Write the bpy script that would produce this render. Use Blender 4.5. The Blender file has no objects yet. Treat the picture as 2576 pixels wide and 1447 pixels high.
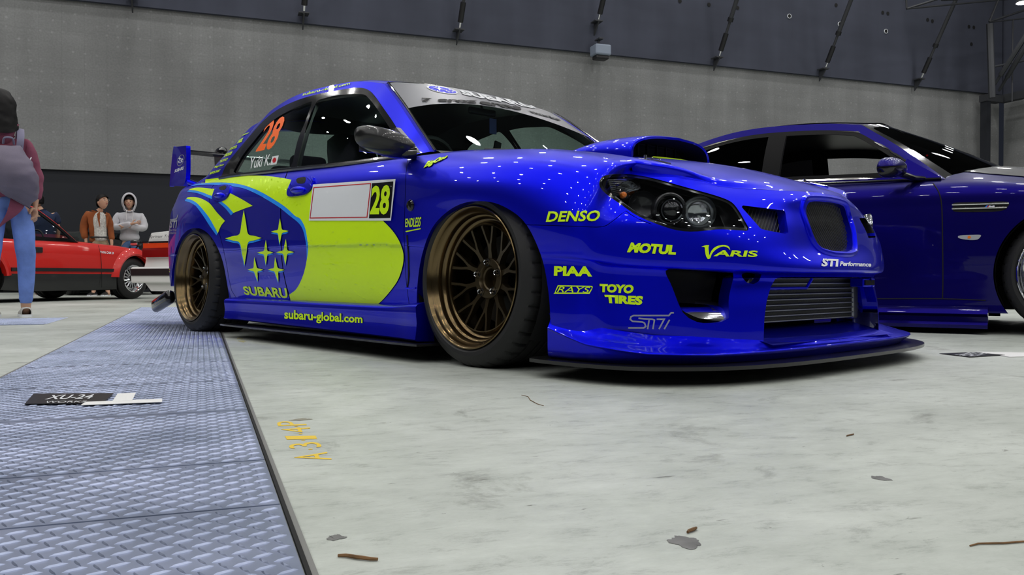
import bpy, bmesh, math, random
import numpy as np
from mathutils import Vector, Matrix
from mathutils.bvhtree import BVHTree
random.seed(7)
SC = bpy.context.scene
COL = SC.collection
# ------------------------------------------------------------------ camera
FPX, HOR, CXP, CYP, CAMH = 2115.0, 698.0, 1288.0, 723.5, 0.305
PHI = math.radians(20.3)
PITCH = math.atan((CYP - HOR) / FPX)
cam_data = bpy.data.cameras.new('camera')
cam_data.sensor_width = 36.0
cam_data.lens = FPX / 2576.0 * 36.0
cam_data.clip_start = 0.02
cam_data.clip_end = 200
cam = bpy.data.objects.new('camera', cam_data)
COL.objects.link(cam)
cam.location = (0, 0, CAMH)
cam.rotation_euler = (math.pi / 2 - PITCH, 0, -PHI)
SC.camera = cam
# ------------------------------------------------------------------ world, exposure
SC.view_settings.view_transform = 'Standard'
SC.view_settings.look = 'None'
SC.view_settings.exposure = 0.0
SC.view_settings.gamma = 1.0
SC.view_settings.use_curve_mapping = False
world = bpy.data.worlds.new('world')
SC.world = world
world.use_nodes = True
world.node_tree.nodes['Background'].inputs[0].default_value = (0.6, 0.7, 1.0, 1)
world.node_tree.nodes['Background'].inputs[1].default_value = 0.02
LAMP_STRENGTH = 200.0
LAMP_R = 0.17
CEIL_Z = 11.5
WALL_Y = 19.0

# ------------------------------------------------------------------ pixel of the photograph -> ray of the camera
def pix_ray(px, py):
    x = (px - CXP) / FPX; y = -(py - CYP) / FPX
    f = math.cos(PITCH) + math.sin(PITCH) * y
    u = -math.sin(PITCH) + math.cos(PITCH) * y
    c, s = math.cos(PHI), math.sin(PHI)
    return Vector((x * c + f * s, -x * s + f * c, u))
CAMP = Vector((0, 0, CAMH))
def on_floor(px, py, z=0.0):
    r = pix_ray(px, py); t = (z - CAMH) / r.z
    return CAMP + r * t
def level(lat, dep, z=0.0):
    c, s = math.cos(PHI), math.sin(PHI)
    return Vector((lat * c + dep * s, -lat * s + dep * c, z))
def frame(lat, dep, ang):
    """matrix of a car standing at (lat,dep) before the camera; x forward, y left, z up"""
    p = level(lat, dep); a = math.radians(ang)
    fx = level(math.sin(a), -math.cos(a)); fy = level(math.cos(a), math.sin(a))
    M = Matrix(((fx.x, fy.x, 0, p.x), (fx.y, fy.y, 0, p.y), (0, 0, 1, 0), (0, 0, 0, 1)))
    return M
class Eye:
    """the camera seen from a thing's own axes"""
    def __init__(s, M):
        s.M = M; s.I = M.inverted(); s.o = s.I @ CAMP; s.R = s.I.to_3x3()
    def ray(s, px, py): return s.R @ pix_ray(px, py)
    def plane(s, px, py, n, c):
        n = Vector(n); d = s.ray(px, py); t = (c - n.dot(s.o)) / n.dot(d)
        return s.o + d * t
    def y(s, px, py, yy): return s.plane(px, py, (0, 1, 0), yy)
    def proj(s, V):
        V = np.asarray(V, float)
        M = np.array(s.M); W = V @ M[:3, :3].T + M[:3, 3] - np.array([0, 0, CAMH])
        c, sn = math.cos(PHI), math.sin(PHI)
        lat = W[:, 0] * c - W[:, 1] * sn; dep = W[:, 0] * sn + W[:, 1] * c
        f = math.cos(PITCH) * dep - math.sin(PITCH) * W[:, 2]
        u = math.sin(PITCH) * dep + math.cos(PITCH) * W[:, 2]
        f = np.where(f < 0.05, 0.05, f)
        return np.stack([CXP + FPX * lat / f, CYP - FPX * u / f], 1)
# ================================================================== materials
def new_mat(name):
    m = bpy.data.materials.new(name); m.use_nodes = True
    return m, m.node_tree.nodes, m.node_tree.links, m.node_tree.nodes['Principled BSDF']
def mat(name, col, rough=0.5, metal=0.0, coat=0.0, coat_r=0.03, emit=0.0, spec=0.5, bump=None, var=None, trans=0.0, alpha=1.0, ior=1.45):
    m, N, L, b = new_mat(name)
    b.inputs['Base Color'].default_value = (*col, 1)
    b.inputs['Roughness'].default_value = rough
    b.inputs['Metallic'].default_value = metal
    b.inputs['Coat Weight'].default_value = coat
    b.inputs['Coat Roughness'].default_value = coat_r
    b.inputs['Coat IOR'].default_value = 1.32
    b.inputs['Specular IOR Level'].default_value = spec
    b.inputs['Transmission Weight'].default_value = trans
    b.inputs['IOR'].default_value = ior
    if emit:
        b.inputs['Emission Color'].default_value = (*col, 1); b.inputs['Emission Strength'].default_value = emit
    tc = None
    if bump or var:
        tc = N.new('ShaderNodeTexCoord')
    if bump:
        n = N.new('ShaderNodeTexNoise'); n.inputs['Scale'].default_value = bump[0]; n.inputs['Detail'].default_value = 4
        L.new(tc.outputs['Object'], n.inputs['Vector'])
        bp = N.new('ShaderNodeBump'); bp.inputs['Strength'].default_value = bump[1]; bp.inputs['Distance'].default_value = bump[2] if len(bump) > 2 else 0.01
        L.new(n.outputs['Fac'], bp.inputs['Height']); L.new(bp.outputs['Normal'], b.inputs['Normal'])
    if var:
        n = N.new('ShaderNodeTexNoise'); n.inputs['Scale'].default_value = var[0]; n.inputs['Detail'].default_value = 5
        L.new(tc.outputs['Object'], n.inputs['Vector'])
        r = N.new('ShaderNodeValToRGB'); r.color_ramp.elements[0].position = 0.3; r.color_ramp.elements[1].position = 0.7
        a = var[1]
        r.color_ramp.elements[0].color = (col[0] * (1 - a), col[1] * (1 - a), col[2] * (1 - a), 1)
        r.color_ramp.elements[1].color = (min(1, col[0] * (1 + a)), min(1, col[1] * (1 + a)), min(1, col[2] * (1 + a)), 1)
        L.new(n.outputs['Fac'], r.inputs['Fac']); L.new(r.outputs['Color'], b.inputs['Base Color'])
    return m
def glass_mat(name, tint, refl=0.06, rough=0.0):
    """tinted see-through pane: tinted straight-through light plus a mirror layer that grows to the edges"""
    m = bpy.data.materials.new(name); m.use_nodes = True
    N, L = m.node_tree.nodes, m.node_tree.links; N.clear()
    o = N.new('ShaderNodeOutputMaterial'); t = N.new('ShaderNodeBsdfTransparent'); g = N.new('ShaderNodeBsdfGlossy')
    t.inputs[0].default_value = (*tint, 1); g.inputs[0].default_value = (1, 1, 1, 1); g.inputs['Roughness'].default_value = rough
    lw = N.new('ShaderNodeFresnel'); ge = N.new('ShaderNodeNewGeometry'); mr = N.new('ShaderNodeMapRange')   # a thin pane mirrors alike from both sides
    mr.inputs['To Min'].default_value = 1.40; mr.inputs['To Max'].default_value = 1 / 1.40; L.new(ge.outputs['Backfacing'], mr.inputs[0]); L.new(mr.outputs[0], lw.inputs['IOR'])
    mx = N.new('ShaderNodeMixShader'); L.new(lw.outputs[0], mx.inputs[0]); L.new(t.outputs[0], mx.inputs[1]); L.new(g.outputs[0], mx.inputs[2])
    L.new(mx.outputs[0], o.inputs[0])
    return m
MT = {}
MT['blue'] = mat('blue_pearl_paint', (0.002, 0.005, 0.74), 0.38, 0.88, 0.8, 0.015, spec=0.3)
MT['bmw'] = mat('deep_blue_paint', (0.005, 0.002, 0.13), 0.38, 0.85, 0.8, 0.015, spec=0.3)
MT['red'] = mat('red_paint', (0.62, 0.012, 0.008), 0.4, 0.0, 0.8, 0.03)
MT['white'] = mat('white_paint', (0.78, 0.78, 0.76), 0.4, 0.0, 0.6, 0.03)
MT['yel'] = mat('lime_yellow_vinyl', (0.66, 0.98, 0.0), 0.45, 0.0, 0.4, 0.03)
MT['sky'] = mat('light_blue_vinyl', (0.005, 0.28, 0.98), 0.45, 0.0, 0.4, 0.03)
MT['orange'] = mat('orange_vinyl', (1.0, 0.14, 0.003), 0.5)
MT['vwhite'] = mat('white_vinyl', (0.80, 0.82, 0.85), 0.4, 0, 0.3)
MT['vred'] = mat('red_vinyl', (0.55, 0.01, 0.02), 0.4)
MT['silver'] = mat('silver_vinyl', (0.42, 0.44, 0.52), 0.35, 0.5)
MT['vblack'] = mat('black_vinyl', (0.004, 0.004, 0.005), 0.5, spec=0.15)
MT['navy'] = mat('navy_vinyl', (0.005, 0.01, 0.10), 0.4)
MT['gloss'] = mat('gloss_black', (0.006, 0.006, 0.007), 0.15, 0, 1.0, 0.02)
MT['trimb'] = mat('black_window_trim', (0.003, 0.003, 0.0035), 0.4, 0, 0.0, 0.05, spec=0.12)
MT['satin'] = mat('satin_black_plastic', (0.012, 0.012, 0.014), 0.42)
MT['dark'] = mat('dark_void_plastic', (0.004, 0.004, 0.004), 0.8)
MT['rubber'] = mat('tyre_rubber', (0.010, 0.010, 0.011), 0.55, bump=(140, 0.15, 0.002))
MT['bronze'] = mat('bronze_anodised_alloy', (0.062, 0.045, 0.022), 0.36, 0.8, 0.3, 0.1)
MT['lip'] = mat('polished_bronze_lip', (0.15, 0.108, 0.055), 0.22, 1.0)
MT['chrome'] = mat('chrome', (0.8, 0.8, 0.82), 0.10, 1.0)
MT['alu'] = mat('cast_aluminium', (0.30, 0.31, 0.32), 0.42, 0.8, bump=(60, 0.2, 0.002))
MT['carbon'] = mat('carbon_fibre', (0.008, 0.008, 0.009), 0.30, 0.0, 0.6, 0.04)
MT['seat'] = mat('black_seat_cloth', (0.012, 0.013, 0.014), 0.9, bump=(200, 0.3, 0.003))
MT['glass'] = glass_mat('green_tinted_window_glass', (0.70, 0.84, 0.78))
MT['glassd'] = glass_mat('dark_tinted_window_glass', (0.012, 0.012, 0.014))
MT['glassc'] = glass_mat('clear_lamp_lens', (0.86, 0.88, 0.90))
MT['amber'] = mat('amber_bulb', (0.9, 0.22, 0.02), 0.2, 0, 0.5)
# ================================================================== objects
def tag(o, label=None, cat=None, group=None, kind=None):
    if label: o['label'] = label
    if cat: o['category'] = cat
    if group: o['group'] = group
    if kind: o['kind'] = kind
    return o
def empty(name, M=None, label=None, cat=None, group=None):
    o = bpy.data.objects.new(name, None); COL.objects.link(o); o.empty_display_size = 0.2
    if M is not None: o.matrix_world = M
    return tag(o, label, cat, group)
def mesh_obj(name, V, F, m, parent=None, smooth=True, mats=None, mi=None):
    me = bpy.data.meshes.new(name)
    me.from_pydata([tuple(map(float, v)) for v in V], [], [tuple(map(int, f)) for f in F])
    for x in (mats or [m]): me.materials.append(x)
    if mi is not None: me.polygons.foreach_set('material_index', mi)
    me.validate(); me.update()
    if smooth: me.polygons.foreach_set('use_smooth', [True] * len(me.polygons))
    o = bpy.data.objects.new(name, me); COL.objects.link(o)
    if parent: o.parent = parent
    return o
def bm_obj(name, bm, m, parent=None, smooth=False, angle=None):
    me = bpy.data.meshes.new(name); bm.to_mesh(me); bm.free(); me.materials.append(m)
    if smooth:
        me.polygons.foreach_set('use_smooth', [True] * len(me.polygons))
        if angle: me.set_sharp_from_angle(angle=math.radians(angle))
    o = bpy.data.objects.new(name, me); COL.objects.link(o)
    if parent: o.parent = parent
    return o
def sharp(o, a=35):
    o.data.set_sharp_from_angle(angle=math.radians(a)); return o
# ------------------------------------------------ numpy surfaces
def grid(P, flip=False):
    P = np.asarray(P); n, m = P.shape[:2]; V = P.reshape(-1, 3); F = []
    for i in range(n - 1):
        for j in range(m - 1):
            a = i * m + j; q = (a, a + 1, a + m + 1, a + m)
            F.append(q[::-1] if flip else q)
    return V, F
def join(parts):
    V, F, k = [], [], 0
    for v, f in parts:
        V.append(np.asarray(v, float).reshape(-1, 3)); F += [tuple(i + k for i in q) for q in f]; k += len(v)
    return (np.concatenate(V) if V else np.zeros((0, 3))), F
def mirror(V, F):
    V = np.array(V, float); V[:, 1] *= -1
    return V, [tuple(reversed(f)) for f in F]
def weld(V, F, tol=1e-4):
    key = {}; mp = []; out = []
    for v in V:
        k = tuple(np.round(v / tol).astype(int))
        if k not in key: key[k] = len(out); out.append(v)
        mp.append(key[k])
    G = []
    for f in F:
        g = []
        for i in f:
            j = mp[i]
            if not g or g[-1] != j: g.append(j)
        if len(g) > 1 and g[0] == g[-1]: g.pop()
        if len(set(g)) == len(g) and len(g) >= 3: G.append(tuple(g))
    return np.array(out), G
def both(V, F, tol=1e-4):
    return weld(*join([(V, F), mirror(V, F)]), tol)
def compact(V, F):
    used = sorted({i for f in F for i in f}); mp = {a: b for b, a in enumerate(used)}
    return np.asarray(V)[used] if used else np.zeros((0, 3)), [tuple(mp[i] for i in f) for f in F]
def clip(V, F, s):
    """cut a mesh along the zero line of the field s: returns (inside, outside) with s<0 inside"""
    V = [np.array(v) for v in V]; s = list(map(float, s)); cache = {}; A, B = [], []
    for i in range(len(s)):
        if abs(s[i]) < 1e-7: s[i] = 1e-7
    def cut(i, j):
        k = (min(i, j), max(i, j))
        if k not in cache:
            a, b = k; t = s[a] / (s[a] - s[b]); cache[k] = len(V); V.append(V[a] * (1 - t) + V[b] * t); s.append(0.0)
        return cache[k]
    for f in F:
        sg = [s[i] < 0 for i in f]
        if all(sg): A.append(f); continue
        if not any(sg): B.append(f); continue
        a, b = [], []
        n = len(f)
        for k in range(n):
            i, j = f[k], f[(k + 1) % n]
            (a if s[i] < 0 else b).append(i)
            if (s[i] < 0) != (s[j] < 0):
                c = cut(i, j); a.append(c); b.append(c)
        if len(a) > 2: A.append(tuple(a))
        if len(b) > 2: B.append(tuple(b))
    V = np.array(V)
    return compact(V, A), compact(V, B)
def sdf_poly(P, poly):
    """signed distance (negative inside) of points P (N,2) to a closed polygon"""
    P = np.asarray(P, float); Q = np.asarray(poly, float); n = len(Q)
    d = np.full(len(P), 1e18); ins = np.zeros(len(P), bool)
    for i in range(n):
        a, b = Q[i], Q[(i + 1) % n]; e = b - a; w = P - a
        t = np.clip((w @ e) / max(e @ e, 1e-12), 0, 1)
        q = w - t[:, None] * e; d = np.minimum(d, (q * q).sum(1))
        c = ((a[1] > P[:, 1]) != (b[1] > P[:, 1]))
        with np.errstate(divide='ignore', invalid='ignore'):
            xx = (b[0] - a[0]) * (P[:, 1] - a[1]) / (b[1] - a[1] + 1e-15) + a[0]
        ins ^= c & (P[:, 0] < xx)
    d = np.sqrt(d)
    return np.where(ins, -d, d)
def sdf_line(P, line):
    P = np.asarray(P, float); Q = np.asarray(line, float); d = np.full(len(P), 1e18)
    for a, b in zip(Q[:-1], Q[1:]):
        e = b - a; w = P - a; t = np.clip((w @ e) / max(e @ e, 1e-12), 0, 1)
        q = w - t[:, None] * e; d = np.minimum(d, (q * q).sum(1))
    return np.sqrt(d)
def cr(P, n, closed=False):
    """Catmull-Rom through P, n samples per span"""
    P = np.asarray(P, float); m = len(P); out = []
    R = range(m if closed else m - 1)
    for i in R:
        if closed: p0, p1, p2, p3 = P[(i - 1) % m], P[i], P[(i + 1) % m], P[(i + 2) % m]
        else:
            p1, p2 = P[i], P[i + 1]
            p0 = P[i - 1] if i > 0 else 2 * p1 - p2
            p3 = P[i + 2] if i + 2 < m else 2 * p2 - p1
        for k in range(n):
            t = k / n
            out.append(0.5 * (2 * p1 + (p2 - p0) * t + (2 * p0 - 5 * p1 + 4 * p2 - p3) * t * t + (3 * p1 - p0 - 3 * p2 + p3) * t ** 3))
    if not closed: out.append(P[-1])
    return np.array(out)
def cr_axis(A, n):  # along axis 0 of an array (m, ..., 3)
    A = np.asarray(A, float); m = A.shape[0]
    return cr(A.reshape(m, -1), n).reshape((-1,) + A.shape[1:])
def resample(P, n):
    P = np.asarray(P, float); d = np.r_[0, np.cumsum(np.linalg.norm(np.diff(P, axis=0), axis=1))]
    t = np.linspace(0, d[-1], n)
    return np.stack([np.interp(t, d, P[:, k]) for k in range(P.shape[1])], 1)
def coons(c0, c1, d0, d1):
    """c0,c1: curves along u (v=0,1); d0,d1: along v (u=0,1)"""
    c0, c1, d0, d1 = map(np.asarray, (c0, c1, d0, d1)); n, m = len(c0), len(d0)
    u = np.linspace(0, 1, n)[:, None, None]; v = np.linspace(0, 1, m)[None, :, None]
    Lc = (1 - v) * c0[:, None] + v * c1[:, None]; Ld = (1 - u) * d0[None] + u * d1[None]
    B = (1 - u) * (1 - v) * c0[0] + u * (1 - v) * c0[-1] + (1 - u) * v * c1[0] + u * v * c1[-1]
    return Lc + Ld - B
def boundary(F):
    cnt = {}
    for f in F:
        for i in range(len(f)):
            a, b = f[i], f[(i + 1) % len(f)]; cnt.setdefault((min(a, b), max(a, b)), []).append((a, b))
    return [v[0] for v in cnt.values() if len(v) == 1]
def hem(V, F, test, vec):
    """turn an edge inwards: adds a strip from every boundary edge whose ends pass test(v)"""
    V = np.asarray(V); add = {}; VV = list(V); G = list(F)
    ok = test(V)
    for a, b in boundary(F):
        if ok[a] and ok[b]:
            for i in (a, b):          # the rim gets its own vertices, so the edge stays crisp
                if i not in add:
                    w = vec(V[i]) if callable(vec) else np.asarray(vec); add[i] = len(VV); VV.append(V[i] + w * .012); VV.append(V[i] + w)
            G.append((add[b], add[a], add[a] + 1, add[b] + 1))
    return np.array(VV), G
# ------------------------------------------------ simple solids into a part list
class PB:
    def __init__(s): s.parts = []
    def add(s, V, F): s.parts.append((V, F)); return s
    def box(s, c, d, R=None, taper=1.0):
        x, y, z = d[0] / 2, d[1] / 2, d[2] / 2; t = taper
        V = np.array([(-x, -y, -z), (x, -y, -z), (x, y, -z), (-x, y, -z), (-x * t, -y * t, z), (x * t, -y * t, z), (x * t, y * t, z), (-x * t, y * t, z)])
        if R is not None: V = V @ np.array(R).T
        V = V + np.array(c)
        s.parts.append((V, [(0, 3, 2, 1), (4, 5, 6, 7), (0, 1, 5, 4), (1, 2, 6, 5), (2, 3, 7, 6), (3, 0, 4, 7)])); return s
    def rbox(s, c, d, r=0.01, R=None):
        """box with rounded (chamfered) edges"""
        bm = bmesh.new(); bmesh.ops.create_cube(bm, size=1)
        for v in bm.verts: v.co = Vector((v.co.x * d[0], v.co.y * d[1], v.co.z * d[2]))
        bmesh.ops.bevel(bm, geom=bm.edges[:], offset=r, segments=3, profile=0.5, affect='EDGES')
        V = np.array([v.co[:] for v in bm.verts]); bm.verts.index_update()
        F = [tuple(v.index for v in f.verts) for f in bm.faces]; bm.free()
        if R is not None: V = V @ np.array(R).T
        s.parts.append((V + np.array(c), F)); return s
    def tube(s, pts, r, n=10, caps=True, ry=None):
        pts = np.asarray(pts, float); m = len(pts); r = np.broadcast_to(np.asarray(r, float), (m,)); V = []; prev = None
        for i in range(m):
            d = pts[min(i + 1, m - 1)] - pts[max(i - 1, 0)]; d = d / (np.linalg.norm(d) + 1e-12)
            if prev is None:
                a = np.array([0, 0, 1.]) if abs(d[2]) < 0.9 else np.array([1., 0, 0]); u = np.cross(a, d)
            else: u = prev - d * (prev @ d)
            u /= np.linalg.norm(u) + 1e-12; prev = u; w = np.cross(d, u)
            for k in range(n):
                t = 2 * math.pi * k / n; V.append(pts[i] + r[i] * (math.cos(t) * u + (ry or 1) * math.sin(t) * w))
        F = [(i * n + k, i * n + (k + 1) % n, (i + 1) * n + (k + 1) % n, (i + 1) * n + k) for i in range(m - 1) for k in range(n)]
        if caps: F += [tuple(reversed(range(n))), tuple((m - 1) * n + k for k in range(n))]
        s.parts.append((np.array(V), F)); return s
    def cyl(s, a, b, r, n=16, r2=None): return s.tube([a, b], [r, r if r2 is None else r2], n)
    def lathe(s, prof, o=(0, 0, 0), axis='y', n=48, closed=False):
        """prof: (radius, along axis)"""
        V = []; m = len(prof)
        for r, h in prof:
            for k in range(n):
                t = 2 * math.pi * k / n; c, q = r * math.cos(t), r * math.sin(t)
                V.append({'y': (c, h, q), 'z': (c, q, h), 'x': (h, c, q)}[axis])
        F = [(i * n + k, i * n + (k + 1) % n, (i + 1) * n + (k + 1) % n, (i + 1) * n + k) for i in range(m - 1) for k in range(n)]
        if closed: F += [tuple(reversed(range(n))), tuple((m - 1) * n + k for k in range(n))]
        s.parts.append((np.array(V) + np.array(o), F)); return s
    def sphere(s, c, r, n=16, m=10):
        r = np.broadcast_to(np.asarray(r, float), (3,)); V = []
        for i in range(m + 1):
            a = math.pi * i / m
            for k in range(n):
                t = 2 * math.pi * k / n; V.append((math.sin(a) * math.cos(t) * r[0], math.sin(a) * math.sin(t) * r[1], math.cos(a) * r[2]))
        F = [(i * n + k, (i + 1) * n + k, (i + 1) * n + (k + 1) % n, i * n + (k + 1) % n) for i in range(m) for k in range(n)]
        V, F = weld(np.array(V) + np.array(c), F); s.parts.append((V, F)); return s
    def prism(s, poly, h0, h1, axis='y'):
        """extrude a 2-D polygon; axis y: poly in (x,z); axis z: poly in (x,y); axis x: poly in (y,z)"""
        n = len(poly)
        def p(a, b, h): return {'y': (a, h, b), 'z': (a, b, h), 'x': (h, a, b)}[axis]
        V = [p(a, b, h0) for a, b in poly] + [p(a, b, h1) for a, b in poly]
        F = [(i, (i + 1) % n, (i + 1) % n + n, i + n) for i in range(n)] + [tuple(reversed(range(n))), tuple(range(n, 2 * n))]
        s.parts.append((np.array(V, float), F)); return s
    def grid(s, P, flip=False): s.parts.append(grid(P, flip)); return s
    def move(s, M):
        M = np.array(M); s.parts = [(np.asarray(v) @ M[:3, :3].T + M[:3, 3], f) for v, f in s.parts]; return s
    def mirror(s): s.parts += [mirror(v, f) for v, f in list(s.parts)]; return s
    def obj(s, name, m, parent=None, smooth=False, angle=35, fixn=False):
        V, F = join(s.parts); o = mesh_obj(name, V, F, m, parent, smooth)
        if fixn:
            bm = bmesh.new(); bm.from_mesh(o.data); bmesh.ops.recalc_face_normals(bm, faces=bm.faces[:]); bm.to_mesh(o.data); bm.free()
        if smooth and angle: sharp(o, angle)
        return o
def rot(axis, deg): return np.array(Matrix.Rotation(math.radians(deg), 3, axis))
def copy_tree(o, parent=None):
    c = o.copy(); COL.objects.link(c); c.parent = parent
    for ch in list(o.children): copy_tree(ch, c)
    return c
# ------------------------------------------------ flat shapes and lettering laid on a surface
_txt = {}
def text_bm(body, bold=0.0, shear=0.0, wide=1.0):
    """lettering as a flat mesh, scaled into the unit box"""
    cu = bpy.data.curves.new('lettering', 'FONT'); cu.body = body; cu.offset = bold; cu.shear = shear; cu.resolution_u = 3
    ob = bpy.data.objects.new('lettering', cu); COL.objects.link(ob)
    dg = bpy.context.evaluated_depsgraph_get(); dg.update()
    me = bpy.data.meshes.new_from_object(ob.evaluated_get(dg)); COL.objects.unlink(ob); bpy.data.objects.remove(ob)
    bm = bmesh.new(); bm.from_mesh(me); bpy.data.meshes.remove(me)
    xs = [v.co.x for v in bm.verts]; ys = [v.co.y for v in bm.verts]; a, b, c, d = min(xs), max(xs), min(ys), max(ys)
    for v in bm.verts: v.co = Vector(((v.co.x - a) / (b - a), (v.co.y - c) / (d - c), 0))
    return bm
def poly_bm(polys):
    """flat mesh from closed outlines; a list of rings: first outer, the others holes"""
    bm = bmesh.new(); ed = []
    for ring in polys:
        vs = [bm.verts.new((p[0], p[1], 0)) for p in ring]
        ed += [bm.edges.new((vs[i], vs[(i + 1) % len(vs)])) for i in range(len(vs))]
    bmesh.ops.triangle_fill(bm, edges=ed, use_beauty=True)
    return bm
def dice(bm, step):
    xs = [v.co.x for v in bm.verts]; ys = [v.co.y for v in bm.verts]
    for ax, lo, hi in ((0, min(xs), max(xs)), (1, min(ys), max(ys))):
        k = lo + step * 0.5
        while k < hi:
            co = Vector((k, 0, 0)) if ax == 0 else Vector((0, k, 0)); no = Vector((1, 0, 0)) if ax == 0 else Vector((0, 1, 0))
            bmesh.ops.bisect_plane(bm, geom=bm.verts[:] + bm.edges[:] + bm.faces[:], plane_co=co, plane_no=no, dist=1e-6)
            k += step
    return bm
def quad_map(bm, q):
    """unit box -> photo quad (bottom left, bottom right, top right, top left)"""
    BL, BR, TR, TL = map(np.array, q)
    for v in bm.verts:
        u, w = v.co.x, v.co.y; p = (1 - u) * (1 - w) * BL + u * (1 - w) * BR + u * w * TR + (1 - u) * w * TL
        v.co = Vector((p[0], p[1], 0))
    return bm
class Surf:
    """the body's outer skin for laying decals on it, in the thing's own axes"""
    def __init__(s, parts, eye):
        V, F = join(parts); s.V = V; s.eye = eye; s.t = BVHTree.FromPolygons([Vector(v) for v in V], F, epsilon=1e-6)
    def hit(s, px, py, off=0.0015):
        d = s.eye.ray(px, py).normalized(); h = s.t.ray_cast(s.eye.o, d)
        if h[0] is None: return None
        n = h[1] if h[1].dot(d) < 0 else -h[1]
        return h[0] + n * off
    def lay(s, name, bm, m, parent, off=0.0015, step=6, maxjump=0.25):
        dice(bm, step); bad = []
        for v in bm.verts:
            h = s.hit(v.co.x, v.co.y, off)
            if h is None: bad.append(v)
            else: v.co = h
        if bad: bmesh.ops.delete(bm, geom=bad, context='VERTS')
        long_ = [f for f in bm.faces if max(e.calc_length() for e in f.edges) > maxjump]
        if long_: bmesh.ops.delete(bm, geom=long_, context='FACES')
        o = s.eye.o
        fl = [f for f in bm.faces if f.normal.dot(f.calc_center_median() - o) > 0]
        bm.normal_update()
        fl = [f for f in bm.faces if f.normal.dot(f.calc_center_median() - o) > 0]
        if fl: bmesh.ops.reverse_faces(bm, faces=fl)
        return bm_obj(name, bm, m, parent, smooth=True)
def smooth_poly(pts, n=6):
    """closed outline through pts; a point with a third value is a sharp corner"""
    m = len(pts); cs = [i for i, p in enumerate(pts) if len(p) > 2]
    if not cs: return cr([p[:2] for p in pts], n, True)
    out = []
    for a, b in zip(cs, cs[1:] + [cs[0] + m]):
        seg = [pts[i % m][:2] for i in range(a, b + 1)]
        out += list((cr(seg, n) if len(seg) > 2 else np.array(seg, float))[:-1])
    return np.array(out)
# ================================================================== the hall
def concrete():
    m, N, L, b = new_mat('polished_concrete_floor')
    tc = N.new('ShaderNodeTexCoord'); mp = N.new('ShaderNodeMapping'); L.new(tc.outputs['Object'], mp.inputs[0])
    mp.inputs['Rotation'].default_value = (0, 0, 0.35)
    def noise(sc, det, rough=0.6, vec=None, dist=0.0):
        n = N.new('ShaderNodeTexNoise'); n.inputs['Scale'].default_value = sc; n.inputs['Detail'].default_value = det; n.inputs['Roughness'].default_value = rough
        n.inputs['Distortion'].default_value = dist
        L.new(vec or mp.outputs[0], n.inputs['Vector']); return n.outputs['Fac']
    def ramp(fac, *st):
        r = N.new('ShaderNodeValToRGB'); e = r.color_ramp.elements
        while len(e) < len(st): e.new(0.5)
        for k, (p, c) in enumerate(st): e[k].position = p; e[k].color = (*c, 1)
        L.new(fac, r.inputs[0]); return r.outputs[0]
    def mix(mode, f, a, c):
        x = N.new('ShaderNodeMixRGB'); x.blend_type = mode
        if isinstance(f, float): x.inputs[0].default_value = f
        else: L.new(f, x.inputs[0])
        L.new(a, x.inputs[1]); L.new(c, x.inputs[2]); return x.outputs[0]
    base = ramp(noise(0.9, 6, 0.65, dist=0.4), (0.30, (0.36, 0.385, 0.35)), (0.50, (0.47, 0.50, 0.46)), (0.72, (0.58, 0.605, 0.57)))
    # trowel marks, drawn out along one direction
    m2 = N.new('ShaderNodeMapping'); m2.inputs['Rotation'].default_value = (0, 0, 0.42); m2.inputs['Scale'].default_value = (2.6, 6.0, 1)
    L.new(tc.outputs['Object'], m2.inputs[0])
    st = ramp(noise(3.4, 10, 0.82, m2.outputs[0], 0.25), (0.33, (0.40, 0.40, 0.39)), (0.46, (0.92, 0.92, 0.92)), (0.66, (1.14, 1.14, 1.14)))
    c = mix('MULTIPLY', 0.62, base, st)
    # dark smudges and small pits
    sm = ramp(noise(4.6, 7, 0.7, dist=.5), (0.27, (0.36, 0.35, 0.33)), (0.40, (1, 1, 1)))
    c = mix('MULTIPLY', 0.75, c, sm)
    m3 = N.new('ShaderNodeMapping'); m3.inputs['Scale'].default_value = (10.0, 34.0, 1); m3.inputs['Rotation'].default_value = (0, 0, 0.36)
    L.new(tc.outputs['Object'], m3.inputs[0])
    pt = ramp(noise(1.9, 4, 0.65, m3.outputs[0], 0.5), (0.27, (0.25, 0.24, 0.22)), (0.325, (1, 1, 1)))
    c = mix('MULTIPLY', 0.8, c, pt)
    m4 = N.new('ShaderNodeMapping'); m4.inputs['Scale'].default_value = (55, 75, 1); L.new(tc.outputs['Object'], m4.inputs[0])
    c = mix('MULTIPLY', 0.85, c, ramp(noise(1.0, 2, 0.5, m4.outputs[0]), (0.20, (0.18, 0.17, 0.15)), (0.235, (1, 1, 1))))
    c = mix('MULTIPLY', 0.5, c, ramp(noise(1.5, 8, 0.7, dist=.3), (0.36, (0.70, 0.715, 0.69)), (0.58, (1.05, 1.05, 1.05))))
    L.new(c, b.inputs['Base Color'])
    rr = N.new('ShaderNodeMapRange'); rr.inputs['To Min'].default_value = 0.38; rr.inputs['To Max'].default_value = 0.62
    L.new(noise(5, 5), rr.inputs[0]); L.new(rr.outputs[0], b.inputs['Roughness'])
    b.inputs['Specular IOR Level'].default_value = 0.35
    bp = N.new('ShaderNodeBump'); bp.inputs['Strength'].default_value = 0.25; bp.inputs['Distance'].default_value = 0.004
    L.new(noise(24, 6), bp.inputs['Height']); L.new(bp.outputs[0], b.inputs['Normal'])
    return m
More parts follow.
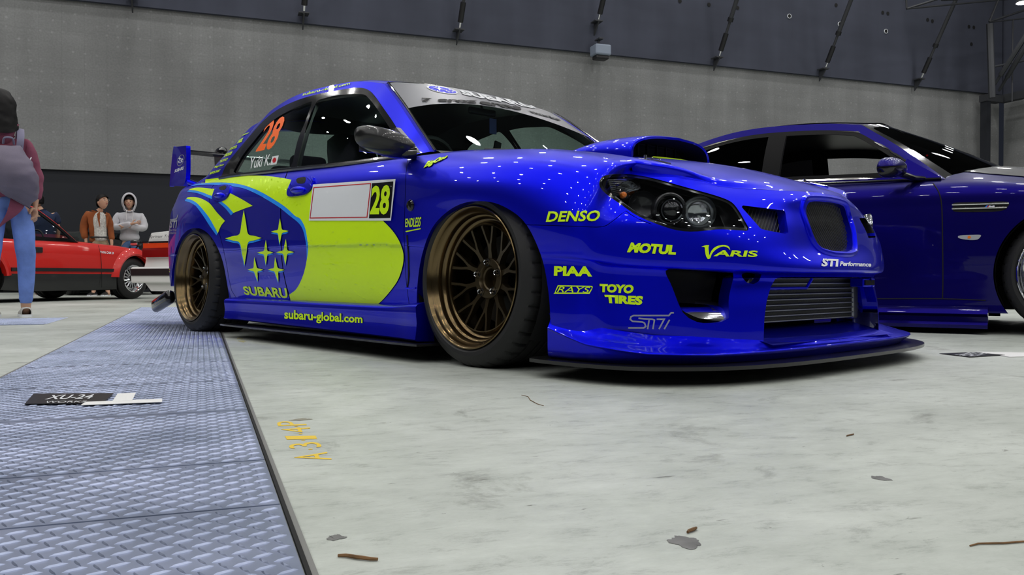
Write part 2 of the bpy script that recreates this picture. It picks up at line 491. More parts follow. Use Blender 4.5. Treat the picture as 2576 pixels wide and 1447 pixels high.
def wall_panel(name, col, seam=True):
    """grey woven acoustic panel: upright seams, faint rows of dots, cloudy tone"""
    m, N, L, b = new_mat(name)
    tc = N.new('ShaderNodeTexCoord'); sp = N.new('ShaderNodeSeparateXYZ'); L.new(tc.outputs['Object'], sp.inputs[0])
    cb = N.new('ShaderNodeCombineXYZ'); ad = N.new('ShaderNodeMath'); ad.operation = 'ADD'
    L.new(sp.outputs[0], ad.inputs[0]); L.new(sp.outputs[1], ad.inputs[1]); L.new(ad.outputs[0], cb.inputs[0]); L.new(sp.outputs[2], cb.inputs[1])
    n1 = N.new('ShaderNodeTexNoise'); n1.inputs['Scale'].default_value = 0.55; n1.inputs['Detail'].default_value = 6; L.new(cb.outputs[0], n1.inputs['Vector'])
    mp = N.new('ShaderNodeMapping'); mp.inputs['Scale'].default_value = (1.6, 0.12, 1); L.new(cb.outputs[0], mp.inputs[0])
    n2 = N.new('ShaderNodeTexNoise'); n2.inputs['Scale'].default_value = 1.0; n2.inputs['Detail'].default_value = 5; L.new(mp.outputs[0], n2.inputs['Vector'])
    mp3 = N.new('ShaderNodeMapping'); mp3.inputs['Scale'].default_value = (0.5, 3, 1); L.new(cb.outputs[0], mp3.inputs[0])
    n3 = N.new('ShaderNodeTexNoise'); n3.inputs['Scale'].default_value = 1.0; n3.inputs['Detail'].default_value = 5; L.new(mp3.outputs[0], n3.inputs['Vector'])
    def rmp(src, lo, hi, a=0.35, bb=0.65):
        r = N.new('ShaderNodeMapRange'); r.inputs['From Min'].default_value = a; r.inputs['From Max'].default_value = bb
        r.inputs['To Min'].default_value = lo; r.inputs['To Max'].default_value = hi; L.new(src, r.inputs[0]); return r.outputs[0]
    def mul(a, c):
        x = N.new('ShaderNodeMath'); x.operation = 'MULTIPLY'; L.new(a, x.inputs[0]); L.new(c, x.inputs[1]); return x.outputs[0]
    f = mul(mul(rmp(n1.outputs['Fac'], 0.90, 1.08), rmp(n2.outputs['Fac'], 0.92, 1.07)), rmp(n3.outputs['Fac'], 0.95, 1.04))
    if seam:
        br = N.new('ShaderNodeTexBrick'); br.offset = 0; br.inputs['Scale'].default_value = 1; br.inputs['Brick Width'].default_value = 0.41; br.inputs['Row Height'].default_value = 0.75
        br.inputs['Mortar Size'].default_value = 0.008; br.inputs['Mortar Smooth'].default_value = 0.6
        br.inputs['Color1'].default_value = (1, 1, 1, 1); br.inputs['Color2'].default_value = (0.96, 0.96, 0.96, 1); br.inputs['Mortar'].default_value = (0.90, 0.90, 0.90, 1)
        L.new(cb.outputs[0], br.inputs['Vector']); f = mul(f, br.outputs['Color'])
        vo = N.new('ShaderNodeTexVoronoi'); vo.inputs['Scale'].default_value = 5.0; vo.inputs['Randomness'].default_value = 0.25; L.new(cb.outputs[0], vo.inputs['Vector'])
        f = mul(f, rmp(vo.outputs['Distance'], 1.28, 1.0, 0.06, 0.16))
        mp4 = N.new('ShaderNodeTexNoise'); mp4.inputs['Scale'].default_value = 28; mp4.inputs['Detail'].default_value = 3; L.new(cb.outputs[0], mp4.inputs['Vector'])
        f = mul(f, rmp(mp4.outputs['Fac'], 0.93, 1.07))
    x = N.new('ShaderNodeMixRGB'); x.blend_type = 'MULTIPLY'; x.inputs[0].default_value = 1; x.inputs[1].default_value = (*col, 1); L.new(f, x.inputs[2])
    L.new(x.outputs[0], b.inputs['Base Color']); b.inputs['Roughness'].default_value = 0.85; b.inputs['Specular IOR Level'].default_value = 0.15
    return m
MT['floor'] = concrete()
MT['wallg'] = wall_panel('grey_acoustic_panel', (0.212, 0.216, 0.216))
MT['walld'] = wall_panel('dark_blue_grey_wall', (0.058, 0.063, 0.086), False)
MT['wallb'] = mat('near_black_partition', (0.0135, 0.0155, 0.021), 0.75)
MT['steel'] = mat('dark_painted_steel', (0.035, 0.037, 0.042), 0.55)
MT['ceil'] = mat('black_roof_deck', (0.02, 0.021, 0.024), 0.8)
XL, XR, YN = -18.0, 22.9, -16.0
def quad(name, pts, m, kind='structure'):
    o = mesh_obj(name, pts, [tuple(range(len(pts)))], m, smooth=False); o['kind'] = kind; return o
# floor slab with a little thickness
fl = PB().box(((XL + 30) / 2, (YN + WALL_Y) / 2, -0.1), (30 - XL, WALL_Y + 0.4 - YN, 0.2)).obj('floor', MT['floor']); fl['kind'] = 'structure'
ZB, ZT = 2.47, 5.87
o = PB().box(((XL + XR) / 2, WALL_Y + 0.1, (ZB + ZT) / 2), (XR - XL, 0.2, ZT - ZB)).obj('wall_back', MT['wallg']); o['kind'] = 'structure'
o = PB().box(((XL + XR) / 2, WALL_Y + 0.16, ZB / 2), (XR - XL, 0.2, ZB)).obj('wall_back_lower', MT['wallb']); o['kind'] = 'structure'
wu = PB().box(((XL + XR) / 2, WALL_Y + 0.05, (ZT + CEIL_Z) / 2), (XR - XL, 0.3, CEIL_Z - ZT)).obj('wall_back_upper', MT['walld']); wu['kind'] = 'structure'
o = PB().box((XR + 0.3, (YN + WALL_Y) / 2, (ZB + ZT) / 2), (0.2, WALL_Y - YN, ZT - ZB)).obj('wall_right', MT['wallg']); o['kind'] = 'structure'
o = PB().box((XR + 0.36, (YN + WALL_Y) / 2, ZB / 2), (0.2, WALL_Y - YN, ZB)).obj('wall_right_lower', MT['wallb']); o['kind'] = 'structure'
o = PB().box((XR + 0.25, (YN + WALL_Y) / 2, (ZT + CEIL_Z) / 2), (0.3, WALL_Y - YN, CEIL_Z - ZT)).obj('wall_right_upper', MT['walld']); o['kind'] = 'structure'
o = PB().box((XL - 0.1, (YN + WALL_Y) / 2, CEIL_Z / 2), (0.2, WALL_Y - YN, CEIL_Z)).obj('wall_left', MT['wallb']); o['kind'] = 'structure'
o = PB().box(((XL + 30) / 2, YN - 0.1, CEIL_Z / 2), (30 - XL, 0.2, CEIL_Z)).obj('wall_front', MT['wallb']); o['kind'] = 'structure'
o = PB().box(((XL + 30) / 2, (YN + WALL_Y) / 2, CEIL_Z + 0.1), (30 - XL, WALL_Y + 0.4 - YN, 0.2)).obj('ceiling', MT['ceil']); o['kind'] = 'structure'
# --- ceiling lamps on a grid of the roof's bays
MT['lamp'] = mat('lamp_diffuser', (1.0, 0.99, 0.97), 0.5, emit=LAMP_STRENGTH)
lamp = empty('high_bay_lamp', Matrix.Identity(4))
hb = PB().lathe([(0.0, 0.42), (0.07, 0.42), (0.10, 0.36), (0.12, 0.20), (LAMP_R + 0.02, 0.0), (LAMP_R + 0.02, -0.01)], axis='z', n=16).cyl((0, 0, 0.4), (0, 0, 0.75), 0.012, 6).obj('housing', MT['steel'], lamp)
PB().lathe([(LAMP_R, 0.0), (LAMP_R * 0.6, -0.015), (0.0001, -0.02)], axis='z', n=10).obj('diffuser', MT['lamp'], lamp, smooth=True, angle=None)
first = True; k = 0
for iy in range(10):
    for ix in range(11):
        X = -14.6 + 3.45 * ix; Y = -14.0 + 3.45 * iy
        if X > XR - 0.6: continue
        l = lamp if first else copy_tree(lamp); first = False
        l.location = (X, Y, CEIL_Z - 0.75)
        tag(l, 'round high bay lamp hanging from the black roof', 'ceiling lamp', 'high bay lamps over the hall')
# --- slanting rods along the foot of the dark upper wall
def bar(pb, a, b, r, n=10): return pb.tube([a, b], r, n)
rodX = [-1.29, 2.11, 5.61, 9.16, 12.63, 16.04, 19.45]
ry, rz = -2.85, 4.6       # a rod leans out of the wall towards the hall while it climbs
place = ['leftmost', 'second from the left, above the blue sedan', 'third from the left', 'ending at the small grey box', 'first to the right of the grey box', 'above the roof of the dark blue car', 'rightmost before the hall corner']
for X, wd in zip(rodX, place):
    t = empty('tie_rod', Matrix.Translation((X, WALL_Y - 0.12, ZT + (0.62 if abs(X - 9.16) < .1 else 0.05))))
    d = np.array([0, ry, rz]); d = d / np.linalg.norm(d); a = np.array([0, -0.22, 0.12])
    PB().tube([a + d * 0.95, a + d * 7.2 * 0.98 if False else a + d * 6.2], 0.055, 12).tube([a + d * 0.55, a + d * 0.98], 0.035, 10).obj('rod', MT['steel'], t, True)
    PB().tube([a + d * 0.15, a + d * 0.6], 0.065, 12).tube([a + d * 0.9, a + d * 1.0], 0.075, 12).obj('turnbuckle', MT['satin'], t, True)
    PB().cyl(a - d * 0.03, a + d * 0.16, 0.028, 8).obj('pin', MT['chrome'], t, True)
    PB().prism([(0.02, -0.20), (0.0, 0.14), (-0.26, 0.11), (-0.26, 0.08)], -0.015, 0.015, 'x').box((0, -0.14, 0.10), (0.22, 0.26, 0.025)).obj('bracket', MT['steel'], t)
    tag(t, 'dark slanting tie rod on the upper wall, ' + wd, 'tie rod', 'tie rods along the upper wall')
# --- grey wall box under the fourth rod
t = empty('wall_box', Matrix.Translation((9.18, WALL_Y - 0.42, 5.84)), 'small grey box fixed under a tie rod on the back wall', 'wall box')
MT['boxg'] = mat('grey_enamel', (0.22, 0.26, 0.33), 0.45)
PB().rbox((0, 0, 0), (0.42, 0.36, 0.26), 0.04).obj('housing', MT['boxg'], t)
PB().rbox((0, 0.0, -0.17), (0.34, 0.26, 0.10), 0.03).obj('underside', MT['satin'], t)
PB().box((0, 0.1, 0.20), (0.05, 0.05, 0.22)).box((0, 0.08, 0.3), (0.12, 0.26, 0.03)).obj('bracket', MT['steel'], t)
# --- round holes of the upper wall (parts of the wall)
def wall_pt(px, py, Y=WALL_Y - 0.1):
    r = pix_ray(px, py); t = Y / r.y; return CAMP + r * t
for px, py, ring in [(1855, 20, 0), (1985, 41, 1), (2112, 61, 1), (2228, 79, 1), (2103, 13, 0), (2220, 32, 0), (2233, 34, 0), (2333, 50, 0), (2345, 53, 0), (2437, 67, 0), (2449, 69, 0), (2443, 111, 0), (1783, 12, 0), (2537, 83, 0), (1710, 3, 0)]:
    p = wall_pt(px, py); hr = 0.052
    h = PB().lathe([(hr, -0.012), (0.0001, -0.012)], (p.x, WALL_Y - 0.10, p.z), n=20).obj('wall_hole', MT['dark'], wu)
    if ring: PB().lathe([(hr, -0.002), (hr, -0.022), (hr * 1.22, -0.022), (hr * 1.22, 0.0)], (p.x, WALL_Y - 0.10, p.z), n=24).obj('hole_rim', MT['vwhite'], wu)
# --- corner: post, beam, truss and lamp at the right edge
def wp(px, py, Y):
    r = pix_ray(px, py); t = Y / r.y; q = CAMP + r * t; return (q.x, q.y, q.z)
t = empty('corner_post', Matrix.Translation((22.15, 18.6, 0)), 'dark steel post with a beam at the far right corner of the hall', 'post')
a = wp(2479, 300, 18.6)
PB().box((a[0] - 22.15, 0, 2.85), (0.16, 0.22, 5.7)).obj('post', MT['wallb'], t)
PB().box((a[0] - 22.15 + 0.22, 0.1, 2.8), (0.05, 0.1, 5.6)).obj('pipe', MT['steel'], t)
PB().box((a[0] - 22.15 + 0.22, 0, 5.62), (0.66, 0.26, 0.20)).box((0.48, -3.5, 5.66), (0.22, 7.2, 0.22)).obj('beam', MT['steel'], t)
t = empty('corner_truss', Matrix.Translation((22.3, 17.2, 6.2)), 'dark lattice truss in the upper right corner of the hall', 'truss')
pb = PB(); Yt = 17.2; off = np.array([22.3, 17.2, 6.2])
for (x0, y0, x1, y1, r) in [(2490, 60, 2496, 246, .09), (2278, -30, 2281, 21, .025), (2281, 22, 2576, -6, .025), (2281, 22, 2370, -6, .03), (2511, 0, 2489, 55, .03), (2489, 55, 2600, 18, .03), (2489, 56, 2600, 44, .02), (2548, 50, 2546, 256, .02), (2499, 168, 2600, 148, .03), (2370, -2, 2600, -14, .05)]:
    A = np.array(wp(x0, y0, Yt)) - off; B = np.array(wp(x1, y1, Yt)) - off; pb.tube([A, B], r, 8)
pb.obj('lattice', MT['steel'], t)
for (x0, y0, x1, y1) in [(2492, 228, 2600, 60), (2513, 228, 2600, 84)]:
    A = np.array(wp(x0, y0, 17.6)) - off; B = np.array(wp(x1, y1, 16.0)) - off; M_ = A + (B - A) * .25
    PB().tube([A, M_], .04, 8).tube([M_, B], .065, 8).obj('rod', MT['steel'], t)
l = copy_tree(lamp); l.location = wp(2577, 6, 15.5); tag(l, 'lit lamp glaring in the top right corner beside the truss', 'ceiling lamp')
# --- tread plates over the floor channel
def steel_plate():
    m, N, L, b = new_mat('galvanised_tread_plate')
    tc = N.new('ShaderNodeTexCoord'); n = N.new('ShaderNodeTexNoise'); n.inputs['Scale'].default_value = 5; n.inputs['Detail'].default_value = 6
    L.new(tc.outputs['Object'], n.inputs['Vector'])
    r = N.new('ShaderNodeValToRGB'); r.color_ramp.elements[0].color = (0.25, 0.29, 0.40, 1); r.color_ramp.elements[1].color = (0.44, 0.49, 0.66, 1)
    r.color_ramp.elements[0].position = 0.3; r.color_ramp.elements[1].position = 0.7
    L.new(n.outputs['Fac'], r.inputs[0]); L.new(r.outputs[0], b.inputs['Base Color'])
    b.inputs['Metallic'].default_value = 0.75; b.inputs['Roughness'].default_value = 0.36
    return m
MT['tread'] = steel_plate()
SX0, SX1 = -0.566, 0.10
def tread_mesh(x0, x1, y0, y1, name, parent=None, h=0.0019, p=0.0205):
    V, F = [], []
    g = 0.003; z0 = 0.004
    V += [(x0 + g, y0 + g, z0), (x1 - g, y0 + g, z0), (x1 - g, y1 - g, z0), (x0 + g, y1 - g, z0), (x0 + g, y0 + g, 0), (x1 - g, y0 + g, 0), (x1 - g, y1 - g, 0), (x0 + g, y1 - g, 0)]
    F += [(0, 1, 2, 3), (0, 4, 5, 1), (1, 5, 6, 2), (2, 6, 7, 3), (3, 7, 4, 0)]
    L_, W = 0.0125, 0.0018
    ix0, ix1 = int(math.ceil((x0 + 0.012) / p)), int((x1 - 0.012) / p)
    iy0, iy1 = int(math.ceil((y0 + 0.012) / p)), int((y1 - 0.012) / p)
    for i in range(ix0, ix1 + 1):
        for j in range(iy0, iy1 + 1):
            an = math.radians(28 if (i + j) % 2 else -62 + 90 - 0) if False else math.radians(22 if (i + j) % 2 else -66)
            c, s = math.cos(an), math.sin(an); X, Y = i * p, j * p; k = len(V)
            ring = [(-1, 0), (-0.5, -0.8), (0, -1), (0.5, -0.8), (1, 0), (0.5, 0.8), (0, 1), (-0.5, 0.8)]
            for a, b_ in ring: V.append((X + a * L_ * c - b_ * W * s, Y + a * L_ * s + b_ * W * c, z0))
            for a in (-0.55, 0.55): V.append((X + a * L_ * c, Y + a * L_ * s, z0 + h))
            F += [(k, k + 1, k + 8), (k + 1, k + 2, k + 8), (k + 2, k + 9, k + 8), (k + 2, k + 3, k + 9), (k + 3, k + 4, k + 9), (k + 4, k + 5, k + 9), (k + 5, k + 6, k + 9), (k + 6, k + 8, k + 9), (k + 6, k + 7, k + 8), (k + 7, k, k + 8)]
    return mesh_obj(name, V, F, MT['tread'], parent, smooth=False)
ys = [0.28, 0.86, 1.15, 1.44, 2.0, 2.58, 3.18, 3.80, 4.40, 5.0, 5.6, 6.2, 6.8, 7.4, 8.0, 8.6, 9.2]
where = ['nearest the camera', 'second nearest the camera', 'third nearest the camera', 'fourth nearest the camera', 'in front of the one carrying the black card', 'carrying the black card', 'just beyond the black card', 'beside the rear wheel of the blue sedan', 'touching the rear wheel of the blue sedan', 'behind the rear wheel']
for k, (a, b_) in enumerate(zip(ys[:-1], ys[1:])):
    o = tread_mesh(SX0, SX1, a, b_, 'floor_cover_plate')
    tag(o, 'galvanised tread plate in the floor channel, ' + (where[k] if k < len(where) else 'in the far part behind the blue sedan'), 'floor plate', 'tread plates over the floor channel' if k < len(where) else 'far tread plates behind the blue sedan')
o = PB().box((SX0 - 0.004, 4.6, 0.0012), (0.007, 9.4, 0.0035)).box((SX1 + 0.0065, 4.6, 0.0012), (0.009, 9.4, 0.0035)).obj('trim_1', mat('channel_edge_steel', (0.22, 0.22, 0.21), 0.5, 0.4)); o['kind'] = 'structure'
o = PB().box((SX1 + 0.0015, 4.6, 0.0025), (0.005, 9.4, 0.005)).obj('trim_2', MT['dark']); o['kind'] = 'structure'
fa, fb = on_floor(-60, 826), on_floor(158, 803)
o = tread_mesh(-3.4, fb.x, on_floor(60, 818).y, fb.y + 0.15, 'floor_cover_plate'); tag(o, 'tread plate under the white sneakers of the woman at left', 'floor plate')
# --- display cards lying on the floor
def card(name, quads, texts, label):
    t = empty(name, Matrix.Translation(on_floor(*quads[0][1][0])))
    base = Vector(t.location)
    for k, (nm, q, m, z) in enumerate(quads):
        P = [on_floor(x, y, z) - base for x, y in q]
        V = [(p.x, p.y, z - 0.0012 + dz) for dz in (0, 0.0012) for p in P]
        mesh_obj(nm, V, [(3, 2, 1, 0), (4, 5, 6, 7), (0, 1, 5, 4), (1, 2, 6, 5), (2, 3, 7, 6), (3, 0, 4, 7)], m, t, False)
    for body, q, z, bold in texts:
        bm = quad_map(text_bm(body, bold), q)
        for v in bm.verts:
            p = on_floor(v.co.x, v.co.y, z + 0.0012) - base; v.co = (p.x, p.y, z + 0.0012)
        bm_obj('lettering', bm, MT['vwhite'], t)
    return tag(t, label, 'display card')
MT['paper'] = mat('white_paper', (0.75, 0.75, 0.74), 0.6); MT['cardk'] = mat('black_card', (0.012, 0.012, 0.012), 0.35)
card('display_card', [('black_card', [(62, 1016), (258, 1014), (286, 989), (85, 990)], MT['cardk'], 0.0085), ('white_slip', [(283, 1009), (332, 1008), (342, 988), (296, 990)], MT['paper'], 0.0095), ('white_slip', [(203, 1019), (408, 1011), (408, 1003), (215, 1011)], MT['paper'], 0.0088)],
     [('XU-24', [(112, 1005), (228, 1003), (240, 992), (130, 994)], 0.0085, 0.02), ('WORKS', [(110, 1014), (215, 1012), (220, 1008), (118, 1009)], 0.0085, 0.0)], 'black and white display card lying on the tread plates at left')
card('display_card', [('black_card', [(2363, 889), (2440, 898), (2528, 893), (2450, 886)], MT['cardk'], 0.003), ('white_slip', [(2455, 885), (2540, 898), (2700, 893), (2580, 887)], MT['paper'], 0.002)],
     [('XU-21', [(2400, 893), (2450, 897), (2485, 889), (2440, 886)], 0.003, 0.02)], 'black and white display card on the concrete in front of the dark blue car')
# --- yellow stencil on the slab
MT['stencil'] = mat('worn_yellow_paint', (0.72, 0.50, 0.04), 0.6)
t = empty('floor_marking', Matrix.Translation(on_floor(790, 1150)), 'worn yellow stencilled letters on the concrete beside the tread plates', 'floor marking')
b0 = Vector(t.location)
for body, q in [('A', [(832, 1158), (740, 1157), (737, 1147), (815, 1137)] and [(835, 1157), (822, 1138), (738, 1147), (742, 1157)]), ('3', [(812, 1125), (800, 1111), (724, 1119), (730, 1130)]), ('1', [(798, 1105), (794, 1097), (716, 1098), (722, 1107)]), ('4', [(785, 1087), (778, 1074), (706, 1079), (712, 1090)]), ('P', [(772, 1070), (764, 1058), (694, 1062), (700, 1073)])]:
    bm = quad_map(text_bm(body, 0.0), q)
    for v in bm.verts:
        p = on_floor(v.co.x, v.co.y) - b0; v.co = (p.x, p.y, 0.0006)
    o = bm_obj('stencil_letter', bm, MT['stencil'], t)
MT['oldyel'] = mat('faded_yellow_mark', (0.45, 0.42, 0.20), 0.7)
for dx, dy in [(781, 1131), (763, 1108), (756, 1092), (745, 1073)]:
    p = on_floor(dx, dy) - b0; PB().lathe([(.004, .0006), (.0001, .0006)], (p.x, p.y, 0), 'z', 10).obj('stencil_dot', MT['stencil'], t)
t2 = empty('floor_marking', Matrix.Translation(on_floor(612, 857)), 'faded yellow mark on the concrete behind the rear wheel', 'floor marking')
b0 = Vector(t2.location)
bm = quad_map(text_bm('41-P', 0.02), [(622, 862), (608, 849), (596, 850), (600, 862)])
for v in bm.verts:
    p = on_floor(v.co.x, v.co.y) - b0; v.co = (p.x, p.y, 0.0006)
bm_obj('paint_mark', bm, MT['oldyel'], t2)
MT['stain'] = mat('dark_floor_stain', (.13, .13, .125), .6, var=(30, .3)); MT['stain2'] = mat('brown_floor_stain', (.22, .21, .16), .65, var=(30, .25))
for px_, py_, rx_, ry_, mm_, lb_ in [(1722, 1365, .022, .030, 'stain', 'dark damp stain on the concrete beside the short brown twig'), (845, 1353, .014, .014, 'stain', 'small dark stain above the brown twig near the tread plates'), (757, 1056, .030, .016, 'stain2', 'olive brown stain at the top of the yellow stencil'), (2217, 1204, .014, .022, 'stain', 'small grey stain on the concrete at far right')]:
    c = on_floor(px_, py_); rr_ = random.Random(px_)
    ring = [(c.x + (rx_ * .75 * math.cos(a) * (1 + .22 * math.sin(3 * a + px_) + .12 * rr_.uniform(-1, 1))), c.y + .75 * ry_ * math.sin(a) * (1 + .2 * math.cos(4 * a + py_) + .12 * rr_.uniform(-1, 1)), .0005) for a in np.linspace(0, 2 * math.pi, 36, endpoint=False)]
    o = mesh_obj('floor_stain', ring, [tuple(range(36))], MT[mm_], smooth=False); tag(o, lb_, 'stain')
# --- twigs and leaf bits
MT['twig'] = mat('dry_twig', (0.16, 0.085, 0.035), 0.8, var=(60, 0.4))
def twig(x0, y0, x1, y1, r, label):
    a, b_ = on_floor(x0, y0), on_floor(x1, y1); c = (a + b_) / 2
    pts = []
    for k in range(7):
        u = k / 6; p = a.lerp(b_, u) - c; d = (b_ - a).normalized()
        w = 0.05 * (b_ - a).length * math.sin(u * 7) * (1 if k % 2 else 0.4); pts.append((p.x - d.y * w, p.y + d.x * w, r * (1.0 + 0.3 * math.sin(u * 3))))
    o = PB().tube(pts, [r * (0.5 + 0.5 * math.sin(math.pi * (0.15 + 0.7 * k / 6))) for k in range(7)], 6).obj('twig', MT['twig'], None, True)
    o.location = c; tag(o, label, 'twig')
twig(850, 1403, 950, 1413, 0.0022, 'brown twig on the concrete near the bottom edge beside the tread plates')
twig(1730, 1344, 1752, 1333, 0.0022, 'short brown twig on the concrete at bottom right of centre')
twig(2440, 1376, 2600, 1362, 0.0012, 'long thin straw on the concrete at the bottom right edge')
twig(2130, 1099, 2148, 1094, 0.0014, 'tiny twig on the concrete far right, below the front splitter')
twig(1312, 995, 1365, 1022, 0.0009, 'hair-thin fibre on the concrete below the front wheel')
# ================================================================== the blue rally-liveried sedan
MS = frame(0.50508, 3.41610, 41.5)
ES = Eye(MS)
# --- stations of the lower body, tail centre -> right side -> nose centre; each level (x, half width, z)
ST_X = [-2.95, -2.75, -2.47, -2.2, -1.9, -1.4, -0.95, -0.5, -0.25, 0.0, 0.2, 0.38, 0.5]
#        lvl :   L0 .. L9 ; side half widths and heights at the stations of ST_X
WID = [[.80, .80, .80, .815, .83, .835, .835, .835, .84, .855, .862, .862, .832],     # L0
       [.82, .835, .84, .84, .85, .855, .855, .852, .855, .862, .866, .865, .836],    # L1
       [.825, .855, .872, .860, .862, .865, .865, .860, .862, .868, .868, .858, .826], # L2
       [.828, .862, .882, .868, .872, .873, .872, .868, .868, .875, .878, .868, .838], # L3
       [.828, .868, .892, .876, .868, .868, .867, .866, .874, .888, .888, .876, .842], # L4
       [.822, .866, .894, .872, .862, .862, .861, .862, .878, .893, .890, .868, .828], # L5
       [.808, .842, .868, .860, .854, .853, .852, .856, .868, .876, .872, .845, .797], # L6
       [.785, .808, .824, .832, .836, .835, .834, .836, .838, .838, .830, .803, .755], # L7
       [.752, .768, .782, .792, .800, .802, .803, .798, .775, .752, .738, .715, .690], # L8
       [.700, .708, .718, .735, .752, .766, .768, .762, .712, .680, .664, .640, .600]] # L9
ZZ = [[.20, .20, .19, .19, .19, .19, .185, .18, .15, .10, .10, .10, .10],
      [.30, .30, .30, .30, .30, .30, .30, .29, .26, .22, .20, .20, .20],
      [.42, .42, .425, .428, .43, .432, .43, .42, .40, .37, .355, .345, .338],
      [.45, .45, .45, .452, .452, .450, .445, .435, .42, .40, .385, .382, .370],
      [.54, .54, .54, .54, .54, .54, .535, .53, .53, .53, .50, .465, .445],
      [.62, .62, .62, .62, .62, .62, .615, .61, .605, .60, .575, .535, .51],
      [.70, .70, .70, .70, .695, .69, .685, .68, .665, .655, .635, .605, .572],
      [.765, .765, .765, .765, .755, .745, .735, .725, .712, .70, .685, .655, .618],
      [.835, .83, .822, .812, .80, .785, .772, .764, .758, .744, .724, .690, .652],
      [.868, .866, .860, .852, .835, .810, .788, .774, .776, .756, .736, .702, .668]]
# nose outline of the bumper's bulge (half width, x), then per level: height and set-back
NOSE = [(.74, .555), (.62, .69), (.47, .795), (.30, .862), (.15, .892), (0.0, .90)]
NZ = [[.10] * 6, [.20] * 6, [.325, .315, .305, .30, .30, .30], [.352, .340, .332, .33, .33, .33], [.43, .415, .405, .40, .40, .40],
      [.490, .475, .465, .465, .465, .465], [.545, .53, .515, .515, .515, .515], [.585, .565, .545, .545, .55, .55], [.616, .594, .568, .564, .568, .572], [.642, .620, .588, .582, .584, .588]]
NB = [-.015, -.02, -.035, 0, -.006, -.026, -.052, -.072, -.088, -.105]
# tail: half width, x per level
TAIL = [(0.0, -3.30), (.45, -3.27), (.66, -3.19), (.77, -3.08)]
TB = [.03, .0, -.02, -.03, -.02, 0.0, .02, .045, .075, .12]
TZ = [.20, .30, .42, .45, .54, .62, .70, .77, .84, .875]
rows = []
for l in range(10):
    r = [(x - 0 + TB[l], w * (1 - .10 * max(0, (l - 6)) / 3), TZ[l]) for w, x in TAIL]
    r += [(x, w, z) for x, w, z in zip(ST_X, WID[l], ZZ[l])]
    for k, (w, x) in enumerate(NOSE):
        sh = NB[l]; wf = 1 - (0.05 * (l - 5) if l > 5 else 0) * (w / .74)
        cw = [0, 0, 0, 0, -.032, -.030, -.020, -.004, .002, .006][l] * (1 if w < .2 else .45 if w < .35 else 0)
        r.append((x + sh * (1.0 if w < .6 else .7) + cw, w * wf, NZ[l][k]))
    rows.append(r)
T = np.array(rows)                    # level, station, xyz
T[:, :, 1] *= -1
T = cr_axis(T, 7)                     # dense in height
T = np.swapaxes(cr_axis(np.swapaxes(T, 0, 1), 9), 0, 1)
nl, ns = T.shape[:2]
# crease on the doors (a small step under the moulding line) is in the widths; L9 = last row
SIDE = grid(T)
L9 = T[-1]                            # upper border line, tail centre -> nose centre
i_cowl = (4 + 7) * 9; i_front = (4 + 12 + 1) * 9   # x=-.5 station ; half width .74 station of the nose
# --- bonnet: four sided patch
xc, zc = [-.46, -.25, 0, .25, .45, .60, .71, .777], [.822, .806, .782, .746, .706, .660, .620, .588]
edge = L9[i_cowl:i_front + 1]
nE = 60
side_e = resample(edge, nE)
cen = cr(np.array([(x, 0, z) for x, z in zip(xc, zc)]), 8); cen[-1] = L9[-1]; cen = resample(cen, nE)
front_e = resample(L9[i_front:], 40)
cowl = cr(np.array([tuple(edge[0]), (-.49, -.55, .787), (-.475, -.35, .806), (-.465, -.15, .820), (-.46, 0, .822)]), 10); cowl = resample(cowl, 40)
H = coons(side_e, cen, cowl, front_e)
# power bulge lines of the bonnet
for i in range(H.shape[0]):
    for j in range(H.shape[1]):
        x, y, z = H[i, j]; t = j / (H.shape[1] - 1)
        b = 0.006 * (1 / (1 + math.exp((abs(y) - .34) / .03)))
        H[i, j, 2] += b * min(1, max(0, (x + .5) / .3)) * max(0, min(1, (0.8 - x) / .35)) * min(1, 4 * t)
HOOD = grid(H, True)
# --- glasshouse border lines
Apil = cr(np.array([(-.505, -.662, .806), (-.66, -.628, .925), (-.83, -.588, 1.052), (-.96, -.560, 1.143), (-1.03, -.540, 1.186)]), 8)
head = cr(np.array([(-1.03, -.540, 1.186), (-1.06, -.46, 1.211), (-1.075, -.30, 1.231), (-1.085, -.14, 1.242), (-1.088, 0, 1.245)]), 8)
base = cr(np.array([(-.505, -.662, .806), (-.47, -.50, .808), (-.445, -.30, .815), (-.435, -.12, .820), (-.43, 0, .822)]), 8)
wsc = cr(np.array([(-.43, 0, .822), (-.62, 0, .952), (-.85, 0, 1.104), (-1.0, 0, 1.197), (-1.088, 0, 1.245)]), 8)
def S_(px, py, y): p = ES.y(px, py, y); return (p.x, p.y, p.z)
rail = cr(np.array([(-1.03, -.540, 1.186), S_(896, 205, -.556), S_(815, 219, -.562), S_(760, 234.5, -.566), S_(720, 253, -.568), S_(680, 280, -.572), S_(652, 307, -.582), S_(626, 324, -.594), S_(577, 377.5, -.635), S_(546, 411, -.662), S_(526, 437, -.688)]), 6)
RB = rail[6 * 5]                       # roof / rear screen corner
roofc = cr(np.array([(-1.088, 0, 1.245), (-1.30, 0, 1.282), (-1.60, 0, 1.30), (-1.90, 0, 1.288), (-2.12, 0, 1.252)]), 8)
rh = cr(np.array([tuple(RB), (RB[0] - .05, -.45, RB[2] + .028), (RB[0] - .10, -.25, RB[2] + .052), (-2.12, 0, 1.252)]), 8)
n1 = 44
ROOF = grid(coons(resample(rail[:31], n1), resample(roofc, n1), resample(head, 24), resample(rh, 24)), True)
WSG = coons(resample(Apil, 40), resample(wsc, 40), resample(base, 36), resample(head, 36))
WSG = WSG + 0  # windscreen patch, bottom -> top ; side -> centre
tl9 = T[-1][0:9 * 9 + 1]
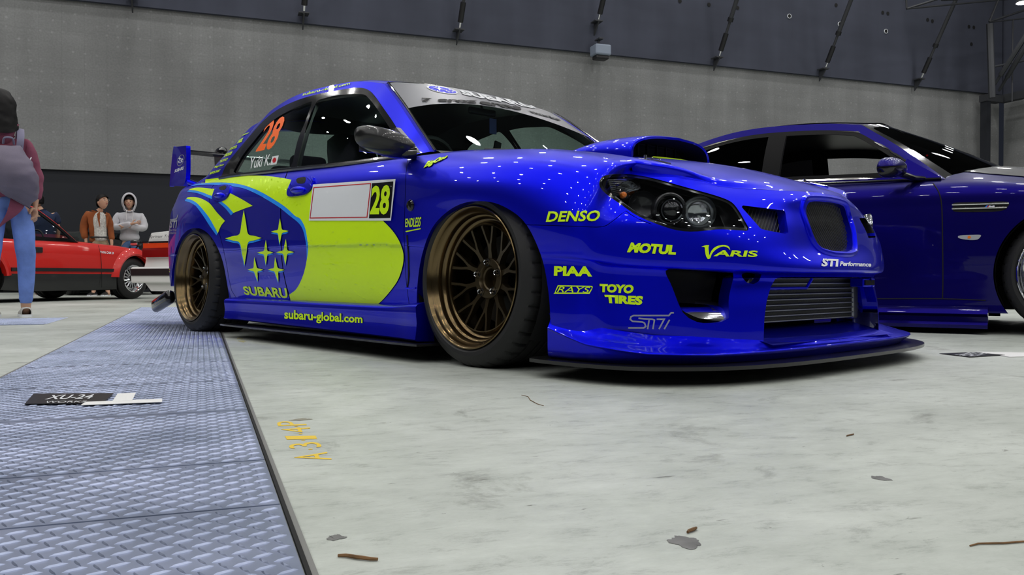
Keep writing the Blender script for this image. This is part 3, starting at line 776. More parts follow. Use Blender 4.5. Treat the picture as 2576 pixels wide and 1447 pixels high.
# rear screen and boot lid
RSb = cr(np.array([tuple(rail[-1]), (-2.74, -.50, .905), (-2.80, -.25, .925), (-2.82, 0, .93)]), 8)
rsc = cr(np.array([(-2.12, 0, 1.252), (-2.40, 0, 1.12), (-2.62, 0, 1.01), (-2.82, 0, .93)]), 8)
RS = coons(resample(rail[30:], 24), resample(rsc, 24), resample(rh, 24), resample(RSb, 24))
RSG = grid(RS, True)
# --- side glasshouse, from the belt line to the A pillar / rail / C pillar line
beltx = np.linspace(-.505, rail[-1][0], 90)
B9 = L9[(4 + 0) * 9:(4 + 8) * 9 + 1]
def belt(x):
    return np.array([x, np.interp(x, B9[:, 0], B9[:, 1]), np.interp(x, B9[:, 0], B9[:, 2])])
upper = np.concatenate([Apil, rail[1:]])
up = resample(upper, 90)
# bottom curve follows the belt; spread so rulings stay upright in the middle
u = np.linspace(0, 1, 90)
ux = np.interp(u, u, up[:, 0])
bx = np.clip(up[:, 0] , rail[-1][0], -.505)
lo = np.array([belt(x) for x in bx])
nv = 22; G = np.zeros((90, nv, 3))
for i in range(90):
    a, b = lo[i], up[i]; h = np.linalg.norm(b - a)
    for j in range(nv):
        t = j / (nv - 1); p = a * (1 - t) + b * t
        bul = 0.040 * math.sin(math.pi * t) * min(1, h / .38)       # barrelled side glass
        p[1] -= bul; G[i, j] = p
SGH = grid(G, True)
# rear deck between boot lid line and tail
t9 = L9[:4 * 9 + 1 + 18]               # tail centre -> x=-2.95.. side
k0 = 9 * 6                             # station x=-2.47
line_side = L9[0:k0]                   # tail centre to side
deck_side = np.array([p for p in L9[:k0 + 1] if True])
iC = int(np.argmin(np.abs(L9[:9 * 8, 0] - rail[-1][0])))
d_side = resample(L9[3 * 9:iC + 1], 20); d_rear = resample(L9[:3 * 9 + 1], 24)
d_cen = resample(np.array([(L9[0][0], 0, L9[0][2]), (-3.0, 0, .925), (-2.82, 0, .93)]), 20)
d_front = resample(np.concatenate([RSb[::-1], [L9[iC]]]), 24)
DECK = grid(coons(d_cen, d_side, d_rear, d_front), True)

# ---------------------------------------------------------------- openings, in the photo's outline on the near side
def PX(V): return ES.proj(V)
def fld(V, poly, mask=None):
    s = sdf_poly(PX(V), poly)
    if mask is not None: s = np.where(mask, s, 50.0)
    return s
P_fdoor = [(1028, 380), (1022, 438), (1018, 547), (1017, 590), (1019, 643), (1023, 714), (1032, 783), (945, 770), (732, 758), (726.5, 741), (720, 719), (713, 686), (709, 654), (707.5, 616), (706, 548), (706, 533), (707, 487), (710, 468), (717, 450), (727, 420), (760, 380)]
P_rdoor = [(732, 758), (726.5, 741), (720, 719), (713, 686), (709, 654), (707.5, 616), (706, 548), (706, 533), (707, 487), (710, 468), (717, 450), (727, 420), (640, 400), (553, 430), (547, 452), (541, 459), (535.6, 467), (531, 475.6), (527, 483), (525, 491), (526, 505), (534, 535), (548, 575), (560, 620), (570, 668), (575, 700), (582, 731), (594, 750)]
ARF = smooth_poly([(1378, 905), (1384, 800), (1377, 715), (1360, 640), (1322, 562), (1270, 521), (1215, 506), (1150, 517), (1092, 566), (1062, 640), (1050, 720), (1049, 800), (1056, 905)], 5)
ARR = smooth_poly([(592, 905), (580, 780), (571, 712), (558, 650), (536, 603), (512, 579), (487, 574), (462, 588), (443, 625), (433, 680), (429, 740), (434, 800), (446, 905)], 5)
P_hl = smooth_poly([(1508, 468), (1512, 448), (1530, 440), (1570, 437.5), (1605, 441), (1650, 450), (1700, 464), (1750, 478), (1800, 492), (1838, 507), (1857, 528), (1873, 555), (1888, 582, 1), (1850, 579), (1810, 577), (1780, 580), (1740, 583), (1700, 579), (1650, 563), (1600, 541), (1560, 513), (1527, 490)], 5)
P_sg = smooth_poly([(1861, 516, 1), (1975, 530, 1), (1984, 590, 1), (1915, 577, 1)], 1)
_g = [(-.126, .538), (-.095, .552), (0, .556), (.095, .552), (.126, .538), (.137, .500), (.130, .445), (.108, .406), (.055, .393), (0, .391), (-.055, .393), (-.108, .406), (-.130, .445), (-.137, .500)]
P_gr = smooth_poly(_g, 5)
def fgr(V, off=0.0): return np.where(V[:, 0] > .6, sdf_poly(V[:, 1:3], P_gr) - off, 9)
P_duct = smooth_poly([(1674, 684), (1690, 677), (1760, 680), (1838, 686), (1846, 692), (1834, 745), (1833, 778), (1832, 803), (1800, 812), (1760, 812), (1725, 795), (1708, 767), (1690, 720)], 4)
P_tow = smooth_poly([(1866, 690), (1868, 700), (1880, 712), (1895, 715), (1908, 709), (1914, 695), (1912, 688), (1870, 686)], 4)
P_mouth = [(1921, 900), (1921, 850), (1923, 800), (1929, 755), (1939, 722), (1950, 702), (1958, 697.5), (2400, 697.5), (2400, 900)]
P_seam = [(1322, 565), (1400, 567), (1500, 571), (1522, 569), (1545, 553), (1573, 529)]
V, F = SIDE
okside = lambda V: V[:, 1] < -.55
# 1. wheel arches
(_, _), (V, F) = clip(V, F, fld(V, ARR, (V[:, 0] < -1.6) & okside(V)))
(_, _), (V, F) = clip(V, F, fld(V, ARF, (V[:, 0] > -.6) & okside(V)))
# 2. lower edge of doors and bumper: what lies below the sills goes
(_, _), (V, F) = clip(V, F, np.where((V[:, 0] < -.1), V[:, 2] - .19 - 0 * V[:, 0], .1) - .0)
parts = {}
# 3. headlamp, grilles, duct, mouth
frontm = lambda V: V[:, 0] > .3
(hlV, hlF), (V, F) = clip(V, F, fld(V, P_hl, frontm(V)))
VH, FH = HOOD
(hl2V, hl2F), (VH, FH) = clip(VH, FH, fld(VH, P_hl, VH[:, 0] > .3))
lens = weld(*join([(hlV, hlF), (hl2V, hl2F)]), 1e-4)
(gV, gF), (V, F) = clip(V, F, fgr(V))
(g2V, g2F), (VH, FH) = clip(VH, FH, fgr(VH))
(sgV, sgF), (V, F) = clip(V, F, fld(V, P_sg, V[:, 0] > .5))
(sg2V, sg2F), (VH, FH) = clip(VH, FH, fld(VH, P_sg, VH[:, 0] > .5))
(dV, dF), (V, F) = clip(V, F, fld(V, P_duct, frontm(V)))
(tV, tF), (V, F) = clip(V, F, fld(V, P_tow, frontm(V)))
(mV, mF), (V, F) = clip(V, F, fld(V, P_mouth, V[:, 0] > .5))
# bumper opening's lips: turn the cut edges inwards
def near_px(poly, tol):
    return lambda V: np.abs(sdf_poly(PX(V), poly)) < tol
# 4. panels
gap = 1.35
def split(V, F, line, width, mask):
    s = sdf_line(PX(V), line) - width; s = np.where(mask(V), s, 50)
    return clip(V, F, s)
(fdV, fdF), (V, F) = clip(V, F, fld(V, P_fdoor, okside(V) & (V[:, 0] > -2) & (V[:, 0] < -.1)))
(rdV, rdF), (V, F) = clip(V, F, fld(V, P_rdoor, okside(V) & (V[:, 0] < -1.0)))
def shave(V, F, poly, w, mask=None):      # open a real panel gap round a piece
    s = np.abs(sdf_poly(PX(V), poly)) - w
    if mask is not None: s = np.where(mask(V), s, 9)
    return clip(V, F, s)[1]
fdV, fdF = shave(fdV, fdF, P_fdoor, 1.1); rdV, rdF = shave(rdV, rdF, P_rdoor, .9)
P_bump = P_seam + [(1600, 548), (1650, 568), (1700, 584), (1740, 588), (1780, 585), (1888, 590), (1930, 520), (1950, 300), (2500, 300), (2500, 1000), (1300, 1000), (1300, 565)]
m_b = (V[:, 0] > .1)
(bV, bF), (V, F) = clip(V, F, fld(V, P_bump, m_b))
bV, bF = shave(bV, bF, P_bump, 1.5, lambda V: (V[:, 0] < .63) & (V[:, 2] > .4) & (V[:, 1] < -.6))
# fender: ahead of the front door; quarter: behind rear door
(feV, feF), (qV, qF) = clip(V, F, -1.35 - V[:, 0])
AIN = (0, .035, 0)
feV, feF = hem(feV, feF, near_px(ARF, 1.0), AIN)
bV, bF = hem(bV, bF, lambda V: (near_px(ARF, 1.2)(V)) & (V[:, 0] < .5), (0.0, .04, 0))
qV, qF = hem(qV, qF, lambda V: near_px(ARR, 1.0)(V) & (V[:, 0] < -1.5), AIN)
bV, bF = hem(bV, bF, near_px(P_duct, .8), (-.05, .02, 0))
bV, bF = hem(bV, bF, lambda V: near_px(P_mouth, .8)(V) & (V[:, 0] > .6) & (V[:, 2] > .2), (-.035, .0, 0))
bV, bF = hem(bV, bF, near_px(P_tow, .8), (-.03, .01, 0))
bV, bF = hem(bV, bF, near_px(P_sg, .8), (-.030, .0, 0))
bV, bF = hem(bV, bF, lambda V: np.abs(fgr(V)) < .0006, (-.021, .0, 0))
VH, FH = hem(VH, FH, lambda V: np.abs(fgr(V)) < .0006, (-.021, .0, -.003))
VH, FH = hem(VH, FH, near_px(P_sg, .8), (-.03, .0, 0))
# bonnet shut line just inside the border row
CAR = empty('rally_sedan', MS, 'blue four-door sedan with lime yellow star livery, number 28, standing in front', 'car')
SURFP = [SIDE, HOOD, SGH, ROOF, (lambda g: g)(grid(WSG))]
def piece(name, V, F, m, twin=True, parent=None):
    o = mesh_obj(name, V, F, m, parent or CAR)
    p = None
    if twin:
        v2, f2 = mirror(V, F); p = mesh_obj(name, v2, f2, m, parent or CAR)
    return o, p
B_ = MT['blue']
piece('front_door', fdV, fdF, B_); piece('rear_door', rdV, rdF, B_)
piece('front_fender', feV, feF, B_); piece('rear_quarter_panel', qV, qF, B_)
mesh_obj('front_bumper', *both(bV, bF), B_, CAR)
mesh_obj('bonnet', *both(VH, FH), B_, CAR)
mesh_obj('roof', *both(*ROOF), B_, CAR)
mesh_obj('boot_lid', *both(*DECK), B_, CAR)
# --- side windows: cut out of the side of the glasshouse
P_win = smooth_poly([(556, 449, 1), (570, 416), (597, 381), (624.5, 348.5), (652, 316), (676, 293), (706, 272), (747, 253), (796, 238), (842, 229), (883, 222), (910, 221), (926, 226), (940, 238), (959, 264), (991, 310), (1016, 354), (1034, 383, 1), (1030, 420, 1), (700, 470, 1)], 4)
P_gr1 = smooth_poly([(586, 437, 1), (611, 392), (641, 354), (663, 327), (687, 304), (720, 283), (755, 267), (788, 253, 1), (771, 302), (750, 354), (736, 419, 1), (660, 429)], 4)
P_gf = smooth_poly([(800, 252, 1), (842, 241), (883, 237), (912.6, 237), (927, 245), (950.6, 275), (978, 316), (1002, 354), (1016, 376, 1), (990, 396, 1), (937, 403), (747, 420, 1), (752, 397), (766, 343), (782, 289)], 4)
V, F = SGH
(wV, wF), (pV, pF) = clip(V, F, fld(V, P_win))
piece('body_pillar', pV, pF, B_)
(g1V, g1F), (wV, wF) = clip(wV, wF, fld(wV, P_gr1))
(g2V_, g2F_), (wV, wF) = clip(wV, wF, fld(wV, P_gf))
# the trim stands a few millimetres proud, the panes a little recessed
ofs = lambda V, d: np.asarray(V) + np.array([0, -d, 0])
a, b = piece('window_surround', ofs(wV, .003), wF, MT['gloss'])
for nm, v, f in (('rear_side_window', g1V, g1F), ('front_side_window', g2V_, g2F_)):
    piece(nm, ofs(v, -.003), f, MT['glass'])
# belt moulding: thin bright-black strip over the sill
bl = [(x, *(belt(x)[1:])) for x in np.linspace(-.53, rail[-1][0] + .25, 40)]
pb = PB().tube([(x, y - .004, z + .006) for x, y, z in bl], .011, 8)
o = pb.obj('belt_moulding', MT['gloss'], CAR, True); pb.parts = [mirror(*pb.parts[0])]; pb.obj('belt_moulding', MT['gloss'], CAR, True)
# window frame seal lines (chrome-grey glint beads)
def bead(pts, r, m, name, y_off=0.0):
    """a thin bead along photo points on the body skin"""
    return pts
# --- windscreen
Wv, Wf = grid(WSG)
nvw = WSG.shape[1]
idx = np.arange(len(Wv)); iu, iv = idx // nvw, idx % nvw
top_d = (WSG.shape[0] - 1 - iu) * .017 - .012; side_d = iv * .0185 - .034; bot_d = iu * .017 - .01
s = -np.minimum(np.minimum(top_d, side_d), bot_d)
(gwV, gwF), (fwV, fwF) = clip(Wv, Wf, s)
A_ = (iv * .0185 - .012)
fw = clip(fwV, fwF, fwV[:, 1] * 0 + 1)  # keep all
mesh_obj('windscreen', *both(gwV, gwF), MT['glass'], CAR)
# outer strip of the patch is the painted A pillar, inner strip the black seal
Wu = {}
ap = np.concatenate([Apil]);
def dA(V):
    d = np.full(len(V), 9.0)
    for a, b in zip(Apil[:-1], Apil[1:]):
        e = b - a; t = np.clip(((V - a) @ e) / (e @ e), 0, 1); d = np.minimum(d, np.linalg.norm(V - a - t[:, None] * e, axis=1))
    return d
(paV, paF), (seV, seF) = clip(fwV, fwF, np.where(fwV[:, 2] < 1.22, dA(fwV) - .018, 1))
mesh_obj('windscreen_seal', *both(seV, seF), MT['gloss'], CAR)
piece('body_pillar', paV, paF, B_)
# bright bead between pillar and seal
pb = PB().tube(Apil + np.array([.012, .016, .004]), .005, 6); pb.obj('seal_bead', MT['chrome'], CAR, True)
pb.parts = [mirror(*pb.parts[0])]; pb.obj('seal_bead', MT['chrome'], CAR, True)
# sun strip on the glass
topd = np.minimum(1, 1)
gV_, gF_ = Wv, Wf
P_ss = [(960, 150), (1013, 266), (1030, 264), (1062, 261.5), (1105, 262), (1154, 264), (1224, 271), (1306, 284.5), (1388, 302), (1430, 316), (1500, 330), (1500, 100)]
(stV, stF), _ = clip(gwV, gwF, -(gwV[:, 2] - (1.030 + .097 * (1 - (gwV[:, 1] / .58) ** 2))))
def normals_off(V, F, d):
    V = np.asarray(V); N = np.zeros_like(V)
    for f in F:
        n = np.cross(V[f[1]] - V[f[0]], V[f[2]] - V[f[0]])
        for i in f: N[i] += n
    N /= np.linalg.norm(N, axis=1)[:, None] + 1e-12
    return V + N * d
wn = normals_off(stV, stF, .0015); 
if wn[:, 2].mean() < stV[:, 2].mean(): wn = normals_off(stV, stF, -.0015)
MT['strip'] = mat('silver_sun_strip', (0.20, 0.205, 0.225), 0.33, 0.45, spec=.8)
mesh_obj('sun_strip', *both(wn, stF), MT['strip'], CAR)
# rear screen with body frame
Rv, Rf = RSG; nr = RS.shape[1]; idx = np.arange(len(Rv)); iu, iv = idx // nr, idx % nr
# index 1 runs from the rail line (0) to the centre, index 0 from roof to boot
s = -np.minimum(np.minimum(iu - 1.5, (RS.shape[0] - 1 - iu) - 1.5), (iv) - 2.5 if False else iu * 0 + 99)
dr = np.abs(Rv[:, 1]) ; lim = np.interp(Rv[:, 0], [rail[-1][0], RB[0]], [.60, .52])
s = np.maximum(dr - lim, np.maximum(Rv[:, 2] - 1.185, .945 - Rv[:, 2]))
(rgV, rgF), (rfV, rfF) = clip(Rv, Rf, s)
mesh_obj('rear_screen', *both(rgV, rgF), MT['glass'], CAR)
piece('body_pillar', rfV, rfF, B_)
MT['iron'] = mat('brake_iron', (.05, .05, .05), .4, .9)
# ================================================================== wheels
def spoke_geo(rin, rout, yin, yout, th, n, w0=.0105, w1=.0045, yscale=1.0):
    """one forked spoke (front and back faces plus rim), polygon in the wheel plane, dished by radius"""
    h = math.pi / n / 2; ro = rout
    ax, ay = ro * math.sin(h), ro * math.cos(h)
    rm = rin + (rout - rin) * .36
    L = [(-w0 * 1.35, rin - .006), (-w0 * .85, rin + .012), (-w0 * .72, rm - .008), (-w0 * 1.0, rm + .010), (-ax * .52 - w1, rm + (ro - rm) * .42), (-ax - w1 * 1.25, ay), (-ax - w1 * 1.9, ay + .003)]
    I = [(-ax + w1 * 1.9, ay + .003), (-ax + w1 * 1.1, ay - .002), (-ax * .5 + w1 * .55, rm + (ro - rm) * .45), (0, rm + .009)]
    poly = L + I + [(-x, y) for x, y in I[::-1][1:]] + [(-x, y) for x, y in L[::-1]]
    bm = poly_bm([poly]); dice(bm, .03)
    V = np.array([v.co[:] for v in bm.verts]); bm.verts.index_update()
    F = [tuple(v.index for v in f.verts) for f in bm.faces]
    bd = boundary(F); bm.free()
    k = len(V); r = np.hypot(V[:, 0], V[:, 1]); t = np.clip((r - rin) / (rout - rin), 0, 1)
    yf = yin + (yout - yin) * t ** 1.3
    A = np.stack([V[:, 0] * 1, yf, V[:, 1]], 1); B = A.copy(); B[:, 1] += th * (1.25 - .45 * t); B[:, 0] *= .8
    G = [f for f in F] + [tuple(i + k for i in f[::-1]) for f in F] + [(b, a, a + k, b + k) for a, b in bd]
    return np.concatenate([A, B]), G
def about_y(V, a):
    c, s = math.cos(a), math.sin(a); V = np.asarray(V); return np.stack([V[:, 0] * c + V[:, 2] * s, V[:, 1], -V[:, 0] * s + V[:, 2] * c], 1)
def tyre_geo(R=.306, rb=.2425, W=.275, n=240, pat=True, inset=.030):
    prof = [(rb - .004, .012), (rb + .002, .004), (rb + .010, -.001), (rb + .022, -.002), (R - .026, .008), (R - .012, .018), (R - .005, inset), (R - .001, inset + .012)]
    tr = [inset + .016, inset + .046, inset + .047, inset + .056, inset + .057, inset + .088, inset + .089, inset + .099, inset + .10]
    mid = [R, R, R - .006, R - .006, R, R, R - .006, R - .006, R]
    prof += list(zip(mid, tr)) + [(r, W - (y - 0)) for r, y in list(zip(mid, tr))[::-1] if W - y > tr[-1] + .004]
    prof += [(R - .005, W - inset * .5), (R - .014, W - .008), (R - .03, W), (rb + .012, W), (rb - .004, W - .012)]
    V = []; m = len(prof)
    for i, (r, y) in enumerate(prof):
        for k in range(n):
            t = 2 * math.pi * k / n; rr = r
            if pat and 6 <= i <= 10 and (k % 6) == 0: rr -= .006
            V.append((rr * math.cos(t), y, rr * math.sin(t)))
    F = [(i * n + k, i * n + (k + 1) % n, (i + 1) * n + (k + 1) % n, (i + 1) * n + k) for i in range(m - 1) for k in range(n)]
    return np.array(V), F
def race_wheel(name, pos, camber, parent, side=-1, roll=0.0, label=None, mlip='lip', mspk='bronze', scale=1.0):
    """bronze deep-dish wheel, outer face towards -y"""
    rimp = PB().lathe([(.236, .010), (.2425, .006), (.2432, -.001), (.2400, -.003), (.2365, .000), (.2300, .010), (.2275, .024), (.2225, .027), (.2190, .034), (.2165, .047), (.2105, .050), (.2070, .058), (.2045, .068), (.1980, .071), (.1945, .074)], n=96)
    rimp.lathe([(.1945, .074), (.190, .071), (.1855, .060), (.1820, .060), (.1795, .070), (.176, .10), (.172, .22), (.20, .262), (.235, .270)], n=72)
    o = rimp.obj(name, MT[mlip], parent, True, 50)
    if label: o['label'] = label
    sp, sF = spoke_geo(.064, .1835, .088, .0625, .024, 10)
    for k in range(10):
        V = about_y(sp, 2 * math.pi * k / 10 + roll)
        s = mesh_obj('spoke', V, sF, MT[mspk], o); sharp(s, 30)
    hub = PB().lathe([(.0725, .112), (.0715, .092), (.070, .084), (.067, .0815), (.055, .081), (.047, .081), (.0445, .0835), (.040, .094), (.0355, .097), (.0335, .0955), (.032, .098), (.031, .13), (.0001, .13)], n=60)
    hub.obj('hub', MT[mspk], o, True, 30)
    for k in range(5):
        a = 2 * math.pi * (k + .25) / 5 + roll; c = (math.cos(a) * .0555, .0, math.sin(a) * .0555)
        PB().lathe([(.0145, .0795), (.0140, .0815), (.0001, .0805)], c, n=20).obj('lug_pocket', MT['dark'], o, True)
        PB().lathe([(.0062, .078), (.0062, .071), (.0085, .0695), (.0092, .071), (.0092, .0815)], c, n=14).obj('lug_nut', MT['chrome'], o, True)
    PB().lathe([(.06, .155), (.155, .155), (.155, .18), (.06, .18)], n=48).obj('brake_disc', MT['iron'], o, True)
    V, F = tyre_geo(); mesh_obj('tyre', V, F, MT['rubber'], o); sharp(o.children[-1], 25)
    M = Matrix.Translation(Vector(pos)) @ Matrix.Rotation(math.radians(camber), 4, 'X')
    if side > 0: M = Matrix.Translation(Vector(pos)) @ Matrix.Rotation(math.pi, 4, 'Z') @ Matrix.Rotation(math.radians(camber), 4, 'X')
    o.matrix_local = M @ Matrix.Scale(scale, 4)
    return o
RAX = -2.475
race_wheel('front_wheel', (0.0, -.868, .305), -2.5, CAR, roll=.05)
race_wheel('rear_wheel', (RAX, -.872, .305), -2.5, CAR, roll=.20)
race_wheel('front_wheel', (0.0, .868, .305), -2.5, CAR, 1)
race_wheel('rear_wheel', (RAX, .872, .305), -2.5, CAR, 1)
# ================================================================== under body, wells, cabin lining
pb = PB().box((-1.38, 0, .175), (3.56, 1.10, .15)).box((-1.24, 0, .16), (1.72, 1.64, .08)).box((.02, 0, .42), (.84, .76, .42)).box((.36, 0, .26), (.30, .7, .18)).box((-2.95, 0, .40), (.36, 1.20, .40))
pb.obj('underbody', MT['dark'], CAR)
for sx, cx in ((-1, 0.0), (-1, RAX), (1, 0.0), (1, RAX)):
    V = []
    n = 24; prof = [(.335, .845), (.350, .80), (.355, .55), (.10, .53)]
    for r, y in prof:
        for k in range(n + 1):
            t = -math.radians(35) + math.radians(250) * k / n; V.append((cx + r * math.cos(t) * (1.0), sx * y, .30 + r * math.sin(t) * (1.0 if r < .34 else 1.0)))
    F = [(i * (n + 1) + k, i * (n + 1) + k + 1, (i + 1) * (n + 1) + k + 1, (i + 1) * (n + 1) + k) for i in range(3) for k in range(n)]
    V = np.array(V); V[:, 2] = np.maximum(V[:, 2], .02)
    mesh_obj('wheel_arch_liner', V, F, MT['dark'], CAR)
def inner(parts, d):     # a lining: the same skin moved towards the middle of the cabin
    V, F = join(parts); V = np.array(V); c = np.array([-1.6, 0, .75]); w = V - c; w[:, 0] *= .15
    V = V - d * w / (np.linalg.norm(w, axis=1)[:, None] + 1e-9); return V, F
V, F = inner([ROOF], .022); mesh_obj('headlining', *both(V, F), MT['satin'], CAR)
pw = clip(wV, wF, np.ones(len(wV)))[1]
for (v, f) in ((pw[0], pw[1]), (pV, pF)):
    v2, f2 = inner([(v, f)], .02); piece('pillar_trim', v2, f2, MT['satin'])
v2, f2 = inner([(paV, paF)], .015); piece('pillar_trim', v2, f2, MT['satin'])
v2, f2 = inner([(rfV, rfF)], .02); mesh_obj('rear_screen_trim', *both(v2, f2), MT['satin'], CAR)
# door cards / cabin tub so the floor does not shine through
pb = PB().box((-1.42, -.74, .50), (1.75, .03, .60)).box((-1.42, .74, .50), (1.75, .03, .60)).box((-.52, 0, .50), (.06, 1.36, .56)).box((-2.40, 0, .52), (.06, 1.36, .62)).box((-2.55, 0, .845), (.42, 1.2, .03))
pb.obj('cabin_tub', MT['satin'], CAR)
dash = PB()
prof = [(-.50, .785), (-.60, .800), (-.74, .800), (-.82, .775), (-.86, .70), (-.84, .55), (-.55, .50)]
dash.prism(prof, -.62, .62).obj('dashboard', MT['satin'], CAR)
PB().prism([(-.74, .80), (-.80, .835), (-.86, .83), (-.87, .76)], -.52, -.20).obj('instrument_hood', MT['satin'], CAR)
def torus(c, R, r, tilt, n=32, m=8):
    pts = []
    for k in range(n + 1):
        a = 2 * math.pi * k / n; p = Vector((0, math.cos(a) * R, math.sin(a) * R)); p.rotate(Matrix.Rotation(math.radians(tilt), 3, 'Y')); pts.append(np.array(c) + np.array(p))
    return PB().tube(pts, r, m, False)
sw = torus((-.98, -.36, .78), .175, .014, 22); sw.cyl((-.98, -.36, .78), (-.87, -.36, .74), .035, 12).box((-.975, -.36, .78), (.02, .32, .03)); sw.obj('steering_wheel', MT['satin'], CAR, True)
def seat(y, top=1.0):
    t = PB()
    P = []
    for z, hw, x, d in [(.30, .22, -1.22, .14), (.42, .25, -1.24, .13), (.60, .26, -1.30, .11), (.74, .27, -1.35, .10), (.80, .23, -1.37, .09), (.86, .15, -1.39, .085), (.93, .145, -1.41, .08), (.985, .135, -1.425, .07), (1.02, .09, -1.435, .05), (1.03, .03, -1.44, .02)]:
        P.append([(x - .20 + d * .5 * math.cos(a) * (1 if math.cos(a) > 0 else 1), y + hw * math.copysign(abs(math.sin(a)) ** .7, math.sin(a)), z + .02) for a in np.linspace(0, 2 * math.pi, 25)])
    t.grid(np.array(P)); t.rbox((-1.25, y, .34), (.46, .46, .14), .05)
    return t.obj('front_seat', MT['seat'], CAR, True, 60)
seat(-.36); seat(.36)
bm = text_bm('BRIDE', .02)
V = [];
q = [(843, 410), (893, 405), (893, 397), (843, 401)]
for v in bm.verts:
    u, w = v.co.x, v.co.y; v.co = Vector((-1.545, -.40 + .16 * u - .04, .775 + .035 * w))
bmesh.ops.reverse_faces(bm, faces=bm.faces[:]); bm_obj('seat_lettering', bm, mat('dim_grey_print', (.05, .06, .06), .6), CAR)
PB().rbox((-2.12, 0, .70), (.16, 1.16, .44), .05, rot('Y', 14)).rbox((-1.98, -.3, .46), (.4, .5, .14), .05).rbox((-1.98, .3, .46), (.4, .5, .14), .05).rbox((-2.2, -.3, .95), (.07, .22, .11), .03).rbox((-2.2, .3, .95), (.07, .22, .11), .03).obj('rear_bench', MT['seat'], CAR, True)
# belts and bar behind the seats, hanging tag at the glass
PB().box((-1.42, -.30, .93), (.012, .045, .30), rot('X', 14)).box((-1.42, .44, .93), (.012, .045, .30), rot('X', -14)).obj('harness_belt', MT['satin'], CAR)
PB().rbox((-.985, 0, 1.120), (.022, .17, .036), .010).cyl((-.985, 0, 1.135), (-1.0, 0, 1.175), .006, 8).obj('rear_view_mirror', MT['satin'], CAR, True)
p = ES.y(1240, 318, 0.02)
tg = PB().rbox((p.x, p.y, p.z), (.004, .045, .075), .0015).obj('hanging_tag', mat('dark_blue_tag', (.01, .02, .10), .4), CAR)
PB().tube([(p.x, p.y, p.z + .037), (-.985, 0, 1.11)], .001, 5).obj('tag_string', MT['satin'], CAR)
# cowl and wipers
cwl = cr(np.array([(-.505, -.64, .803), (-.475, -.50, .806), (-.45, -.30, .815), (-.44, 0, .822)]), 6)
full = np.concatenate([cwl, cwl[::-1][1:] * np.array([1, -1, 1])])
PB().grid(np.stack([full + np.array([-.03, 0, .016]), full + np.array([.02, 0, .006]), full + np.array([.06, 0, -.012])]), True).obj('cowl_grille', MT['satin'], CAR, True)
for y0, y1 in ((-.42, .12), (.12, .58)):
    a = np.array([-.455, y0, .832]); b_ = np.array([-.50, y1, .858])
    PB().tube([a + (0, 0, -.012), a, a * .5 + b_ * .5 + np.array([0, 0, .012]), b_], [.009, .007, .006, .004], 6).tube([b_ + (-.01, -.28, -.012), b_ + (-.01, .10, -.002)], .005, 6).obj('wiper', MT['satin'], CAR, True)
# ================================================================== skirts, lip, splitter
def sweep(sections): return np.array(sections)
def skirt(s):
    P = []
    for x in np.linspace(-1.965, -.268, 40):
        t = (x + 1.965) / 1.70; e = .016 * (math.exp(-((x + .27) / .10) ** 2) + math.exp(-((x + 1.96) / .08) ** 2)); zr = .0 + .012 * math.exp(-((x + .27) / .14) ** 2)
        bot = .092 - .018 * t
        P.append([(x, s * (w + e), z) for w, z in [(.82, .203 + zr), (.855, .200 + zr), (.876, .195 + zr), (.884, .186 + zr), (.882, .17), (.879, .14), (.882, .11), (.886, bot + .006), (.880, bot), (.80, bot - .004)]])
    pb = PB().grid(np.array(P), s > 0)
    for sec, fl_ in ((P[0], s < 0), (P[-1], s > 0)):
        pb.add(np.array(sec), [tuple(range(len(sec))) if fl_ else tuple(reversed(range(len(sec))))])
    pb.obj('side_skirt', MT['blue'], CAR, True, 50)
    V = []
    out = [(-2.02, .80), (-1.98, .915), (-1.90, .925), (-.30, .935), (-.22, .93), (-.20, .80)]
    PB().prism([(x, s * w) for x, w in (out if s > 0 else out)], .060, .068, 'z').obj('skirt_blade', MT['carbon'], CAR)
skirt(-1); skirt(1)
# lower front lip: flared blue edge all round, with a tray between the posts
LO = cr(np.array([(.385, .872), (.50, .872), (.61, .855), (.70, .808), (.775, .728), (.825, .63), (.858, .50), (.876, .35), (.884, .20), (.886, 0)]), 6)       # outer edge
LZ = np.interp(np.linspace(0, 1, len(LO)), [0, .15, .35, .55, 1], [.150, .112, .092, .087, .088])
UZ = np.interp(np.linspace(0, 1, len(LO)), [0, .15, .35, .55, .7, 1], [.184, .150, .122, .112, .106, .104])
LI = cr(np.array([(.385, .858), (.47, .838), (.57, .790), (.655, .715), (.74, .60), (.80, .48), (.835, .38), (.85, .28), (.86, .15), (.86, 0)]), 6)
sec = []
for k in range(len(LO)):
    (xo, wo), (xi, wi) = LO[k], LI[k]; zo, zi = LZ[k], UZ[k]
    c = [(xi - .03, wi - .02, zi + .012), (xi, wi, zi), ((xi * .6 + xo * .4), (wi * .6 + wo * .4), zi * .52 + zo * .48 - .002), (xi * .25 + xo * .75, wi * .25 + wo * .75, zo + .001 + (zi - zo) * .17), (xo, wo, zo), (xo - .002, wo - .003, zo - .007), (xo * .97 + xi * .03 - .010, wo - .012, .072), (xo * .9 + xi * .1 - .02, wo - .03, .058)]
    sec.append(c)
sec = np.array(sec); sec[:, :, 1] *= -1
LIPV, LIPF = grid(cr_axis(np.swapaxes(sec, 0, 1), 3).swapaxes(0, 1), True)
mesh_obj('front_lip', *both(LIPV, LIPF), MT['blue'], CAR)
tray = [[(.865 - .17 * t, y, .102 + .040 * t) for y in np.linspace(-.40, .40, 13)] for t in np.linspace(0, 1, 5)]
PB().grid(np.array(tray), False).obj('lip_tray', MT['blue'], CAR, True, fixn=True)
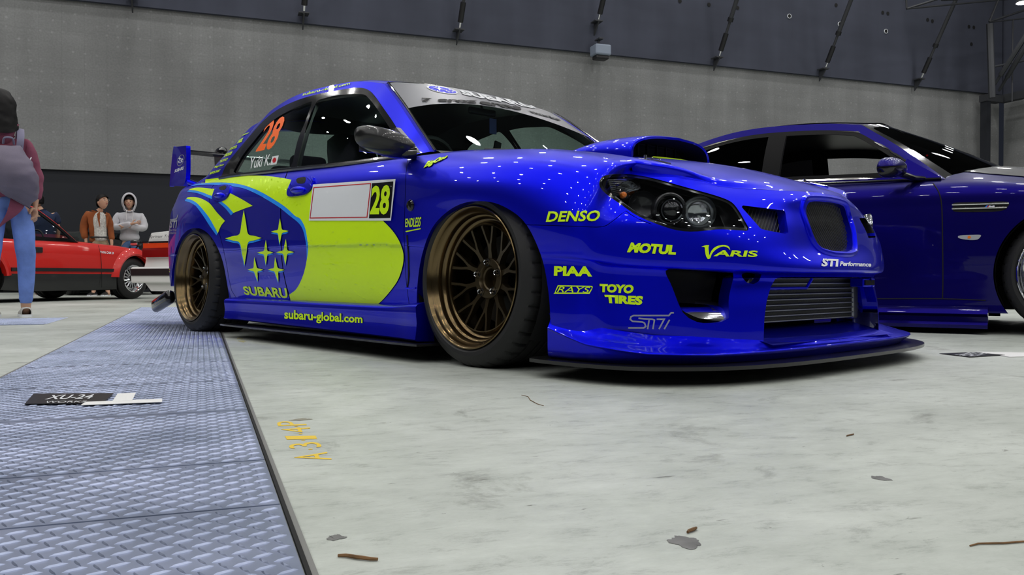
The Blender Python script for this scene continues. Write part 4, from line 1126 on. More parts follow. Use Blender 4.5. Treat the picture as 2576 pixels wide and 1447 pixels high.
SP = cr(np.array([(.33, .895), (.42, .900), (.54, .893), (.65, .872), (.735, .828), (.805, .755), (.865, .66), (.905, .55), (.932, .40), (.944, .2), (.946, .0)]), 5)
out = [(x, -w) for x, w in SP] + [(x, w) for x, w in SP[::-1][1:]]
back = [(.30, .86), (.30, -.86)]
PB().prism(out + back, .046, .057, 'z').obj('front_splitter', MT['carbon'], CAR, fixn=True)
# ================================================================== mouth, intercooler, ducts
ic = PB(); IX, IY0, IY1, IZ0, IZ1 = .745, -.335, .335, .158, .305
PB().box((IX - .035, 0, (IZ0 + IZ1) / 2), (.06, IY1 - IY0, IZ1 - IZ0)).obj('intercooler', mat('cooler_fins', (.05, .052, .05), .55, .6, bump=(300, .9, .004)), CAR)
ico = CAR.children[-1]
icn = [o for o in CAR.children if o.name.startswith('intercooler')][0]
for k in range(9):
    z = IZ0 + .004 + (IZ1 - IZ0 - .008) * k / 8
    PB().rbox((IX - .002, 0, z), (.012, IY1 - IY0 - .01, .0042), .0012).obj('cooler_bar', MT['alu'], icn)
for s in (-1, 1):
    PB().rbox((IX - .035, s * (.335 + .022), (IZ0 + IZ1) / 2), (.07, .044, IZ1 - IZ0 + .01), .010).obj('end_tank', MT['alu'], icn, True)
    PB().tube([(IX - .04, s * .375, .20), (IX - .05, s * .42, .195), (IX - .12, s * .46, .21)], [.03, .03, .03], 14).obj('cooler_pipe', MT['satin'], icn, True)
# dark void behind the openings
PB().rbox((.79, .315, .286), (.05, .09, .030), .004).obj('slot_bracket', MT['blue'], CAR); PB().box((.816, .315, .286), (.004, .07, .018)).obj('slot', MT['dark'], CAR)
PB().box((.52, 0, .25), (.02, .90, .26)).box((.58, 0, .47), (.02, .9, .20)).obj('front_backing', MT['dark'], CAR)
# bumper underside shelf over the mouth
sh = []
for t in np.linspace(0, 1, 2):
    sh.append([(x - .16 * t - .01, y, .303 - .004 * t) for x, y in [(.83, -.46), (.865, -.30), (.885, -.15), (.888, 0), (.885, .15), (.865, .30), (.83, .46)]])
PB().grid(np.array(sh), False).obj('bumper_shelf', MT['blue'], CAR, True)
# slotted bracket under the shelf at the near corner, and its twin across
for s in (1,):
    y0, y1 = (-.36, -.06)
    P = [(.80, y, z) for y, z in [(y0, .300), (y0, .270), (y1 - .035, .270), (y1, .300)]]
    pb = PB().tube([(p[0], s * p[1], p[2]) for p in P], .005, 6); pb.obj('duct_bracket', MT['blue'], CAR, True)
# corner ducts: black box behind, bright curved lip at the foot
for s in (-1, 1):
    pass
DB = np.array(dV); v2 = DB + np.array([-.10, .055, 0])
sg = (v2, dF); piece('duct_void', sg[0], sg[1], MT['dark'])
P_fl = smooth_poly([(1712, 762, 1), (1770, 765), (1828, 770, 1), (1836, 782), (1835, 800), (1822, 808), (1790, 806), (1760, 800), (1732, 785)], 4)
(fgV, fgF), _ = clip(dV, dF, fld(np.array(dV), P_fl))
pz = np.array(fgV)
mzx, mzn = pz[:, 2].max(), pz[:, 2].min(); t_ = (pz[:, 2] - mzn) / (mzx - mzn)
pz = pz + np.stack([-.012 - .040 * t_ ** 2, .006 + .014 * t_ ** 2, 0 * t_], 1)
piece('duct_lip', pz, fgF, MT['chrome'])
tw = np.array(tV) + np.array([-.05, .02, 0]); piece('tow_recess', tw, tF, MT['dark'])
# grilles: black louvred inserts
def insert(V, F, name, d):
    v = np.array(V) + np.array(d); return v, F
gj = join([(gV, gF), (g2V, g2F)]); g_v = np.array(gj[0]); g_v[:, 0] -= .020
mesh_obj('centre_grille', *both(g_v, gj[1]), MT['satin'], CAR)
cg = CAR.children[-1]; cgo = [o for o in CAR.children if o.name.startswith('centre_grille')][0]
def slats(x_at, yr, zr, poly, n, slope, parent, m, step=.0125):
    for k in range(n):
        y0 = yr[0] + step * k
        a = None; pts = []
        for t in np.linspace(0, 1, 40):
            z = zr[0] + (zr[1] - zr[0]) * t; y = y0 - slope * (z - zr[0])
            if sdf_poly(np.array([[y, z]]), poly)[0] < -.002: pts.append((x_at(y, z), y, z))
        if len(pts) > 2: PB().tube([pts[0], pts[len(pts) // 3], pts[2 * len(pts) // 3], pts[-1]], .0016, 5).obj('grille_slat', m, parent)
MT['slat'] = mat('grille_mesh_wire', (.045, .045, .045), .45, .4)
gT = BVHTree.FromPolygons([Vector(v) for v in both(g_v, gj[1])[0]], both(g_v, gj[1])[1])
def gx_(y, z):
    h = gT.ray_cast(Vector((2, y, z)), Vector((-1, 0, 0))); return (h[0].x if h[0] else .80) + .003
slats(gx_, (-.14, .21), (.39, .56), P_gr, 38, .45, cgo, MT['slat'])
sj = join([(sgV, sgF), (sg2V, sg2F)]); sgp = np.array(sj[0]) + np.array([-.035, .005, 0])
a1, a2 = piece('side_grille', sgp, sj[1], MT['satin'])
zy = np.array(sj[0])
if len(zy):
    y0, y1, z0, z1 = zy[:, 1].min(), zy[:, 1].max(), zy[:, 2].min(), zy[:, 2].max()
    P4 = [tuple(ES.plane(px, py, (1, 0, 0), float(zy[:, 0].mean()))[1:3]) for px, py in [(1863, 520), (1972, 534), (1980, 585), (1916, 573)]]
    P4 = [(p[0], p[1]) for p in P4]
    tr = BVHTree.FromPolygons([Vector(v) for v in zy], sj[1])
    def sgx(y, z):
        h = tr.ray_cast(Vector((2, y, z)), Vector((-1, 0, 0))); return (h[0].x if h[0] else float(zy[:, 0].mean())) - .028
    pw_ = [(y, z) for y, z in P4]
    for k in range(20):
        yy = y0 + .0135 * k - .03; pts = []
        for t in np.linspace(0, 1, 30):
            z = z0 + (z1 - z0) * t; y = yy + .55 * (z - z0) * 1.6
            h = tr.ray_cast(Vector((2, y, z)), Vector((-1, 0, 0)))
            if h[0]: pts.append((h[0].x - .028, y, z))
        if len(pts) > 3: PB().tube([pts[0], pts[-1]], .0014, 5).obj('grille_slat', MT['slat'], a1)
# blue ring round the centre grille
ring = smooth_poly([(y * 1.15, (z - .475) * 1.14 + .475) for y, z in _g], 6)
skinT = BVHTree.FromPolygons([Vector(v) for v in join([both(*SIDE), both(*HOOD)])[0]], join([both(*SIDE), both(*HOOD)])[1])
rp = []
for y, z in ring:
    h = skinT.ray_cast(Vector((2, y, z)), Vector((-1, 0, 0)))
    if h[0]: rp.append(np.array(h[0]) + np.array([-.002, 0, 0]))
rp.append(rp[0])
PB().tube(rp, .011, 10, False).obj('grille_frame', MT['blue'], CAR, True)
# ================================================================== headlamps
SURF = Surf([both(*SIDE), both(*HOOD), both(*ROOF), both(*SGH), both(*grid(WSG))], ES)
lV, lF = lens
MT['hsg'] = mat('lamp_housing_black', (.022, .022, .025), .28, .3, .6)
MT['refl'] = mat('lamp_reflector', (.45, .46, .48), .14, 1.0)
def headlamp(flip):
    f = (lambda V, F: mirror(V, F)) if flip else (lambda V, F: (V, F))
    v, g = f(lV, lF)
    ln = mesh_obj('headlamp', v, g, MT['glassc'], CAR)
    c = lV.mean(0); back = (lV - c) * .90 + c + np.array([-.085, .050, 0])
    B2 = []; bd = boundary(lF); n = len(lV)
    VV = np.concatenate([lV + np.array([-.002, .002, 0]), back]); FF = [tuple(i + n for i in q) for q in lF] + [(a, b, b + n, a + n) for a, b in bd]
    v, g = f(VV, FF); mesh_obj('lamp_bowl', v, g, MT['hsg'], ln)
    # black rim just inside the lens edge
    s_ = sdf_poly(PX(lV), P_hl) + 7
    (_, _), (rv, rf) = clip(lV, lF, s_); rv = np.array(rv) + np.array([-.003, .002, 0]); v, g = f(rv, rf); mesh_obj('lamp_rim', v, g, MT['gloss'], ln)
    dn = np.array([.80, -.60, 0.0])           # the way the lamp looks
    def at(px, py, dep): h = SURF.hit(px, py, 0); return np.array(h) - dn * dep
    def disc(px, py, dep, prof, m, nm, nseg=28):
        o = at(px, py, dep); pb = PB().lathe(prof, n=nseg); R = np.array(Matrix.Rotation(math.atan2(dn[1], dn[0]) + math.pi / 2, 3, 'Z'))
        pb.parts = [(np.asarray(a) @ R.T + o, b) for a, b in pb.parts]
        if flip: pb.parts = [mirror(a, b) for a, b in pb.parts]
        pb.obj(nm, m, ln, True, 40)
    disc(1692, 524, .030, [(.050, .04), (.050, -.004), (.046, -.008), (.041, -.004), (.041, .03)], MT['hsg'], 'projector_shroud')
    disc(1692, 524, .030, [(.040, .03), (.032, .016), (.030, -.006), (.025, -.016), (.015, -.022), (.0001, -.025)], MT['refl'], 'projector_lens') if False else disc(1697, 527, .034, [(.041, .02), (.034, .018), (.031, .0), (.026, -.010), (.015, -.016), (.0001, -.018)], MT['gloss'], 'projector_lens')
    disc(1697, 527, .032, [(.036, .004), (.034, -.004), (.030, -.004), (.030, .004)], MT['refl'], 'projector_ring')
    disc(1760, 535, .014, [(.052, -.012), (.050, .004), (.040, .024), (.022, .036), (.0001, .038)], MT['refl'], 'reflector_bowl')
    disc(1760, 548, .022, [(.010, -.004), (.010, .02)], MT['chrome'], 'bulb_shield', 12)
    disc(1580, 484, .020, [(.036, -.014), (.034, .0), (.026, .014), (.012, .022), (.0001, .024)], MT['refl'], 'indicator_reflector')
    disc(1572, 489, .014, [(.010, .02), (.010, .0), (.007, -.008), (.0001, -.010)], MT['amber'], 'indicator_bulb', 14)
    disc(1625, 515, .035, [(.046, .0), (.042, .012), (.028, .022), (.0001, .026)], MT['hsg'], 'side_pod')
    # bright ledge along the foot of the bowl
    ps = [at(px, py, .022) for px, py in [(1545, 490), (1572, 512), (1605, 536), (1640, 554), (1680, 566)]]
    pb = PB().tube(ps, .005, 6)
    if flip: pb.parts = [mirror(a, b) for a, b in pb.parts]
    pb.obj('reflector_ledge', MT['refl'], ln, True)
    # fluted grey panel of the outer corner
    rows_ = []
    for k in range(9):
        a = at(1530 + k * 1.5, 452 + k * 5, .012); b_ = at(1610 + k * 1, 447 + k * 3, .035); rows_.append([a, b_])
    pb = PB()
    for a, b_ in rows_: pb.tube([a, b_], .003, 5)
    if flip: pb.parts = [mirror(a, b) for a, b in pb.parts]
    pb.obj('fluted_panel', MT['refl'], ln, True)
headlamp(False); headlamp(True)
# ================================================================== bonnet scoop, pins
def hoodz(x, y):
    h = skinT.ray_cast(Vector((x, y, 2)), Vector((0, 0, -1))); return h[0].z if h[0] else .78
st = [(-.30, .16, .000), (-.24, .185, .012), (-.16, .205, .034), (-.06, .222, .055), (.05, .236, .068), (.12, .243, .074), (.165, .246, .076), (.180, .245, .074)]
P = []
for x, w, h in st:
    row = []
    for k in range(29):
        a = math.pi * k / 28; c, s = math.cos(a), math.sin(a)
        y = -w * math.copysign(abs(c) ** .42, c) ; e = abs(s) ** .55
        xx = x + .03 * (1 - (y / w) ** 2) * max(0, (x + .3) / .48)
        zz = hoodz(xx, y) - .006 + (h + .006 + .012 * (1 - (y / w) ** 2) * (h / .076)) * e
        row.append((xx, y, zz))
    P.append(row)
P = np.array(P); Pd = cr_axis(P, 4)
scoop = PB().grid(Pd, True)
mouth = P[-1]; cm = mouth.mean(0)
inner_ = (mouth - cm) * np.array([1, .945, .80]) + cm + np.array([-.001, 0, -.002]); inner2 = inner_ + np.array([-.12, 0, -.006])
scoop.grid(np.stack([Pd[-1], inner_]), True)
scoop.obj('bonnet_scoop', MT['blue'], CAR, True, 50, fixn=True)
sco = [o for o in CAR.children if o.name.startswith('bonnet_scoop')][0]
PB().grid(np.stack([inner_, inner2]), True).add(inner2, [tuple(range(len(inner2)))]).obj('scoop_throat', MT['dark'], sco)
low = PB().tube([(inner_[0][0] - .0, inner_[0][1], inner_[0][2] + .0), tuple(inner_[0] * .5 + inner_[-1] * .5 + np.array([.028, 0, .001])), tuple(inner_[-1])], .003, 5)
for k in range(-3, 4):
    y = k * .058; a = hoodz(.15, y)
    PB().box((.10, y, a + .045), (.012, .0022, .062)).obj('scoop_vane', MT['satin'], sco)
PB().tube([(.10, -.21, hoodz(.1, 0) + .048), (.10, .21, hoodz(.1, 0) + .048)], .0012, 5).obj('scoop_vane', MT['satin'], sco)
for s in (-1, 1):
    x, y = .470, .50; z = hoodz(x, -y); pin = PB()
    zs = hoodz(x + .06, -y); tl = math.degrees(math.atan2(z - zs, .06))
    R = rot('Y', tl)
    pin.rbox((x, s * y, z + .004), (.060, .030, .004), .0015, R).cyl((x - .012, s * y, z + .002), (x - .012, s * y, z + .021), .005, 10).tube([(x - .012, s * y, z + .014), (x + .03, s * y + .004, z + .006), (x + .05, s * y, z + .0)], .002, 5)
    pin.tube([(x + .02, s * y - .012, z + .001), (x + .08, s * y - .012, z - .016), (x + .088, s * y, z - .018), (x + .08, s * y + .012, z - .016), (x + .02, s * y + .012, z + .001)], .0035, 6)
    o = pin.obj('bonnet_pin', MT['chrome'], CAR, True); 
# ================================================================== mirrors
def door_mirror(s):
    c = np.array([-.462, .905, .812]); P = []
    for i in range(15):
        u = i / 14; a = math.pi * u
        yy = -math.cos(a) * .108; k = math.sin(a) ** .55
        row = []
        for j in range(25):
            t = 2 * math.pi * j / 24; cx, cz = math.cos(t), math.sin(t)
            fx_ = .070 if cx > 0 else .030
            row.append((c[0] + fx_ * k * math.copysign(abs(cx) ** .85, cx) - .10 * (yy / .11) * .25 - .004, c[1] + yy, c[2] + .050 * k * math.copysign(abs(cz) ** .8, cz) + .022 * (-(-yy) / .11) * 1.0 + .0))
        P.append(row)
    P = np.array(P); P[:, :, 1] *= s
    m = PB().grid(P, s > 0).obj('door_mirror', MT['carbon'], CAR, True, fixn=True)
    arm = [(-.405, .800, .775), (-.43, .84, .775), (-.455, .87, .785)]
    PB().tube([(x, s * y, z) for x, y, z in arm], [.040, .034, .03], 12, ry=.6).obj('mirror_arm', MT['gloss'], m, True)
    tri = [(-.43, .776, .783), (-.68, .772, .795), (-.640, .742, .905), (-.62, .738, .908), (-.45, .770, .80)]
    V = [(x, s * (y + .010), z) for x, y, z in tri] + [(x, s * (y - .012), z) for x, y, z in tri]; n = len(tri)
    mesh_obj('mirror_foot', V, [tuple(range(n)), tuple(reversed(range(n, 2 * n)))] + [(i, (i + 1) % n, (i + 1) % n + n, i + n) for i in range(n)], MT['carbon'], m, False)
    PB().box((-.502, s * .905, .812), (.004, .17, .075)).obj('mirror_glass', MT['chrome'], m)
door_mirror(-1); door_mirror(1)
# ================================================================== rear wing, roof vane
wing = empty('w', None); bpy.data.objects.remove(wing)
wg = PB()
af = [(-3.22, 1.128), (-3.24, 1.142), (-3.30, 1.152), (-3.40, 1.158), (-3.47, 1.158), (-3.40, 1.138), (-3.30, 1.120), (-3.24, 1.116)]
wg.prism([(x + .0, z - .012) for x, z in af], -.60, .60); wo = wg.obj('rear_wing', MT['gloss'], CAR, True, 30)
for s in (-1, 1):
    ep = smooth_poly([(-3.205, 1.135), (-3.215, 1.150, 1), (-3.41, 1.165, 1), (-3.44, 1.15), (-3.505, .935), (-3.49, .915, 1), (-3.26, .895, 1), (-3.22, .93), (-3.205, 1.0)], 4)
    PB().prism([tuple(p) for p in ep], s * .600, s * .628).obj('wing_end_plate', MT['blue'], wo, fixn=True)
    PB().tube([(-3.24, s * .60, .925), (-3.20, s * .56, .905), (-3.12, s * .50, .900)], [.030, .028, .02], 10, ry=.6).obj('wing_foot', MT['blue'], wo, True)
    PB().prism([(-3.27, 1.12), (-3.43, 1.14), (-3.40, .90), (-3.20, .90)], s * .335, s * .355).obj('wing_stay', MT['gloss'], wo, fixn=True)
    PB().sphere((-3.34, s * .345, 1.150), (.09, .03, .035), 14, 8).obj('stay_cap', MT['gloss'], wo, True)
P = []
for yy in np.linspace(-.50, .50, 21):
    e = 1 - (yy / .5) ** 8; e = max(e, .0) ** .5; zb_ = 1.182 + .045 * (1 - (yy / .5) ** 2)
    P.append([(-2.26 + .02 * (1 - abs(yy)), yy, zb_ + .0), (-2.33, yy, zb_ + .060 * e), (-2.40, yy, zb_ + .080 * e), (-2.45, yy, zb_ + .062 * e), (-2.46, yy, zb_ + .02 * e), (-2.42, yy, zb_ - .035), (-2.30, yy, zb_ - .01)])
P = np.array(P); Pc = cr_axis(P.swapaxes(0, 1), 4).swapaxes(0, 1)
pb = PB().grid(Pc, False); pb.add(Pc[0], [tuple(range(Pc.shape[1]))]); pb.add(Pc[-1], [tuple(reversed(range(Pc.shape[1])))])
pb.obj('roof_spoiler', MT['blue'], CAR, True, 50, fixn=True)
# rear corner fins (black) under the bumper
for s in (-1, 1):
    PB().rbox((-3.14, s * .80, .155), (.30, .06, .085), .028, rot('Y', -14)).obj('rear_corner_fin', MT['gloss'], CAR, True)
PB().box((-3.12, 0, .17), (.20, 1.3, .08)).obj('rear_diffuser', MT['dark'], CAR)
# ================================================================== livery, laid on the skin
def cA(x, y): return (380 + x / 3.68, 180 + y / 3.68)
def cB(x, y): return (380 + x / 3.68, 480 + y / 3.68)
def cC(x, y): return (980 + x / 3.68, 180 + y / 3.68)
def cD(x, y): return (980 + x / 3.68, 500 + y / 3.68)
def cE(x, y): return (1480 + x / 3.0655, 340 + y / 3.0655)
def cF(x, y): return (1340 + x / 2.6286, 600 + y / 2.6286)
def cG(x, y): return (420 + x / 8.5633, 360 + y / 8.5633)
def cH(x, y): return (380 + x / 8.0375, 520 + y / 8.0375)
def cI(x, y): return (500 + x / 9.644, 300 + y / 9.644)
def cW(x, y): return (960 + x / 4.2933, 190 + y / 4.2933)
def pts(f, L): return [f(*p[:2]) + ((1,) if len(p) > 2 else ()) for p in L]
def decal(name, rings, m, off=.0015, step=6, parent=None, surf=None, smooth=True, n=5):
    if not isinstance(rings[0], list): rings = [rings]
    R = [smooth_poly(r, n) if smooth and any(len(p) > 2 for p in r) else (cr([p[:2] for p in r], n, True) if smooth else [p[:2] for p in r]) for r in rings]
    return (surf or SURF).lay(name, poly_bm(R), m, parent or CAR, off, step)
def words(name, body, q, m, bold=.02, shear=0.0, off=.0024, step=5, surf=None, parent=None):
    return (surf or SURF).lay(name, quad_map(text_bm(body, bold, shear), q), m, parent or CAR, off, step)
Y_, K_ = MT['yel'], MT['sky']
# sweep of the yellow field: outer outline
inner_edge = [cB(1405, 275), cA(1340, 1350), cA(1250, 1260), cA(1130, 1180), cA(1000, 1110), cA(850, 1055), cA(700, 1035), cA(560, 1035), cA(430, 1045), cA(365, 1060)]
y_up = [(481.3, 465), (490, 458.5), (507.6, 453.2), (536.8, 449.5), (566, 446.8), (606.8, 444.2), (640, 443.0), (677, 444.5), (716.6, 449.8), (740, 455), (760, 461), (820, 478), (880, 500), (925, 523), (964, 555), (988.7, 580.5), (1005, 605), (1014.5, 629.5), (1016.8, 650), (1013, 675.6), (1002, 705.5), (983, 732.7), (961.5, 757), (946.6, 768.6)]
y_in = [(729, 741), (744, 730), (755, 713.7), (766, 686.5), (772.7, 656.6), (776.7, 626.7), (774, 599.6), (768.6, 572.4), (757, 551), (744, 543.5), (719.7, 521.4), (687, 500.0), (651.7, 480.6), (611, 466.2), (570, 460.6), (532, 460.8), (497, 463.4)]
P1 = [(x, y, 1) if i in (0, len(y_up) - 1) else (x, y) for i, (x, y) in enumerate(y_up)] + [(732, 754.5, 1)] + [(x, y, 1) if i == 0 else (x, y) for i, (x, y) in enumerate(y_in)]
decal('livery_field', P1, Y_, .0030, 4)
P2 = [(480, 469.4, 1), (497, 463.4)] + [(x, y) for x, y in y_in[::-1][1:] if not (y > 690 or False)]
P2 = [(480, 469.4, 1)] + [p for p in y_in[::-1] if p[1] < 660 or p[0] > 772] + [(768.6, 692, 1), (772.2, 660), (772.6, 630), (769.8, 605), (763, 578), (752, 561), (730.5, 543.5), (706, 523.7), (679, 506.5), (646, 488), (611, 474), (570, 468.2), (521, 465.4)]
decal('livery_band', P2, K_, .0026, 5)
decal('livery_stripe', pts(cG, [(470, 1015, 1), (550, 980), (700, 962), (950, 985), (1065, 992, 1), (1020, 1080), (1000, 1145, 1), (900, 1120), (780, 1070), (640, 1030), (550, 1018)]), Y_, .0016)
decal('livery_stripe', pts(cG, [(440, 1052, 1), (480, 1018), (550, 1018), (640, 1030), (780, 1070), (900, 1120), (1000, 1145, 1), (990, 1215, 1), (870, 1170), (700, 1095), (560, 1065)]), K_, .0014)
decal('livery_stripe', [(469, 500.7, 1), (472.5, 497, 1), (485.4, 496.4), (501.7, 498.4), (519, 506), (531, 515), (545.8, 534), (566.6, 556, 1), (557, 568), (548.6, 587, 1), (529, 551), (514, 531), (506.4, 522), (494.7, 510.6), (480.7, 503)], Y_, .0016)
decal('livery_stripe', [(465.5, 506, 1), (469, 500.7), (480.7, 503), (494.7, 510.6), (506.4, 522), (514, 531), (529, 551), (548.6, 587, 1), (545, 592, 1), (529, 570), (512, 543.6), (494.5, 520), (490, 516.5), (478.4, 510)], K_, .0014)
decal('livery_stripe', pts(cA, [(730, 1125, 1), (840, 1182), (945, 1245, 1), (900, 1258), (820, 1288), (765, 1310, 1), (712, 1250), (655, 1205, 1), (700, 1180)]), Y_, .0016)
decal('livery_stripe', pts(cA, [(655, 1205, 1), (712, 1250), (765, 1310, 1), (742, 1332, 1), (690, 1268), (625, 1212, 1)]), K_, .0014)
def star(c, T, R, B, L, w=.16):
    c = np.array(c, float); out = []
    tips = [np.array(t, float) for t in (T, R, B, L)]
    for i in range(4):
        a, b = tips[i], tips[(i + 1) % 4]; ia = c + (a - c) * w * (1.15 if i % 2 == 0 else 1) ; ib = c + (b - c) * w
        cc = c + (a - c) * w * (1.0 if i % 2 == 0 else .6) + (b - c) * w * (1.0 if i % 2 else .6)
        cc = c + ((a - c) * (.19 if i % 2 == 0 else .29) + (b - c) * (.29 if i % 2 == 0 else .19))
        out += [(*a, 1), tuple(a + (cc - a) * .52 + (c - cc) * .10), tuple(cc + (c - cc) * .18), tuple(b + (cc - b) * .52 + (c - cc) * .10)]
    return out
ST_ = [((866, 442), (865, 180), (1032, 438), (872, 690), (693, 442)), ((1201, 378), (1200, 255), (1281, 374), (1197, 496), (1117, 380)), ((1068, 573), (1070, 457), (1141, 571), (1070, 690), (989, 573)),
       ((1250, 568), (1255, 447), (1331, 568), (1251, 688), (1165, 569)), ((973, 733), (962, 613), (1048, 731), (994, 840), (900, 730)), ((1163, 732), (1155, 613), (1243, 733), (1186, 848), (1087, 729))]
for a in ST_:
    P = [cB(*p) for p in a]; S1 = star(*P)
    dx, dy = (-1.2, 5.0) if a is ST_[0] else (-.9, 4.0)
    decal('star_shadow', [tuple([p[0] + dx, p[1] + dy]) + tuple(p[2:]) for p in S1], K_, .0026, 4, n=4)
    decal('livery_star', S1, Y_, .0040, 4, n=4)
def qc(f, *P): return [f(*p) for p in P]
words('door_lettering', 'SUBARU', qc(cB, (872, 963), (1275, 998), (1255, 900), (849, 883)), Y_, .035)
words('sill_lettering', 'subaru-global.com', qc(cB, (1240, 1195), (1962, 1262), (1962, 1140), (1240, 1070)), Y_, .02, surf=None) if False else None
# number panel
decal('number_panel', [tuple(cA(*p)) for p in [(1508, 1050), (2275, 998), (2232, 1382), (1470, 1382)]], MT['vwhite'], .0056, 5, smooth=False)
decal('panel_border', [[tuple(cA(*p)) for p in [(1515, 1075), (2050, 1036), (2015, 1355), (1480, 1362)]], [tuple(cA(*p)) for p in [(1521, 1083), (2042, 1044), (2008, 1347), (1487, 1354)]]], MT['vred'], .0066, 5, smooth=False)
decal('number_field', [tuple(cA(*p)) for p in [(2058, 1038), (2256, 1021), (2226, 1357), (2030, 1360)]], MT['vblack'], .0066, 5, smooth=False)
words('start_number', '28', qc(cA, (2040, 1328), (2212, 1326), (2236, 1050), (2062, 1062)), Y_, .035, off=.0078)
# window number and name
words('window_number', '28', qc(cA, (968, 748), (1130, 716), (1262, 408), (1085, 446)), MT['orange'], .03, off=.0014)
words('driver_name', 'Yuki K.', qc(cA, (905, 903), (1100, 868), (1122, 762), (925, 800)), MT['vwhite'], .015, off=.0014)
decal('window_flag', [tuple(cA(*p)) for p in [(1125, 787), (1185, 777), (1163, 860), (1104, 868)]], MT['vwhite'], .0014, smooth=False)
fc = cA(1144, 822); decal('flag_disc', [(fc[0] + 4.6 * math.cos(a) + .8 * math.sin(a) * 1.5, fc[1] - 6.5 * math.sin(a)) for a in np.linspace(0, 2 * math.pi, 20, endpoint=False)], MT['vred'], .0020, smooth=False)
words('rail_lettering', 'subaru-global.com', qc(cA, (1400, 236), (1838, 131), (1850, 99), (1412, 200)), Y_, .02)
# small sponsor words up the rear pillar
for body, q in [('DENSO', [(1060, 415), (1220, 345), (1238, 315), (1090, 372)]), ('VARIS', [(915, 605), (1045, 560), (1095, 445), (985, 505)]), ('RAYS', [(750, 760), (920, 705), (945, 632), (790, 690)]), ('ENDLESS', [(615, 925), (790, 865), (838, 780), (668, 840)]), ('TOYO', [(505, 1068), (685, 1005), (733, 935), (530, 1005)]), ('BigOne', [(375, 1202), (600, 1135), (635, 1078), (410, 1140)]), ('NIPPON PAINT', [(262, 1352), (512, 1280), (540, 1215), (300, 1285)])]:
    words('pillar_lettering', body, qc(cI, *q), Y_, .05, step=5)
# nose and bumper
def outlined(name, body, q, m=Y_, bold=.05, shear=0.0, wide=.028, k=MT['navy']):
    words(name + '_outline', body, q, k, bold + wide, shear, .0020, 4); return words(name, body, q, m, bold, shear, .0036, 4)
outlined('sponsor_lettering', 'DENSO', qc(cC, (1452, 1395), (1925, 1388), (1955, 1287), (1478, 1297)), bold=.025, shear=.0)
outlined('sponsor_lettering', 'MOTUL', qc(cE, (297, 905), (672, 925), (680, 850), (330, 828)), bold=.06)
words('sponsor_lettering', 'PIAA', qc(cD, (1525, 714), (1872, 721), (1870, 628), (1528, 624)), Y_, .05)
rr = pts(cD, [(1532, 872), (1560, 802, 1), (1870, 808, 1), (1878, 822), (1850, 880, 1), (1545, 880)])
decal('sponsor_lettering', [rr, [((p[0] - 1443) * .945 + 1443, (p[1] - 728.5) * .74 + 728.5) + tuple(p[2:]) for p in rr]], Y_, .0018, n=3)
words('sponsor_lettering', 'RAYS', qc(cD, (1552, 866), (1835, 870), (1862, 818), (1580, 814)), Y_, .0, off=.0018)
words('sponsor_lettering', 'TOYO', qc(cD, (1940, 866), (2250, 880), (2268, 798), (1940, 788)), Y_, .06)
words('sponsor_lettering', 'TIRES', qc(cD, (1998, 966), (2335, 986), (2352, 902), (1985, 890)), Y_, .06)
words('sponsor_lettering', 'ENDLESS', qc(cC, (150, 1442), (288, 1438), (300, 1346), (152, 1362)), Y_, .02)
decal('sponsor_underline', pts(cD, [(150, 300, 1), (290, 272, 1), (292, 282, 1), (155, 310, 1)]), Y_, smooth=False)
# VARIS: tall swept V with an arch over the rest
decal('sponsor_lettering', pts(cE, [(870, 862, 1), (905, 850), (930, 850, 1), (925, 870), (928, 905), (932, 930, 1), (950, 890), (985, 860), (1040, 848), (1080, 860), (1092, 888, 1), (1070, 868), (1035, 860), (990, 878), (955, 912), (938, 950), (920, 957, 1), (905, 930), (898, 890), (895, 866)]), Y_, .0018)
words('sponsor_lettering', 'ARIS', qc(cE, (962, 935), (1298, 942), (1306, 892), (985, 888)), Y_, .03)
words('sponsor_lettering', 'STI', qc(cE, (1790, 1015), (1920, 1018), (1925, 960), (1805, 955)), MT['vwhite'], .045)
words('sponsor_lettering', 'Performance', qc(cE, (1935, 1012), (2175, 1018), (2180, 984), (1942, 976)), MT['vwhite'], .04)
# hand-lettered script near the windscreen
outlined('script_lettering', 'BigOne', qc(cC, (312, 915), (520, 818), (555, 772), (345, 842)), bold=.05, shear=.25, wide=.04, k=MT['vblack'])
# three-stroke badge in silver
def stroke(name, path, w, m):
    P = [np.array(p, float) for p in path]; L_, R_ = [], []
    for i, p in enumerate(P):
        a = P[max(i - 1, 0)]; b = P[min(i + 1, len(P) - 1)]; d0 = (p - a); d1 = (b - p)
        d0 = d0 / (np.linalg.norm(d0) + 1e-9) if i > 0 else d1 / np.linalg.norm(d1); d1 = d1 / (np.linalg.norm(d1) + 1e-9) if i < len(P) - 1 else d0
        n0 = np.array([-d0[1], d0[0]]); n1 = np.array([-d1[1], d1[0]]); nn = n0 + n1; nn /= np.linalg.norm(nn); s = w / max(.35, nn @ n0)
        L_.append(tuple(p + nn * s)); R_.append(tuple(p - nn * s))
    return decal(name, L_ + R_[::-1], m, .0018, smooth=False)
SV = MT['silver']
for path in [[(632, 592), (735, 592), (748, 582), (740, 560), (725, 553), (660, 548), (645, 535), (650, 518), (668, 510), (900, 510), (915, 492), (933, 492)],
             [(700, 528), (738, 532), (790, 534), (805, 540), (795, 600)], [(770, 540), (760, 600)], [(820, 534), (870, 534), (835, 600)], [(905, 538), (870, 600)]]:
    stroke('badge_stroke', [cF(*p) for p in path], 1.9, SV)
